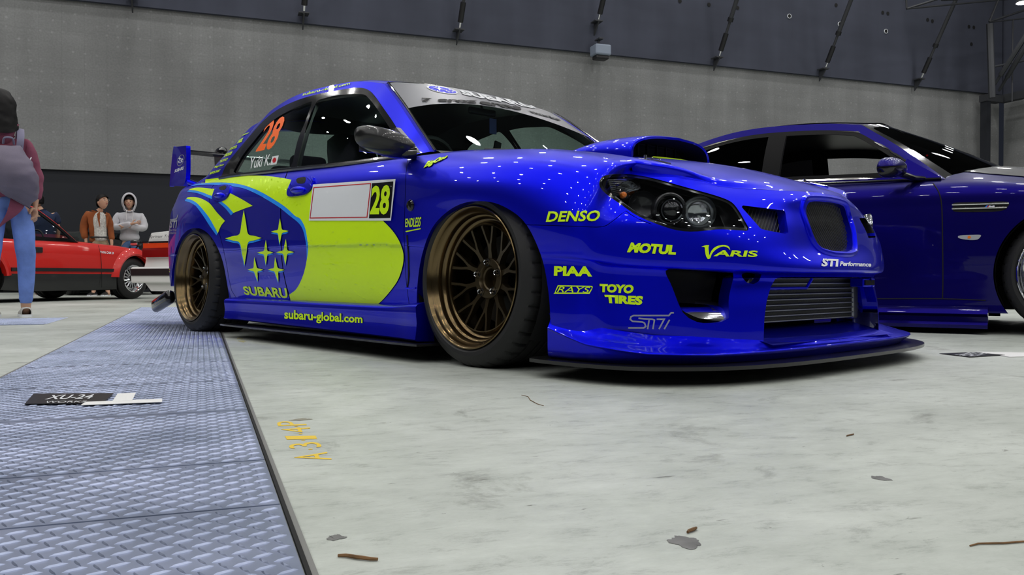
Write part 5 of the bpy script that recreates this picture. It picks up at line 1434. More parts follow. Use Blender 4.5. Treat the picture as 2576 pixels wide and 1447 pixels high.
# tail: badge text and two sponsor words
words('badge_lettering', 'STI', qc(cH, (380, 432), (520, 432), (540, 270), (400, 262)), MT['silver'], .05)
decal('badge_bar', [tuple(cH(*p)) for p in [(385, 262), (515, 235), (545, 160), (560, 165), (525, 262), (400, 275)]], MT['silver'], smooth=False)
words('badge_lettering', 'SUBARU TECNICA', qc(cH, (380, 500), (525, 495), (528, 455), (382, 460)), MT['silver'], .02)
words('badge_lettering', 'INTERNATIONAL', qc(cH, (380, 558), (522, 550), (525, 512), (382, 518)), MT['silver'], .02)
words('tail_lettering', 'MOTUL', qc(cH, (215, 1135), (345, 1140), (340, 1012), (218, 1018)), Y_, .06)
words('tail_lettering', 'TIRES', qc(cH, (215, 1355), (390, 1345), (395, 1250), (212, 1255)), Y_, .06)
# windscreen strip: emblem and words
WS = Surf([(np.array(both(wn, stF)[0]), both(wn, stF)[1])], ES)
e0 = np.array(cW(655, 158)); ax = np.array([38.5, 7.0]); bx_ = np.array([-1.0, -8.0])
def ell(k): return [tuple(e0 + ax * k * math.cos(a) + bx_ * (k + (k - 1) * 1.2) * math.sin(a)) for a in np.linspace(0, 2 * math.pi, 36, endpoint=False)]
decal('emblem_rim', ell(1.0), MT['vwhite'], .0018, 4, surf=WS, smooth=False)
decal('emblem_field', ell(.90), MT['blue'], .0026, 4, surf=WS, smooth=False)
def mini(c, r, sx, sy, nm, m, off, surf):
    c = np.array(c); out = []
    for k in range(8):
        a = math.pi * k / 4; rr = r if k % 2 == 0 else r * .26
        out.append(tuple(c + ax / 38.5 * rr * math.cos(a) * sx + bx_ / 8 * rr * math.sin(a) * sy))
    return decal(nm, out, m, off, 5, surf=surf, smooth=False)
mini(cW(620, 148), 13, 1.4, .42, 'emblem_star', MT['vwhite'], .0034, WS)
for x, y in [(700, 170), (735, 160), (770, 168), (725, 182), (765, 182)]: mini(cW(x, y), 6, 1.0, .42, 'emblem_star', MT['vwhite'], .0034, WS)
words('strip_lettering', 'SUBARU', qc(cW, (880, 212), (1700, 372), (1560, 296), (830, 158)), MT['vwhite'], .05, surf=WS, off=.0032, step=4)
sl = [('Z', (425, 283), (500, 286), (545, 252), (418, 247)), ('eroz', (595, 284), (1030, 305), (1030, 276), (610, 258)), ('eros', (1050, 309), (1510, 380), (1500, 345), (1060, 280)), ('works', (1590, 398), (1940, 498), (1900, 468), (1580, 376))]
for body, *q in sl: words('strip_lettering', body, qc(cW, *q), MT['vblack'], .05, surf=WS, off=.0034, step=4)
# end plate emblem and word
EPS = Surf([join([(o_.data and np.array([v.co[:] for v in o_.data.vertices]), [tuple(p.vertices) for p in o_.data.polygons]) for o_ in wo.children if o_.name.startswith('wing_end_plate')])], ES)
c0 = np.array(cG(298, 372))
def ell2(k): return [tuple(c0 + np.array([9.0, -2.5]) * k * math.cos(a) + np.array([2.6, -14.3]) * k * math.sin(a)) for a in np.linspace(0, 2 * math.pi, 30, endpoint=False)]
decal('plate_emblem', [ell2(1.0), ell2(.88)], MT['silver'], .0012, 6, surf=EPS, smooth=False)
for (x, y, r) in [(280, 335, 5.5), (310, 370, 3), (335, 350, 3), (325, 400, 3), (285, 420, 3), (255, 405, 3)]:
    c = cG(x, y); decal('plate_star', [(c[0] + r * (1 if k % 2 == 0 else .3) * math.cos(math.pi * k / 4), c[1] + 1.3 * r * (1 if k % 2 == 0 else .3) * math.sin(math.pi * k / 4)) for k in range(8)], MT['vwhite'], .0012, 6, surf=EPS, smooth=False)
words('plate_lettering', 'SUBARU', qc(cG, (160, 640), (360, 570), (375, 495), (180, 570)), MT['vwhite'], .04, surf=EPS, off=.0012)
# sill lettering on the skirt
SKO = [o_ for o_ in CAR.children if o_.name.startswith('side_skirt')][0]
SK = Surf([(np.array([v.co[:] for v in SKO.data.vertices]), [tuple(p.vertices) for p in SKO.data.polygons])], ES)
words('sill_lettering', 'subaru-global.com', qc(cB, (1240, 1203), (1962, 1262), (1962, 1136), (1240, 1072)) if False else qc(cB, (1238, 1212), (1962, 1250), (1962, 1150), (1238, 1098)), Y_, .03, surf=SK)
# ================================================================== door handles, side marker, panel details
def handle(outline, pocket, c, L_, ang, nm):
    o = decal(nm, pts(cA, outline), MT['blue'], .010, 5)
    V = np.array([v.co[:] for v in o.data.vertices]); F = [tuple(p.vertices) for p in o.data.polygons]
    V2, F2 = hem(V, F, lambda V: np.ones(len(V), bool), (0, .012, 0)); me = bpy.data.meshes.new(nm); me.from_pydata([tuple(v) for v in V2], [], F2); me.materials.append(MT['blue'])
    me.polygons.foreach_set('use_smooth', [True] * len(me.polygons)); o.data = me; sharp(o, 40)
    decal('handle_recess', pts(cA, pocket), MT['dark'], .0108, 5, parent=o)
    h = SURF.hit(*cA(*c), .014); a = math.radians(ang)
    PB().sphere((0, 0, 0), (L_, .020, .017), 20, 12).move(Matrix.Translation(h) @ Matrix.Rotation(a, 4, 'Y')).obj('pull', MT['blue'], o, True)
handle([(1335, 992), (1420, 983), (1500, 986), (1514, 1010), (1505, 1050), (1490, 1100), (1440, 1142), (1340, 1160), (1282, 1155), (1274, 1112), (1300, 1050)], [(1375, 1000), (1430, 990), (1450, 1000), (1435, 1042), (1380, 1045), (1362, 1020)], (1385, 1106), .062, 2, 'door_handle')
handle([(625, 1068), (680, 1058), (735, 1062), (742, 1085), (730, 1140), (700, 1180), (640, 1200), (585, 1190), (580, 1160), (600, 1100)], [(655, 1078), (695, 1068), (712, 1078), (695, 1105), (655, 1105), (645, 1092)], (652, 1158), .050, 2, 'door_handle')
h = SURF.hit(1034, 517, .0); PB().lathe([(.0215, .004), (.0215, -.004), (.016, -.010), (.0001, -.012)], tuple(h), n=24).obj('side_marker', MT['gloss'], CAR, True)
# vent slot behind the front wheel, arch beads
def bead_px(path, r, m, name, off=.0):
    P = [SURF.hit(x, y, off) for x, y in cr(np.array(path, float), 4)]; P = [np.array(p) for p in P if p is not None]
    if len(P) > 2: return PB().tube(P, r, 6).obj(name, m, CAR, True)
bead_px([(1024, 592), (1026, 615), (1028, 650), (1028, 700), (1025, 722)], .0040, MT['dark'], 'fender_vent', .0)
bead_px([(1021, 725), (1034, 727), (1046, 725)], .0035, MT['blue'], 'fender_vent_edge', .001)
# sponsor strip lines on lip
h = hoodz(.2, 0)
PB().tube([(.215, y, hoodz(.215, y) + .0025) for y in np.linspace(-.16, .20, 12)], .003, 5).obj('scoop_line', Y_, CAR)
# ================================================================== other cars, one builder
def make_car(M, S, label, name, cat='car'):
    car = empty(name, M, label, cat)
    w, xf, xr = S['w'], S['nose'], S['tail']
    lev = S['levels']        # list of (z_rear, z_door, z_front_axle, z_nose, width factor, nose set-back)
    xs = S['xs']             # side stations, tail -> nose
    rows = []
    for (zr, zd, za, zn, wf, sb) in lev:
        r = []
        for q, dx in S.get('tailq', ((0, 0), (.55, .03), (.82, .10), (.96, .24))): r.append((xr + dx + sb * .5, w * wf * q * .96, zr))
        for x in xs:
            t = np.interp(x, [xr + .3, S['rax'], 0, xf - .30], [0, 1, 1, 0]); z = np.interp(x, [xr + .3, S['xdoor0'], S['xdoor1'], 0, xf - .30], [zr, zd, zd, za, za * .3 + zn * .7])
            r.append((x, w * wf * (1 if 0 < t else 1) * np.interp(x, [xr + .3, S['rax'], -1.4, 0, xf - .3], [.965, 1.0, .985, 1.0, .955]), z))
        for q, dx in ((.90, .20), (.74, .10), (.5, .035), (.25, .008), (0, 0)): r.append((xf - dx - sb, w * wf * q, zn))
        rows.append(r)
    T = np.array(rows); T[:, :, 1] *= -1
    T = cr_axis(T, 8); T = np.swapaxes(cr_axis(np.swapaxes(T, 0, 1), S.get('dens', 8)), 0, 1)
    V, F = grid(T)
    R = S['arch']
    for cx in (0.0, S['rax']):
        s = np.hypot(V[:, 0] - cx, V[:, 2] - S['hub']) - R; s = np.where(V[:, 1] < -.5 * w, s, 9)
        _, (V, F) = clip(V, F, s)
        V, F = hem(V, F, lambda V, cx=cx: (np.abs(np.hypot(V[:, 0] - cx, V[:, 2] - S['hub']) - R) < .0012) & (V[:, 1] < -.5 * w), (0, .04, 0))
    V2, F2 = both(V, F)
    m1, m2 = MT[S['paint']], MT[S.get('lower', S['paint'])]
    Z = V2[:, 2]
    sp = S.get('split')
    if sp:
        (A, FA), (B, FB) = clip(V2, F2, Z - sp); mesh_obj('lower_body', A, FA, m2, car); mesh_obj('body', B, FB, m1, car)
    else: mesh_obj('body', V2, F2, m1, car)
    bodyT = Surf([(V2, F2)], Eye(M))
    # top deck, ruled from the border line to the middle
    L = T[-1]; P = np.array([[(x, y * (1 - t), z + S.get('crown', .025) * (1 - (1 - t) ** 2)) for t in np.linspace(0, 1, 9)] for x, y, z in L])
    DV, DF = grid(P, True)
    (cV, cF), (rV, rF) = clip(DV, DF, S['ab'][0] - .0 - DV[:, 0])   # bonnet: ahead of the screen
    mesh_obj('bonnet', *both(cV, cF), MT[S.get('hood', S['paint'])] if not S.get('hood_inset') else m1, car)
    hood = (cV, cF)
    _, (bV, bF) = clip(rV, rF, S['cb'][0] - rV[:, 0]); (bV, bF) = clip(rV, rF, rV[:, 0] - S['cb'][0])[0]
    if len(bF): mesh_obj('boot_lid', *both(bV, bF), m1, car)
    if S.get('hood_inset'):
        (hV, hF), _ = clip(cV, cF, S['hood_inset'](cV)); mesh_obj('bonnet_panel', *both(normals_off(hV, hF, .004 if normals_off(hV, hF, .004)[:, 2].mean() > hV[:, 2].mean() else -.004), hF), MT[S['hood']], car)
    # glasshouse
    ab, at_, rl, cb = S['ab'], S['at'], S['rail'], S['cb']
    A = cr(np.array([ab, tuple((np.array(ab) * .48 + np.array(at_) * .52) + np.array([0, -.010, .012])), at_]), 10)
    rail = cr(np.array([at_] + rl + [cb]), 10)
    up = resample(np.concatenate([A, rail[1:]]), 90)
    nv = 16; G = np.zeros((90, nv, 3))
    bw0 = -L[:, 1]
    for i in range(90):
        x = up[i][0]; a = np.array([x, -np.interp(x, [cb[0], ab[0]], [S['bw'][0], S['bw'][1]]), np.interp(x, [cb[0], ab[0]], [S['bz'][0], S['bz'][1]])])
        for j in range(nv):
            t = j / (nv - 1); p = a * (1 - t) + up[i] * t; p[1] -= .03 * math.sin(math.pi * t) * min(1, np.linalg.norm(up[i] - a) / .3); G[i, j] = p
    GV, GF = grid(G, True)
    outl = [(p[0], p[2]) for p in up[::3]] + [(cb[0], S['bz'][0] - .02), (ab[0], S['bz'][1] - .02)]
    s0 = sdf_poly(GV[:, [0, 2]], outl)
    (iV, iF), (pV_, pF_) = clip(GV, GF, s0 + S['inset'])
    for v, f in ((pV_, pF_), mirror(pV_, pF_)): mesh_obj('body_pillar', v, f, m1, car)
    s1 = sdf_poly(iV[:, [0, 2]], outl) + S['inset'] + S.get('fw', .028)
    s1 = np.maximum(s1, iV[:, 2] * 0 - 9)
    (gV_, gF_), (fV, fF) = clip(iV, iF, s1)
    bands = S.get('bpost', [])
    panes = [(gV_, gF_)]
    for (xb, hw, sl) in bands:
        new = []
        for v, f in panes:
            sb_ = np.abs(v[:, 0] - xb + sl * (v[:, 2] - S['bz'][1])) - hw
            (bv, bf), (ov, of) = clip(v, f, sb_); fV, fF = join([(fV, fF), (bv, bf)])
            side = ov[:, 0] - xb + sl * (ov[:, 2] - S['bz'][1])
            for sgn in (1, -1):
                fs = [q for q in of if np.mean([side[i] for i in q]) * sgn > 0]; new.append(compact(ov, fs))
        panes = new
    for v, f in ((fV, fF), mirror(fV, fF)): mesh_obj('window_frame', v - np.array([0, .003 * np.sign(v[:, 1].mean()) * -1, 0]), f, MT['trimb'], car)
    panes = [p for p in panes if len(p[1])]
    panes.sort(key=lambda p: -p[0][:, 0].mean() if len(p[0]) else 0)
    gl = S['glass']
    for k, (v, f) in enumerate(panes):
        mm = gl[min(k, len(gl) - 1)]
        if mm is None or not len(f): continue
        for q in ((v, f), mirror(v, f)): mesh_obj('side_window', q[0], q[1], MT[mm], car)
    # chrome line round the opening
    if S.get('chrome'):
        line = [p for p in iV[[a for a, b in boundary(iF)]]]
        (oV, oF), _ = clip(GV, GF, np.abs(sdf_poly(GV[:, [0, 2]], outl) + S['inset']) - S['chrome'])
        for q in ((oV, oF), mirror(oV, oF)): mesh_obj('window_chrome', q[0] + np.array([0, -.006 if q[0][:, 1].mean() < 0 else .006, 0]), q[1], MT['chrome'], car)
    # screen, roof, rear screen
    zc = S['bz'][1]; hz = S['roofz']
    hd = cr(np.array([at_, (at_[0] + S.get('hfwd', -.04) * .7, at_[1] * .55, at_[2] + (hz[0] - at_[2]) * .75), (at_[0] + S.get('hfwd', -.04), 0, hz[0])]), 10)
    bs = cr(np.array([ab, (ab[0] + S.get('bfwd', .13) * .75, ab[1] * .55, ab[2] + S.get('bup', .018) * .75), (ab[0] + S.get('bfwd', .13), 0, ab[2] + S.get('bup', .018))]), 10)
    wc = cr(np.array([tuple(bs[-1]), tuple(bs[-1] * .5 + hd[-1] * .5 + np.array([0, 0, .015])), tuple(hd[-1])]), 10)
    W = coons(resample(A, 30), resample(wc, 30), resample(bs, 24), resample(hd, 24)); WV, WF = grid(W)
    ii = np.arange(len(WV)); iu, iv = ii // 24, ii % 24; (wg, wgf), (ws, wsf) = clip(WV, WF, 2.0 - np.minimum(iv * 1.0, np.minimum((29 - iu) * 1.0, 30)))
    mesh_obj('windscreen', *both(wg, wgf), MT[S['screen']], car); mesh_obj('screen_frame', *both(ws, wsf), MT[S.get('sframe', 'gloss')], car)
    k = int(S['railk']) * 10; RBp = rail[k]
    rc = cr(np.array([tuple(hd[-1]), ((hd[-1][0] + RBp[0]) / 2, 0, hz[1]), (RBp[0] - .08, 0, hz[2])]), 10)
    rh_ = cr(np.array([tuple(RBp), (RBp[0] - .06, RBp[1] * .55, RBp[2] + (hz[2] - RBp[2]) * .75), (RBp[0] - .08, 0, hz[2])]), 10)
    RV, RF = grid(coons(resample(rail[:k + 1], 30), resample(rc, 30), resample(hd, 20), resample(rh_, 20)), True)
    mesh_obj('roof', *both(RV, RF), m1, car)
    if S.get('roofpanel'):
        (qV, qF), _ = clip(RV, RF, -RV[:, 1] - S['roofpanel']); qn = normals_off(qV, qF, .006); qn = qn if qn[:, 2].mean() > qV[:, 2].mean() else normals_off(qV, qF, -.006)
        mesh_obj('roof_panel', *both(qn, qF), MT['carbon'], car)
    rb = cr(np.array([cb, (cb[0] - .06, cb[1] * .5, cb[2] + .015), (cb[0] - .08, 0, cb[2] + .02)]), 10)
    rcl = cr(np.array([tuple(rh_[-1]), tuple(rh_[-1] * .5 + rb[-1] * .5 + np.array([0, 0, .02])), tuple(rb[-1])]), 10)
    QV, QF = grid(coons(resample(rail[k:], 24), resample(rcl, 24), resample(rh_, 20), resample(rb, 20)), True)
    ii = np.arange(len(QV)); iv = ii % 20; (zg, zgf), (zf, zff) = clip(QV, QF, 2.2 - iv)
    mesh_obj('rear_screen', *both(zg, zgf), MT[S.get('rglass', S['screen'])], car); mesh_obj('body_pillar', *both(zf, zff), m1, car)
    # lining, tub, under body, wheels
    v = np.array(both(RV, RF)[0]); v[:, 2] -= .02; mesh_obj('headlining', v, both(RV, RF)[1], MT['satin'], car)
    for q in ((pV_, pF_), (fV, fF)):
        for r in (q, mirror(*q)):
            v = np.array(r[0]); v[:, 1] *= .965; mesh_obj('pillar_trim', v, r[1], MT['satin'], car)
    xm = (xf + xr) / 2
    PB().box((xm, 0, .19), ((xf - xr) * .86, w * 1.2, .13)).box(((S['rax']) / 2, 0, .20), (-S['rax'] - 2 * R - .05, w * 1.86, .12)).box((ab[0] + .1, 0, .45), (.05, w * 1.7, .45)).box((ab[0] * .5 + cb[0] * .5, 0, S['bz'][1] - .14), (abs(ab[0] - cb[0]) - .1, w * 1.62, .04)).obj('underbody', MT['dark'], car)
    # seats
    for y in (-.36, .36):
        PB().rbox((S['seatx'], y, S['bz'][1] - .02), (.12, .46, .34), .05, rot('Y', 14)).rbox((S['seatx'] - .06, y, S['bz'][1] + .20), (.09, .22, .15), .04).obj('front_seat', MT['seat'], car, True)
    for cx, nm in ((0, 'front_wheel'), (S['rax'], 'rear_wheel')):
        n = 20
        for sg in (-1, 1):
            V = np.array([(cx + r * math.cos(t), sg * y, S['hub'] + r * math.sin(t)) for r, y in ((R - .005, w - .03), (R, w * .55), (.05, w * .53)) for t in np.linspace(-.5, math.pi + .5, n)])
            V[:, 2] = np.maximum(V[:, 2], .03)
            F = [(i * n + k_, i * n + k_ + 1, (i + 1) * n + k_ + 1, (i + 1) * n + k_) for i in range(2) for k_ in range(n - 1)]
            mesh_obj('wheel_arch_liner', V, F, MT['dark'], car)
            S['wheel'](nm, cx, sg, car)
    return car, bodyT
# ------------------------------------------------------------------ the deep blue sedan at right
MB_ = frame(3.33, 5.02, 58.0); EB = Eye(MB_)
def bwheel(nm, cx, sg, car): race_wheel(nm, (cx, sg * .885, .325), -2.0, car, sg, 0.1, mlip='chrome', mspk='alu', scale=1.062)
BS = dict(w=.905, nose=.82, tail=-3.72, xs=[-3.4, -3.05, -2.70, -2.3, -1.9, -1.4, -.95, -.5, -.2, .15, .4], rax=-2.70, xdoor0=-2.0, xdoor1=-.6, hub=.325, arch=.362,
    levels=[(.17, .115, .115, .16, .985, .03), (.28, .20, .20, .24, .985, .0), (.42, .38, .38, .36, .998, .0), (.56, .54, .54, .46, 1.0, .01), (.64, .61, .61, .54, 1.0, .03), (.71, .69, .68, .60, .996, .06), (.78, .772, .748, .65, .988, .10), (.84, .822, .782, .69, .945, .14), (.885, .858, .800, .72, .86, .19)],
    paint='bmw', hood='bonnetc', crown=.14, dens=14, ab=(-.60, -.745, .855), at=(-1.075, -.555, 1.232), rail=[(-1.33, -.553, 1.262), (-1.72, -.560, 1.268), (-2.02, -.580, 1.218), (-2.35, -.625, 1.10)], cb=(-2.78, -.69, .925), railk=3,
    bw=(.735, .785), bz=(.895, .850), inset=.045, bpost=[(-1.575, .055, -.03), (-2.35, .010, -.5)], glass=[None, 'glassd'], chrome=.006, screen='glassd', sframe='chrome', hfwd=.10, bfwd=.36, bup=.075, roofz=(1.282, 1.320, 1.25), roofpanel=.42, seatx=-2.0, wheel=bwheel)
MT['bonnetc'] = mat('grey_carbon_bonnet', (.045, .048, .055), .38, .2, .8, .05)
BS['hood_inset'] = lambda V: np.maximum(-(V[:, 1] + np.interp(V[:, 0], [-.55, -.40, -.2, .0, .5, .8], [.58, .67, .71, .72, .66, .4])), -(V[:, 0] + .58)) * 1.0
BM, BSF = make_car(MB_, BS, 'deep blue four-door sedan with black windscreen parked at the right edge', 'sedan_car')
def bdecal(nm, L, m, off=.002, n=4, parent=None): return decal(nm, L, m, off, 6, parent or BM, BSF, n=n)
# door shut lines and handles
def bbead(path, r, m, nm, off=0.0):
    P = [BSF.hit(x, y, off) for x, y in cr(np.array(path, float), 5)]; P = [np.array(p) for p in P if p is not None]
    return PB().tube(P, r, 6).obj(nm, m, BM, True) if len(P) > 2 else None
bbead([(2348, 462), (2362, 485), (2369, 520), (2371, 600), (2372, 700), (2371, 752)], .0035, MT['dark'], 'door_gap')
bbead([(1980, 470), (1978, 560), (1982, 700), (1995, 752)], .0035, MT['dark'], 'door_gap')
bbead([(2000, 752), (2200, 752), (2371, 752), (2480, 756)], .003, MT['dark'], 'sill_gap')
# belt moulding
PB().tube([(x, -.792, np.interp(x, [-2.78, -.60], [.893, .853])) for x in np.linspace(-.62, -2.7, 20)], .008, 6).obj('belt_moulding', MT['gloss'], BM, True)
# fender vent, side marker
bdecal('fender_vent', [(2397, 515, 1), (2405, 510), (2470, 508.5), (2534, 508), (2532, 524), (2510, 532), (2450, 534), (2404, 533), (2397, 526)], MT['dark'], .0015)
bbead([(2395, 515.5), (2460, 514), (2538, 512)], .0042, MT['chrome'], 'vent_bar', .008); bbead([(2395, 525.5), (2460, 524), (2533, 522.5)], .0042, MT['chrome'], 'vent_bar', .008)
words('vent_badge', 'M', [(2486, 523), (2502, 523), (2502, 517), (2488, 517)], MT['vwhite'], .05, off=.004, surf=BSF, parent=BM)
bdecal('badge_stripe', [(2478, 522), (2482, 522), (2486, 517), (2482, 517)], MT['sky'], .004); bdecal('badge_stripe', [(2482, 522), (2485, 522), (2489, 517), (2486, 517)], MT['vred'], .0042)
MT['markl'] = mat('side_lamp_lens', (.55, .57, .60), .15, .3, .8)
sm_ = bdecal('side_marker', [(2410, 597), (2416, 592.5), (2450, 591), (2467, 591.5), (2466, 597), (2458, 603), (2440, 604), (2418, 601)], MT['markl'], .006)
bdecal('marker_bulb', [(2435, 595), (2440, 594), (2443, 597), (2440, 600), (2435, 600)], MT['amber'], .0075, parent=sm_)
# side skirt with blade
for s in (-1, 1):
    P = []
    for x in np.linspace(-2.33, -.385, 24):
        t = (x + 2.33) / 1.945
        P.append([(x, s * q, z) for q, z in [(.86, .150), (.900, .145), (.925, .128), (.932, .110), (.918, .098), (.890, .092), (.890, .070), (.925, .066), (.940, .052), (.935, .032), (.86, .030)]])
    pb = PB().grid(np.array(P), s > 0); pb.add(np.array(P[0]), [tuple(range(11))]).add(np.array(P[-1]), [tuple(range(11))]); pb.obj('side_skirt', MT['bmw'], BM, True, 35)
# door mirror
def bmirror(s):
    c = np.array([-.86, .985, .905]); P = []
    for i in range(15):
        a = math.pi * i / 14; k = math.sin(a) ** .5; yy = -math.cos(a) * .115
        P.append([(c[0] + (.075 if math.cos(t) > 0 else .035) * k * math.cos(t) - .25 * yy, c[1] + yy, c[2] + .062 * k * math.sin(t) * (1.0 if math.sin(t) > 0 else .9) - .06 * yy) for t in np.linspace(0, 2 * math.pi, 25)])
    P = np.array(P); P[:, :, 1] *= s; V, F = grid(P, s > 0)
    (lo_, lf), (hi, hf) = clip(V, F, V[:, 2] - (c[2] + .012 - .10 * (np.abs(V[:, 1]) - c[1])))
    m = mesh_obj('door_mirror', hi, hf, MT['bmw'], BM); mesh_obj('mirror_shell', lo_, lf, MT['gloss'], m)
    PB().tube([(-.82, s * .90, .885), (-.76, s * .84, .862), (-.72, s * .78, .86)], [.030, .028, .03], 12, ry=.6).obj('mirror_arm', MT['gloss'], m, True)
    mesh_obj('mirror_sail', [(-.62, s * .785, .862), (-.86, s * .79, .866), (-.80, s * .735, .985), (-.62, s * .765, .864)], [(0, 1, 2), (0, 2, 3)], MT['bmw'], m, False)
bmirror(-1); bmirror(1)
# dash glint lamp
p_ = EB.y(2332, 391, -.20); PB().sphere(tuple(p_), .006, 8, 6).obj('alarm_lamp', mat('red_alarm_lamp', (1, .01, .01), .3, emit=6), BM)
# ------------------------------------------------------------------ small wheel for the old coupes
MT['wire'] = mat('bright_alloy_mesh', (.62, .63, .66), .18, 1.0)
def small_wheel(R, rr, wdt, w, mlip='chrome', steer=0.0):
    def f(nm, cx, sg, car):
        o = PB().lathe([(rr * .98, .02), (rr * 1.0, 0), (rr * .96, -.002), (rr * .86, .02), (rr * .80, .05), (rr * .74, .06), (rr * .70, .05), (rr * .66, .06), (rr * .66, wdt)], n=48).obj(nm, MT[mlip], car, True, 40)
        for k in range(16):
            for dl in (-.16, .16):
                a = 2 * math.pi * k / 16; b_ = a + dl
                PB().tube([(rr * .22 * math.cos(a), .035, rr * .22 * math.sin(a)), (rr * .69 * math.cos(b_), .052, rr * .69 * math.sin(b_))], .0045, 5).obj('spoke', MT['wire'], o)
        PB().lathe([(rr * .26, .06), (rr * .25, .03), (rr * .16, .022), (.0001, .020)], n=24).obj('hub_cap', MT['gloss'], o, True)
        PB().lathe([(rr * .66, .10), (.0001, .10)], n=24).obj('wheel_back', MT['dark'], o)
        V, F = tyre_geo(R, rr, wdt, 96, False, .02); mesh_obj('tyre', V, F, MT['rubber'], o); sharp(o.children[-1], 30)
        st_ = Matrix.Rotation(math.radians(steer if nm == 'front_wheel' else 0), 4, 'Z')
        P = Matrix.Translation((cx, sg * (w + .01 - (.05 if steer and nm == 'front_wheel' else 0)), R)) @ st_
        o.matrix_local = P if sg < 0 else P @ Matrix.Rotation(math.pi, 4, 'Z')
    return f
MT['two'] = mat('dark_grey_lower_paint', (.018, .019, .020), .45, 0, .4, .05)
# ------------------------------------------------------------------ the red coupe
MR_ = frame(-6.12, 12.15, 162.0); ER = Eye(MR_)
MT['clearw'] = glass_mat('clear_window_glass', (.80, .84, .84))
RS_ = dict(w=.815, nose=.72, tail=-3.20, xs=[-2.9, -2.65, -2.40, -2.0, -1.6, -1.2, -.8, -.4, -.1, .2, .42], rax=-2.40, xdoor0=-1.8, xdoor1=-.7, hub=.29, arch=.325,
    levels=[(.22, .135, .145, .20, .955, .05), (.28, .22, .22, .27, .985, .02), (.38, .34, .34, .35, 1.0, .0), (.46, .44, .44, .42, 1.0, .01), (.58, .57, .56, .49, .998, .03), (.68, .67, .645, .55, .985, .05), (.745, .735, .70, .59, .95, .08), (.785, .768, .728, .615, .88, .12)],
    paint='red', lower='two', split=.350, crown=.05, ab=(-.90, -.720, .765), at=(-1.40, -.54, 1.195), rail=[(-1.70, -.53, 1.225), (-2.10, -.54, 1.175), (-2.5, -.58, 1.03)], cb=(-2.95, -.64, .83), railk=1,
    bw=(.70, .735), bz=(.79, .765), inset=.012, fw=.05, bpost=[(-1.98, .035, .1)], glass=['clearw'], screen='clearw', roofz=(1.225, 1.25, 1.23), seatx=-1.75, wheel=small_wheel(.29, .195, .21, .80))
RC, RCS = make_car(MR_, RS_, 'red two-tone old coupe with black lower body behind the woman at left', 'coupe_car')
PB().box((-1.18, -.820, .402), (1.62, .014, .042)).box((-1.18, .820, .402), (1.62, .014, .042)).obj('side_moulding', MT['satin'], RC)
PB().rbox((-1.62, -.808, .645), (.16, .03, .07), .01).obj('door_handle', MT['satin'], RC)
PB().rbox((-1.64, -.824, .645), (.035, .01, .05), .004).obj('handle_lever', MT['gloss'], RC)
for x in (-.60, -1.88):
    PB().tube([(x, -.818, .17), (x, -.818, .46), (x - .01, -.814, .62), (x - .01, -.775, .735)], .003, 5).obj('door_gap', MT['dark'], RC)
# flared arches
for cx in (0, -2.40):
    for s in (-1, 1):
        P = []
        for t in np.linspace(.10, math.pi - .05, 28):
            P.append([(cx + r * math.cos(t), s * y, .29 + r * math.sin(t)) for r, y in ((.325, .80), (.322, .855), (.345, .865), (.385, .845), (.43, .805))])
        PB().grid(np.array(P), s > 0).obj('fender_flare', MT['red'], RC, True, fixn=True)
        V2 = RC.children[-1]
# fender mirror on its stalk, near side
for s in (-1, 1):
    PB().tube([(.10, s * .70, .66), (.17, s * .73, .76)], .011, 8).obj('mirror_stalk', MT['satin'], RC)
    PB().rbox((.13, s * .73, .80), (.09, .15, .085), .03, rot('Z', 0)).obj('fender_mirror', MT['gloss'], RC, True)
    PB().rbox((.09, s * .73, .80), (.012, .12, .06), .005).obj('mirror_glass', MT['chrome'], RC, True)
bm = quad_map(text_bm('TWIN CAM 24', .03), [(251, 637.5), (286, 640), (286, 634), (251, 631.5)]); RCS.lay('fender_lettering', bm, MT['vwhite'], RC, .003, 4)
PB().tube([(-.84, .36 - .72, .80), (-.86, -.36, .84)], .01, 6)
sw = torus((-1.25, -.33, .76), .17, .012, 20); sw.obj('steering_wheel', MT['satin'], RC, True)
PB().box((-1.02, 0, .755), (.26, 1.2, .06)).obj('dashboard', MT['satin'], RC)
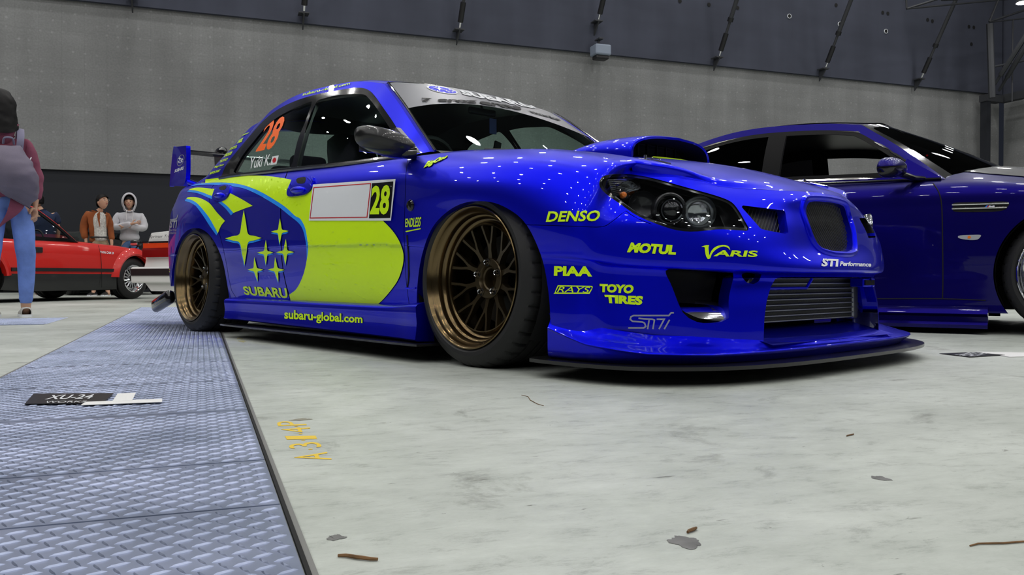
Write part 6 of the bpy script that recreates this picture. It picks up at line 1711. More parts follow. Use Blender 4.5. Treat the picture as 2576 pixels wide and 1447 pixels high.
# ------------------------------------------------------------------ the white coupe, its tail towards us
MW_ = frame(-1.0, 1.0, 152.0)
def place_tail(px, dep, ang, tail, wc):
    """put the left tail corner (tail, +wc) at pixel column px and depth dep"""
    a = math.radians(ang); lat = (px - CXP) / FPX * dep
    fx = (math.sin(a), -math.cos(a)); fy = (math.cos(a), math.sin(a))
    return frame(lat - tail * fx[0] - wc * fy[0], dep - tail * fx[1] - wc * fy[1], ang)
MW_ = place_tail(350, 10.6, 150.0, -3.10, .80)
WS_ = dict(tailq=((0, 0), (.75, .012), (.97, .045), (1.03, .15)), w=.815, nose=.76, tail=-3.10, xs=[-2.85, -2.6, -2.36, -2.0, -1.6, -1.2, -.8, -.4, -.1, .2, .42], rax=-2.36, xdoor0=-1.6, xdoor1=-.6, hub=.29, arch=.33,
    levels=[(.14, .16, .16, .20, .93, .10), (.24, .24, .24, .28, .985, .02), (.36, .38, .40, .38, 1.0, -.02), (.43, .46, .48, .43, 1.0, .0), (.52, .60, .585, .50, .985, .03), (.66, .72, .68, .56, .97, .04), (.78, .79, .735, .60, .93, .06), (.865, .835, .765, .625, .90, .10)],
    paint='white', lower='white', crown=.02, ab=(-.62, -.715, .80), at=(-1.26, -.52, 1.16), rail=[(-1.50, -.515, 1.18), (-1.80, -.53, 1.14), (-2.20, -.57, 1.02)], cb=(-2.72, -.64, .88), railk=1,
    bw=(.70, .72), bz=(.86, .80), inset=.030, bpost=[(-1.62, .035, .1)], glass=['glassd'], screen='glassd', roofz=(1.20, 1.21, 1.19), seatx=-1.45, wheel=small_wheel(.29, .19, .19, .79))
WC, WCS = make_car(MW_, WS_, 'white old hatchback seen from its tail, half hidden behind the blue sedan', 'hatchback_car')
MT['tl_o'] = mat('orange_red_lamp', (.75, .06, .01), .3, 0, .6); MT['tl_r'] = mat('dark_red_lamp', (.20, .004, .004), .2, 0, .8)
PB().box((-3.10, 0, .70), (.03, 1.40, .06)).obj('lamp_band', MT['tl_o'], WC); PB().box((-3.105, 0, .612), (.03, 1.42, .115)).obj('tail_lamp', MT['tl_r'], WC)
PB().box((-3.085, 0, .745), (.06, 1.44, .014)).obj('chrome_strip', MT['gloss'], WC)
PB().rbox((-3.12, 0, .335), (.16, 1.66, .20), .02).obj('rear_bumper', MT['white'], WC); PB().box((-3.204, 0, .368), (.012, 1.62, .085)).obj('bumper_strip', MT['satin'], WC)
PB().prism([(-.62, .24), (.62, .24), (.50, .135), (-.50, .135)], -3.15, -3.05, 'x').obj('rear_valance', MT['white'], WC)
bm = text_bm('Sprinter Trueno', .0, .35)
for v in bm.verts: v.co = Vector((-3.095, .60 - .50 * v.co.x, .785 + .045 * v.co.y))
bm_obj('script_badge', bm, MT['vblack'], WC)
# ------------------------------------------------------------------ dark car far behind the red one
MD_ = frame((292 - 1288) / FPX * 14.9, 14.9, 40)
DS_ = dict(RS_); DS_.update(ab=(-.62, -.715, .80), xdoor0=-1.6, xdoor1=-.6, bz=(.86, .80), bw=(.70, .72), bpost=[(-1.62, .035, .1)], seatx=-1.45, levels=WS_['levels'], nose=.66, tail=-2.75, xs=[-2.5, -2.3, -2.1, -1.85, -1.6, -1.2, -.8, -.4, -.1, .2, .38], rax=-2.1, cb=(-2.3, -.62, .87), railk=1, paint='two', lower='two', split=None, wheel=small_wheel(.29, .19, .19, .79), glass=['glass'], screen='glass', at=(-1.26, -.52, 1.14), rail=[(-1.45, -.515, 1.16), (-1.70, -.53, 1.12), (-2.0, -.57, 1.02)], roofz=(1.17, 1.18, 1.16))
DC, _ = make_car(MD_, DS_, 'dark car far back, its roof showing between the two standing men', 'parked_car')
# ================================================================== people
MT['skin'] = mat('skin', (.56, .33, .22), .55, bump=(60, .05, .002)); MT['hair'] = mat('black_hair', (.004, .0035, .0035), .55, spec=.25, bump=(90, .25, .002))
def person_frame(px, dep):
    lat = (px - CXP) / FPX * dep; b = math.atan2(lat, dep); p = level(lat, dep)
    X = level(math.cos(b), -math.sin(b)); Y = level(math.sin(b), math.cos(b))
    return Matrix(((X.x, Y.x, 0, p.x), (X.y, Y.y, 0, p.y), (0, 0, 1, 0), (0, 0, 0, 1)))
def skin_geo(nodes, edges, root, sub=2, smooth_=0.6):
    """grow a smooth surface round a skeleton: nodes name -> (x, y, z, rx[, ry])"""
    names = list(nodes); idx = {n: i for i, n in enumerate(names)}
    me = bpy.data.meshes.new('skeleton'); me.from_pydata([nodes[n][:3] for n in names], [(idx[a], idx[b]) for a, b in edges], [])
    ob = bpy.data.objects.new('skeleton', me); COL.objects.link(ob)
    md = ob.modifiers.new('skin', 'SKIN'); md.branch_smoothing = smooth_; md.use_smooth_shade = True
    sv = me.skin_vertices[0].data
    for n in names:
        r = nodes[n][3:]; sv[idx[n]].radius = (r[0], r[-1]); sv[idx[n]].use_root = (n == root)
    s = ob.modifiers.new('sub', 'SUBSURF'); s.levels = sub; s.render_levels = sub
    dg = bpy.context.evaluated_depsgraph_get(); dg.update(); m2 = bpy.data.meshes.new_from_object(ob.evaluated_get(dg))
    V = np.array([v.co[:] for v in m2.vertices]); F = [tuple(p.vertices) for p in m2.polygons]
    COL.objects.unlink(ob); bpy.data.objects.remove(ob); bpy.data.meshes.remove(m2); bpy.data.meshes.remove(me)
    return V, F
def thin(N, k=.72):
    for n in N:
        f = dict(rsh=.45, lsh=.45, chs=.55, nkb=.80, rel=.7, lel=.7, wst=.7, pel=.8).get(n, 1); N[n] = (*N[n][:3], *[q * f for q in N[n][3:]])
    return N
def chain(*n): return list(zip(n[:-1], n[1:]))
def hand_nodes(N, E, w, d, side, curl=.35, tag_='r', s=1.0, pn=(0, 0, 1)):
    """palm and five fingers from wrist w pointing along d; side: the thumb's direction"""
    w, d, side = (np.array(a, float) for a in (w, d, side)); d /= np.linalg.norm(d); side -= d * (side @ d); side /= np.linalg.norm(side); nrm = np.cross(d, side)
    N[tag_ + 'palm'] = (*(w + d * .05 * s), .030 * s, .014 * s); E.append((tag_ + 'wrist', tag_ + 'palm'))
    N[tag_ + 'knk'] = (*(w + d * .085 * s), .034 * s, .012 * s); E.append((tag_ + 'palm', tag_ + 'knk'))
    for k, (o, l) in enumerate([(.030, .070), (.010, .078), (-.010, .073), (-.029, .056)]):
        p = w + d * .095 * s + side * o * s; a = tag_ + 'f%d' % k; prev = tag_ + 'knk'; ang = 0
        for j in range(3):
            ang += curl * (1 + .15 * k); q = p + (d * math.cos(ang) + nrm * math.sin(ang)) * l * s / 3
            N[a + str(j)] = (*q, (.0085 - .001 * j) * s); E.append((prev, a + str(j))); prev = a + str(j); p = q
    p = w + d * .035 * s + side * .032 * s; N[tag_ + 't0'] = (*p, .011 * s); E.append((tag_ + 'palm', tag_ + 't0'))
    q = p + (d * .8 + side * .6) * .032 * s; N[tag_ + 't1'] = (*q, .0095 * s); E.append((tag_ + 't0', tag_ + 't1')); r = q + (d * .95 + side * .1 + nrm * .3) * .026 * s; N[tag_ + 't2'] = (*r, .0085 * s); E.append((tag_ + 't1', tag_ + 't2'))
def head_geo(c, look=(0, -1, 0), tilt=0.0, s=1.0):
    """a head with brow, nose, lips, chin and ears; look: where it faces"""
    n, m = 40, 30; V = []
    for i in range(m + 1):
        a = math.pi * i / m
        for k in range(n):
            t = 2 * math.pi * k / n; x, y, z = math.sin(a) * math.cos(t), math.sin(a) * math.sin(t), math.cos(a)
            X, Y, Z = x * .074, y * .094, z * .115           # front is -Y
            jaw = max(0, -z); X *= 1 - .28 * jaw; 
            if y < 0: Y *= 1 - .10 * jaw
            else: Y *= 1 - .30 * jaw
            f = max(0, -y)
            g = lambda dx, dz, sx, sz: math.exp(-((X - dx) / sx) ** 2 - ((Z - dz) / sz) ** 2) * (f > .3)
            Y -= .020 * g(0, -.020, .010, .020) + .010 * g(0, .0, .008, .022) + .006 * g(0, -.058, .020, .008) + .004 * g(0, -.092, .022, .014)
            Y += .010 * (g(.028, .006, .014, .010) + g(-.028, .006, .014, .010)) + .003 * g(0, -.047, .02, .004)
            Y -= .004 * (g(.028, .028, .020, .007) + g(-.028, .028, .020, .007))
            V.append((X, Y, Z))
    F = [(i * n + k, (i + 1) * n + k, (i + 1) * n + (k + 1) % n, i * n + (k + 1) % n) for i in range(m) for k in range(n)]
    parts = [weld(np.array(V), F)]
    for sx in (-1, 1):
        e = PB().sphere((sx * .076, .010, -.005), (.010, .020, .030), 12, 8); parts.append(e.parts[0])
    V, F = join(parts); lk = Vector(look).normalized(); yaw = math.atan2(lk.x, -lk.y)
    R = Matrix.Rotation(yaw, 3, 'Z') @ Matrix.Rotation(-math.asin(max(-1, min(1, lk.z))) * -1, 3, 'X') @ Matrix.Rotation(tilt, 3, 'Y')
    R = np.array(R); return V @ R.T * s + np.array(c), F, R
def feature(c, R, pts, s=1.0): return [tuple(np.array(p) @ R.T * s + np.array(c)) for p in pts]
def face_parts(c, R, par, s=1.0):
    dk = MT['hair']
    for sx in (-1, 1):
        p = feature(c, R, [(sx * .028, -.083, .006)], s)[0]; PB().sphere(p, (.010 * s, .006 * s, .005 * s), 10, 6).obj('eye', MT['gloss'], par, True)
        q = feature(c, R, [(sx * .014, -.090, .026), (sx * .028, -.090, .031), (sx * .044, -.078, .027)], s); PB().tube(q, .0030 * s, 6).obj('eyebrow', dk, par, True)
    q = feature(c, R, [(-.022, -.084, -.056), (-.008, -.092, -.054), (.008, -.092, -.054), (.022, -.084, -.056)], s); PB().tube(q, [.003 * s, .0055 * s, .0055 * s, .003 * s], 6).obj('lips', MT['lips'], par, True)
MT['lips'] = mat('lips', (.42, .13, .11), .5)
def cloth_noise(V, amp, sc, seed=0):
    from mathutils import noise
    V = np.array(V); c = V.mean(0)
    for i, v in enumerate(V):
        k = noise.noise(Vector(v * np.array([1, 1, 1.6])) * sc + Vector((seed, 0, 0))); d = v - c; d[2] = 0; d /= np.linalg.norm(d) + 1e-6; V[i] = v + d * k * amp
    return V
def hair_cap(c, R, par, s=1.0, low=-.01, fringe=.045, long_=0.0, name='hair', side=.0):
    """hair as a shell over the skull; long_: how far it hangs below the ears"""
    n, m = 44, 22; V = []; lim = []
    for i in range(m + 1):
        for k in range(n):
            t = 2 * math.pi * k / n; fr = max(0, -math.sin(t)); bk = max(0, math.sin(t))
            zl = fringe * fr ** .6 if fr > .25 else low - .055 * bk; zl = zl - (long_ * (1 - min(1, fr * 1.7)) if long_ else 0)
            a = math.pi / 2 * min(1, 1) * (i / m); 
            if i <= m * .55: a = math.pi / 2 * (i / (m * .55)); x, y, z = math.sin(a) * math.cos(t), math.sin(a) * math.sin(t), math.cos(a); zz = z * .132
            else:
                u = (i - m * .55) / (m * .45); x, y = math.cos(t), math.sin(t); zz = u * (zl if zl < 0 else 0)
            if zz < zl: zz = zl
            bl = 1.0 + (.05 * math.sin(5 * t) * .3) + (.10 * max(0, -zz) / .1 if long_ else 0) * (1 if zz > -.12 else 1)
            V.append((x * .087 * bl, y * .108 * bl + .004, zz + .004))
    F = [(i * n + k, (i + 1) * n + k, (i + 1) * n + (k + 1) % n, i * n + (k + 1) % n) for i in range(m) for k in range(n)]
    V, F = weld(np.array(V), F); V = cloth_noise(V, .007, 30, 4); V = V @ R.T * s + np.array(c)
    return mesh_obj(name, V, F, MT['hair'], par)
def shoe(p, yaw, par, m, L=.26, name='shoe'):
    P = []
    for t, w, h in [(0, .030, .070), (.10, .038, .078), (.28, .040, .080), (.45, .040, .070), (.65, .046, .056), (.82, .045, .046), (.94, .034, .038), (1, .010, .028)]:
        P.append([(w * math.copysign(abs(math.sin(a)) ** .6, math.sin(a)), (t - .22) * L, max(0, h * (math.cos(a) * .5 + .5)) if abs(a) < 9 else 0) for a in np.linspace(-math.pi, math.pi, 17)])
    P = cr_axis(np.array(P), 3); R = rot('Z', math.degrees(yaw)); V, F = grid(P); V = V @ R.T + np.array(p)
    o = mesh_obj(name, V, F, m, par)
    S_ = [(w * q, (t - .22) * L) for q in (1,) for t, w in [(-.02, .020), (0, .032), (.25, .043), (.5, .043), (.75, .049), (.92, .038), (1.02, .012)]]
    out = S_ + [(-x, y) for x, y in S_[::-1]]; pb = PB().prism(out, 0.0, .022, 'z'); pb.parts = [(v @ R.T + np.array(p), f) for v, f in pb.parts]; pb.obj('sole', MT['vwhite'], o, fixn=True)
    return o
# ------------------------------------------------------------------ woman with the lilac backpack, seen from behind
MT['denim'] = mat('light_blue_denim', (.15, .25, .62), .8, bump=(260, .5, .003), var=(9, .22)); MT['mauve'] = mat('dusty_pink_hoodie', (.235, .062, .105), .9, bump=(200, .4, .003), var=(7, .18))
MT['lilac'] = mat('lilac_grey_backpack', (.155, .135, .185), .75, bump=(180, .4, .003), var=(6, .12)); MT['lilacp'] = mat('lilac_pocket', (.20, .175, .235), .75, bump=(180, .4, .003), var=(12, .15)); MT['lilacs'] = mat('dark_lilac_seam', (.07, .06, .09), .8); MT['lilacd'] = mat('darker_lilac_strap', (.20, .19, .28), .7); MT['sneak'] = mat('off_white_sneaker', (.50, .49, .45), .6, var=(30, .15))
WP = empty('person', person_frame(22, 6.39), 'person seen from behind in dusty pink hoodie, light blue jeans and lilac backpack', 'person')
N = dict(pel=(0, 0, .93, .125, .10), wst=(-.01, 0, 1.07, .115, .085), chs=(-.02, .01, 1.24, .145, .095), nkb=(-.035, .01, 1.40, .055, .055), nk=(-.04, 0, 1.46, .045, .05),
    rsh=(.115, .01, 1.355, .050), rel=(.180, .03, 1.09, .038), rfo=(.185, -.0, .96, .032), rwrist=(.180, -.02, .865, .024, .020), lsh=(-.19, .01, 1.355, .055), lel=(-.26, .05, 1.10, .040), lfo=(-.25, -.02, .97, .034), lwrist=(-.24, -.06, .88, .026, .022),
    rhp=(.085, 0, .88, .095), rkn=(.115, -.01, .47, .060), rcf=(.118, .015, .34, .058), ran=(.112, .01, .085, .038), rft=(.112, .06, .035, .035, .03), rto=(.114, .15, .025, .03, .02),
    lhp=(-.085, 0, .88, .095), lkn=(-.115, -.03, .47, .060), lcf=(-.120, .0, .34, .058), lan=(-.125, .0, .085, .038), lft=(-.125, .05, .035, .035, .03), lto=(-.13, .14, .025, .03, .02))
E_ = chain('pel', 'wst', 'chs', 'nkb', 'nk') + chain('chs', 'rsh', 'rel', 'rfo', 'rwrist') + chain('chs', 'lsh', 'lel', 'lfo', 'lwrist') + chain('pel', 'rhp', 'rkn', 'rcf', 'ran', 'rft', 'rto') + chain('pel', 'lhp', 'lkn', 'lcf', 'lan', 'lft', 'lto')
hand_nodes(N, E_, (.180, -.02, .865), (-.05, -.10, -1), (-.6, -.8, 0), .30, 'r'); hand_nodes(N, E_, (-.24, -.06, .88), (.05, -.1, -1), (.6, -.8, 0), .3, 'l')
J0 = dict(N); thin(N); bv, bf = skin_geo(N, E_, 'pel'); N = J0; hc = (-.045, .0, 1.565); hv, hf, hR = head_geo(hc, (0, 1, 0)); mesh_obj('body', *join([(bv, bf), (hv, hf)]), MT['skin'], WP)
face_parts(hc, hR, WP); hair_cap(hc, hR, WP, 1.22, low=-.03, fringe=.03, long_=.075)
J = {k: N[k] for k in ('pel', 'rhp', 'rkn', 'rcf', 'ran', 'lhp', 'lkn', 'lcf', 'lan')}
def grow(d, k, **o):
    r = {a: (*v[:3], *[q + k for q in v[3:]]) for a, v in d.items()}; r.update(o); return r
jn = grow(J, .008, wst0=(0, 0, .99, .13, .105)); v, f = skin_geo(jn, chain('wst0', 'pel') + chain('pel', 'rhp', 'rkn', 'rcf', 'ran') + chain('pel', 'lhp', 'lkn', 'lcf', 'lan'), 'pel')
v = np.array(v)
for cx in (.115, -.115):     # wrinkles round the knees and hems
    m_ = (np.abs(v[:, 0] - cx) < .1); w = np.exp(-((v[:, 2] - .50) / .06) ** 2) + np.exp(-((v[:, 2] - .12) / .03) ** 2)
    d_ = v[:, :2] - np.array([cx, 0]); v[:, :2] += (d_ / (np.linalg.norm(d_, axis=1)[:, None] + 1e-6)) * (w * .005 * np.sin(v[:, 2] * 230))[:, None] * m_[:, None]
mesh_obj('jeans', v, f, MT['denim'], WP)
tn = dict(hem=(0, 0, .885, .168, .135), wst=(-.01, 0, 1.02, .165, .125), mid=(-.015, .005, 1.14, .160, .12), chs=(-.02, .01, 1.27, .165, .115), nkb=(-.035, .01, 1.385, .085, .075), rsh=(.115, .01, 1.345, .066), rel=(.185, .03, 1.10, .054), rfo=(.190, 0, .985, .048), rcu=(.182, -.015, .895, .040), lsh=(-.20, .01, 1.35, .072), lel=(-.27, .05, 1.10, .062), lfo=(-.26, 0, .985, .056), lcu=(-.245, -.05, .905, .046))
v, f = skin_geo(tn, chain('hem', 'wst', 'mid', 'chs', 'nkb') + chain('chs', 'rsh', 'rel', 'rfo', 'rcu') + chain('chs', 'lsh', 'lel', 'lfo', 'lcu'), 'mid', 3)
mesh_obj('hoodie', cloth_noise(v, .014, 9), f, MT['mauve'], WP)
P = []
for t in np.linspace(0, math.pi, 13):  # the hood lying on the back
    P.append([(-.035 + .115 * math.cos(t) * (1 - .25 * u), -.035 - .085 * math.sin(t) * (.5 + .6 * math.sin(math.pi * u)), 1.465 - .15 * u * math.sin(t) - .02 * u) for u in np.linspace(0, 1, 9)])
mesh_obj('hood', *grid(np.array(P)), MT['mauve'], WP)
# tail of a tied jacket hanging from the pack
P = [[(.02 + .10 * u + .05 * math.sin(3 * t), -.155 - .02 * math.sin(6 * t) , .93 - .38 * t * (1 - .35 * u) - .04 * u * (1 - t)) for u in np.linspace(0, 1, 6)] for t in np.linspace(0, 1, 10)]
P = np.array(P); P[:, :, 0] += -np.linspace(0, .20, 10)[:, None] + np.linspace(.06, 0, 10)[:, None] * 0
v, f = grid(P); v2 = np.array(v); v2[:, 1] += .008; mesh_obj('hanging_jacket', *join([(v, f), (v2, [tuple(reversed(q)) for q in f])]), MT['mauve'], WP)
# backpack: top-level, worn on the back
BP = empty('backpack', WP.matrix_world.copy(), 'lilac grey backpack slung on the back of the person in the pink hoodie', 'backpack')
P = []
for t in np.linspace(0, 1, 14):
    z = 1.270 - .385 * t; hw = .105 + .078 * math.sin(math.pi * min(1, t * .95) ** 1.2) ; dp = .05 + .085 * math.sin(math.pi * (t * .8 + .12)); 
    if t > .9: hw *= .82; dp *= .7
    cx = -.015 + .055 * t
    P.append([(cx + hw * math.copysign(abs(math.sin(a)) ** .65, math.sin(a)), -.105 - dp + dp * math.copysign(abs(math.cos(a)) ** .7, math.cos(a)), z + (.07 * t - .01) * -(math.sin(a)) * 1.1) for a in np.linspace(0, 2 * math.pi, 33)])
P = np.array(P); v, f = grid(cr_axis(P, 3)); v = cloth_noise(v, .016, 11, 3)
o = mesh_obj('bag', *join([(v, f), (P[0], [tuple(range(33))]), (P[-1], [tuple(reversed(range(33)))])]), MT['lilac'], BP)
P = []
for t in np.linspace(0, 1, 8):
    z = 1.20 - .17 * t; P.append([(-.02 + (.10 + .02 * math.sin(math.pi * t)) * u, -.255 - .035 * math.sin(math.pi * t) * (1 - u * u) - .02, z - .05 * u * .4) for u in np.linspace(-1, 1, 13)])
mesh_obj('front_pocket', *grid(cr_axis(np.array(P), 2)), MT['lilacp'], BP)
for zz, yo in ((1.205, -.245), (1.035, -.262)): PB().tube([(-.02 + .115 * q, yo - .028 * (1 - q * q), zz - .05 * q * .4) for q in np.linspace(-1, 1, 15)], .004, 5).obj('seam', MT['lilacs'], BP, True)
for x0, x1 in ((.075, .095), (-.15, -.14)):
    s_ = np.array([(x0, -.13, 1.26), (x0 + .008, -.125, 1.34), (x0 + .010, -.075, 1.405), (x0 + .008, .0, 1.435), (x0, .08, 1.40), (x0, .115, 1.30), (x1, .12, 1.15), (x1 + .03, .05, 1.05), (x1 + .03, -.06, 1.02)])
    c_ = cr(s_, 5); L_ = c_ + np.array([-.024, 0, 0]); R_ = c_ + np.array([.024, 0, 0]); m__ = c_ + np.array([0, -.006, .006])
    mesh_obj('shoulder_strap', *grid(np.stack([L_, m__, R_])), MT['lilacd'], BP)
PB().tube([(.15, -.21, 1.20), (.12, -.25, 1.13), (.115, -.26, 1.05)], .004, 6).obj('zip', MT['vwhite'], BP, True)
PB().tube(cr(np.array([(-.03, -.13, 1.30), (-.02, -.16, 1.34), (.03, -.16, 1.34), (.04, -.13, 1.30)]), 4), .008, 6).obj('grab_loop', MT['lilacd'], BP, True)
sA = shoe((.112, .0, 0), .05, WP, MT['sneak']); sB = shoe((-.125, -.01, 0), -.2, WP, MT['sneak'])
# ------------------------------------------------------------------ man in white hoodie, arms crossed
MT['whood'] = mat('white_sweat_cloth', (.52, .52, .55), .9, bump=(160, .4, .003), var=(8, .10)); MT['jean2'] = mat('mid_blue_denim', (.07, .13, .28), .85, var=(8, .15))
HM = empty('person', person_frame(327, 14.3), 'person with a white hood up and arms crossed beyond the red coupe', 'person')
def legs(N, cx=0.0, sp=.10):
    N.update(pel=(cx, 0, .93, .13, .10), rhp=(cx + .08, 0, .88, .085), rkn=(cx + sp, -.01, .48, .058), ran=(cx + sp, .01, .09, .038), rto=(cx + sp + .02, -.10, .03, .032, .022), lhp=(cx - .08, 0, .88, .085), lkn=(cx - sp, -.01, .48, .058), lan=(cx - sp, .01, .09, .038), lto=(cx - sp - .02, -.10, .03, .032, .022))
    return chain('pel', 'rhp', 'rkn', 'ran', 'rto') + chain('pel', 'lhp', 'lkn', 'lan', 'lto')
N = {}; E_ = legs(N)
N.update(wst=(0, 0, 1.08, .12, .09), chs=(0, 0, 1.27, .15, .10), nkb=(0, 0, 1.42, .055), nk=(0, 0, 1.47, .05), rsh=(.175, 0, 1.38, .055), rel=(.215, -.05, 1.14, .042), rwrist=(-.02, -.20, 1.16, .028), lsh=(-.175, 0, 1.38, .055), lel=(-.215, -.05, 1.14, .042), lwrist=(.02, -.23, 1.20, .028))
E_ += chain('pel', 'wst', 'chs', 'nkb', 'nk') + chain('chs', 'rsh', 'rel', 'rwrist') + chain('chs', 'lsh', 'lel', 'lwrist')
hand_nodes(N, E_, (-.02, -.20, 1.16), (-1, .15, -.15), (0, -.3, 1), .25, 'r'); hand_nodes(N, E_, (.02, -.23, 1.20), (1, .12, .25), (0, -.2, 1), .25, 'l')
J0 = dict(N); thin(N); bv, bf = skin_geo(N, E_, 'pel'); N = J0; hc = (-.005, -.03, 1.575); hv, hf, hR = head_geo(hc, (-.10, -1, -.12)); mesh_obj('body', *join([(bv, bf), (hv, hf)]), MT['skin'], HM)
face_parts(hc, hR, HM); hair_cap(hc, hR, HM, 1.0, low=-.02, fringe=.035)
tn = dict(hem=(0, 0, .90, .175, .135), wst=(0, 0, 1.02, .170, .13), mid=(0, 0, 1.14, .170, .13), chs=(0, 0, 1.29, .180, .13), nkb=(0, 0, 1.41, .105, .09), rsh=(.185, 0, 1.37, .080), rel=(.235, -.06, 1.13, .072), rcu=(.00, -.205, 1.165, .052), lsh=(-.185, 0, 1.37, .080), lel=(-.235, -.06, 1.13, .072), lcu=(.03, -.235, 1.205, .050))
v, f = skin_geo(tn, chain('hem', 'wst', 'mid', 'chs', 'nkb') + chain('chs', 'rsh', 'rel', 'rcu') + chain('chs', 'lsh', 'lel', 'lcu'), 'mid', 3); mesh_obj('hoodie', cloth_noise(v, .012, 10, 5), f, MT['whood'], HM)
P = []
for i, (y, rx, rz, cz) in enumerate([(-.115, .088, .122, 0), (-.125, .098, .135, 0), (-.10, .112, .150, .003), (-.04, .122, .158, .006), (.03, .120, .150, .002), (.09, .095, .118, -.01), (.125, .05, .06, -.02)]):
    P.append([(hc[0] + rx * math.sin(a), y + hc[1] + .03 + (.02 if math.cos(a) < -.2 else 0), hc[2] + .005 + cz + rz * math.cos(a) - (.03 if math.cos(a) < -.7 else 0)) for a in np.linspace(0, 2 * math.pi, 33)])
mesh_obj('hood', *grid(cr_axis(np.array(P), 3)), MT['whood'], HM)
for sx in (-1, 1): PB().tube([(sx * .05, -.12, 1.44), (sx * .055, -.145, 1.36), (sx * .045, -.15, 1.27)], .004, 5).obj('drawstring', MT['paper'], HM, True)
jn = grow({k: N[k] for k in ('pel', 'rhp', 'rkn', 'ran', 'lhp', 'lkn', 'lan')}, .016, wst0=(N['pel'][0], 0, 1.0, .135, .115)); v, f = skin_geo(jn, chain('wst0', 'pel') + chain('pel', 'rhp', 'rkn', 'ran') + chain('pel', 'lhp', 'lkn', 'lan'), 'pel'); mesh_obj('jeans', v, f, MT['jean2'], HM)
shoe((.10, 0, 0), math.pi, HM, MT['sneak']); shoe((-.10, 0, 0), math.pi, HM, MT['sneak'])
# ------------------------------------------------------------------ man in brown jacket and glasses
MT['brown'] = mat('brown_corduroy', (.26, .070, .016), .85, bump=(150, .5, .004), var=(7, .2)); MT['shirt'] = mat('pale_patterned_shirt', (.55, .56, .52), .8, var=(45, .35)); MT['khaki'] = mat('khaki_cloth', (.33, .27, .17), .9)
BJ = empty('person', person_frame(243, 13.7), 'person in brown jacket, pale shirt and glasses looking down beyond the red coupe', 'person')
N = {}; E_ = legs(N, .06)
N.update(wst=(.05, 0, 1.06, .11, .09), chs=(.03, -.02, 1.24, .14, .10), nkb=(.055, -.06, 1.385, .055), nk=(.075, -.085, 1.43, .05), rsh=(.165, -.07, 1.34, .055), rel=(.205, -.05, 1.08, .042), rwrist=(.225, -.10, .86, .028), lsh=(-.125, .02, 1.375, .055), lel=(-.17, .05, 1.11, .042), lwrist=(-.15, .01, .89, .028))
E_ += chain('pel', 'wst', 'chs', 'nkb', 'nk') + chain('chs', 'rsh', 'rel', 'rwrist') + chain('chs', 'lsh', 'lel', 'lwrist')
hand_nodes(N, E_, (.225, -.10, .86), (.02, -.1, -1), (-.3, -1, 0), .3, 'r'); hand_nodes(N, E_, (-.15, .01, .89), (.05, -.1, -1), (.3, -1, 0), .3, 'l')
J0 = dict(N); thin(N); bv, bf = skin_geo(N, E_, 'pel'); N = J0; hc = (.095, -.12, 1.525); hv, hf, hR = head_geo(hc, (.62, -.78, -.30)); mesh_obj('body', *join([(bv, bf), (hv, hf)]), MT['skin'], BJ)
face_parts(hc, hR, BJ); hair_cap(hc, hR, BJ, 1.02, low=.0, fringe=.055)
g = PB()
for sx in (-1, 1):
    g.tube(feature(hc, hR, [(sx * .030 + .022 * math.cos(a), -.100, .004 + .017 * math.sin(a)) for a in np.linspace(0, 2 * math.pi, 17)]), .0016, 5, False); g.tube(feature(hc, hR, [(sx * .052, -.098, .008), (sx * .078, -.05, .008), (sx * .080, .01, .002)]), .0015, 5)
g.tube(feature(hc, hR, [(-.008, -.103, .006), (.008, -.103, .006)]), .0015, 5).obj('glasses', MT['chrome'], BJ)
v, f = skin_geo(dict(a=(.07, -.02, .88, .135, .112), b=(.06, -.02, 1.08, .125, .105), c=(.045, -.04, 1.24, .135, .10), d=(.065, -.07, 1.385, .068, .062)), chain('a', 'b', 'c', 'd'), 'b', 3); mesh_obj('shirt', v, f, MT['shirt'], BJ)
tn = dict(hem=(.02, .035, .86, .155, .12), wst=(.02, .03, 1.02, .150, .115), chs=(.01, .015, 1.25, .165, .115), nkb=(.035, -.02, 1.385, .085, .07), rsh=(.168, -.05, 1.335, .068), rel=(.212, -.04, 1.08, .056), rcu=(.225, -.085, .90, .048), lsh=(-.130, .02, 1.365, .075), lel=(-.185, .05, 1.11, .066), lcu=(-.165, .015, .92, .054))
v, f = skin_geo(tn, chain('hem', 'wst', 'chs', 'nkb') + chain('chs', 'rsh', 'rel', 'rcu') + chain('chs', 'lsh', 'lel', 'lcu'), 'wst', 3)
op = np.abs(v[:, 0] - (.095 + .02 * (1.4 - v[:, 2]))) - np.interp(v[:, 2], [.8, 1.05, 1.25, 1.40], [.055, .040, .038, .06]); op = np.where((v[:, 1] < -.03) & (v[:, 2] > .78), op, 1)
_, (v, f) = clip(v, f, op); mesh_obj('jacket', cloth_noise(v, .010, 10, 9), f, MT['brown'], BJ)
for sx, x0 in ((-1, .055), (1, .145)): mesh_obj('lapel', [(x0, -.135, 1.37), (x0 + sx * .045, -.125, 1.33), (x0 + sx * .030, -.140, 1.22), (x0 + sx * .002, -.142, 1.10)], [(0, 1, 2, 3)], MT['brown'], BJ, False)
jn = grow({k: N[k] for k in ('pel', 'rhp', 'rkn', 'ran', 'lhp', 'lkn', 'lan')}, .016, wst0=(N['pel'][0], 0, 1.0, .135, .115)); v, f = skin_geo(jn, chain('wst0', 'pel') + chain('pel', 'rhp', 'rkn', 'ran') + chain('pel', 'lhp', 'lkn', 'lan'), 'pel'); mesh_obj('trousers', v, f, MT['khaki'], BJ)
PB().tube([(.065 + .142 * math.cos(a), -.01 + .118 * math.sin(a), .955) for a in np.linspace(0, 2 * math.pi, 33)], .014, 8, False).obj('belt', MT['satin'], BJ, True)
shoe((.16, 0, 0), math.pi - .4, BJ, MT['satin']); shoe((-.04, 0, 0), math.pi - .4, BJ, MT['satin'])
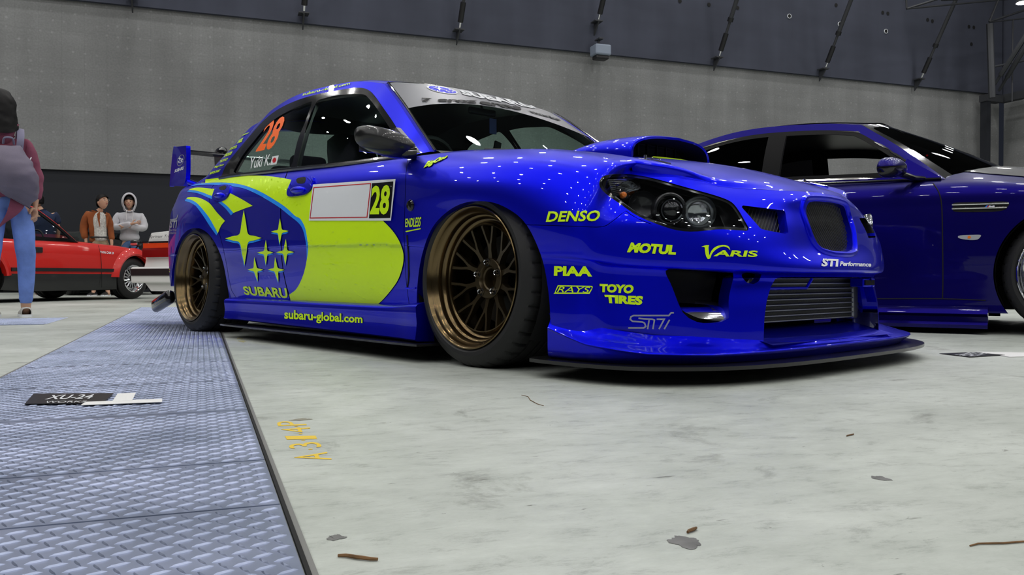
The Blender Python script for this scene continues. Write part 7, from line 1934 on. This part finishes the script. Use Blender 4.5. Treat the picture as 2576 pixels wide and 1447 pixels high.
# ------------------------------------------------------------------ man in navy shirt, back to us, beyond the red coupe
MT['navyc'] = mat('navy_cotton', (.012, .022, .060), .9, bump=(160, .4, .003), var=(6, .25))
NM = empty('person', person_frame(112, 14.0), 'person in navy shirt half hidden behind the person with the backpack', 'person')
N = {}; E_ = legs(N, 0)
N.update(wst=(.03, .0, 1.08, .12, .09), chs=(.02, .03, 1.28, .155, .10), nkb=(-.05, .06, 1.44, .055), nk=(-.075, .08, 1.485, .05), rsh=(.16, .02, 1.385, .058), rel=(.215, .0, 1.12, .045), rwrist=(.20, .12, .95, .028), lsh=(-.18, .04, 1.36, .058), lel=(-.23, .08, 1.10, .045), lwrist=(-.20, .16, .93, .028))
E_ += chain('pel', 'wst', 'chs', 'nkb', 'nk') + chain('chs', 'rsh', 'rel', 'rwrist') + chain('chs', 'lsh', 'lel', 'lwrist')
hand_nodes(N, E_, (.20, .12, .95), (-.05, .5, -.8), (-.6, .6, 0), .3, 'r'); hand_nodes(N, E_, (-.20, .16, .93), (.05, .5, -.8), (.6, .6, 0), .3, 'l')
J0 = dict(N); thin(N); bv, bf = skin_geo(N, E_, 'pel'); N = J0; hc = (-.095, .10, 1.585); hv, hf, hR = head_geo(hc, (-.5, .85, -.15)); mesh_obj('body', *join([(bv, bf), (hv, hf)]), MT['skin'], NM)
face_parts(hc, hR, NM); hair_cap(hc, hR, NM, 1.03, low=.0, fringe=.05)
tn = dict(hem=(.03, 0, .88, .165, .13), wst=(.03, 0, 1.02, .165, .125), chs=(.02, .02, 1.28, .178, .125), nkb=(-.035, .05, 1.42, .085, .078), rsh=(.160, .02, 1.375, .088), rel=(.205, .01, 1.18, .066), lsh=(-.185, .04, 1.35, .076), lel=(-.22, .07, 1.16, .066))
v, f = skin_geo(tn, chain('hem', 'wst', 'chs', 'nkb') + chain('chs', 'rsh', 'rel') + chain('chs', 'lsh', 'lel'), 'wst', 3); mesh_obj('shirt', cloth_noise(v, .012, 10, 2), f, MT['navyc'], NM)
jn = grow({k: N[k] for k in ('pel', 'rhp', 'rkn', 'ran', 'lhp', 'lkn', 'lan')}, .016, wst0=(N['pel'][0], 0, 1.0, .135, .115)); v, f = skin_geo(jn, chain('wst0', 'pel') + chain('pel', 'rhp', 'rkn', 'ran') + chain('pel', 'lhp', 'lkn', 'lan'), 'pel'); mesh_obj('trousers', v, f, MT['satin'], NM)
shoe((.10, 0, 0), 0, NM, MT['satin']); shoe((-.10, 0, 0), 0, NM, MT['satin'])
bpy.context.view_layer.update()
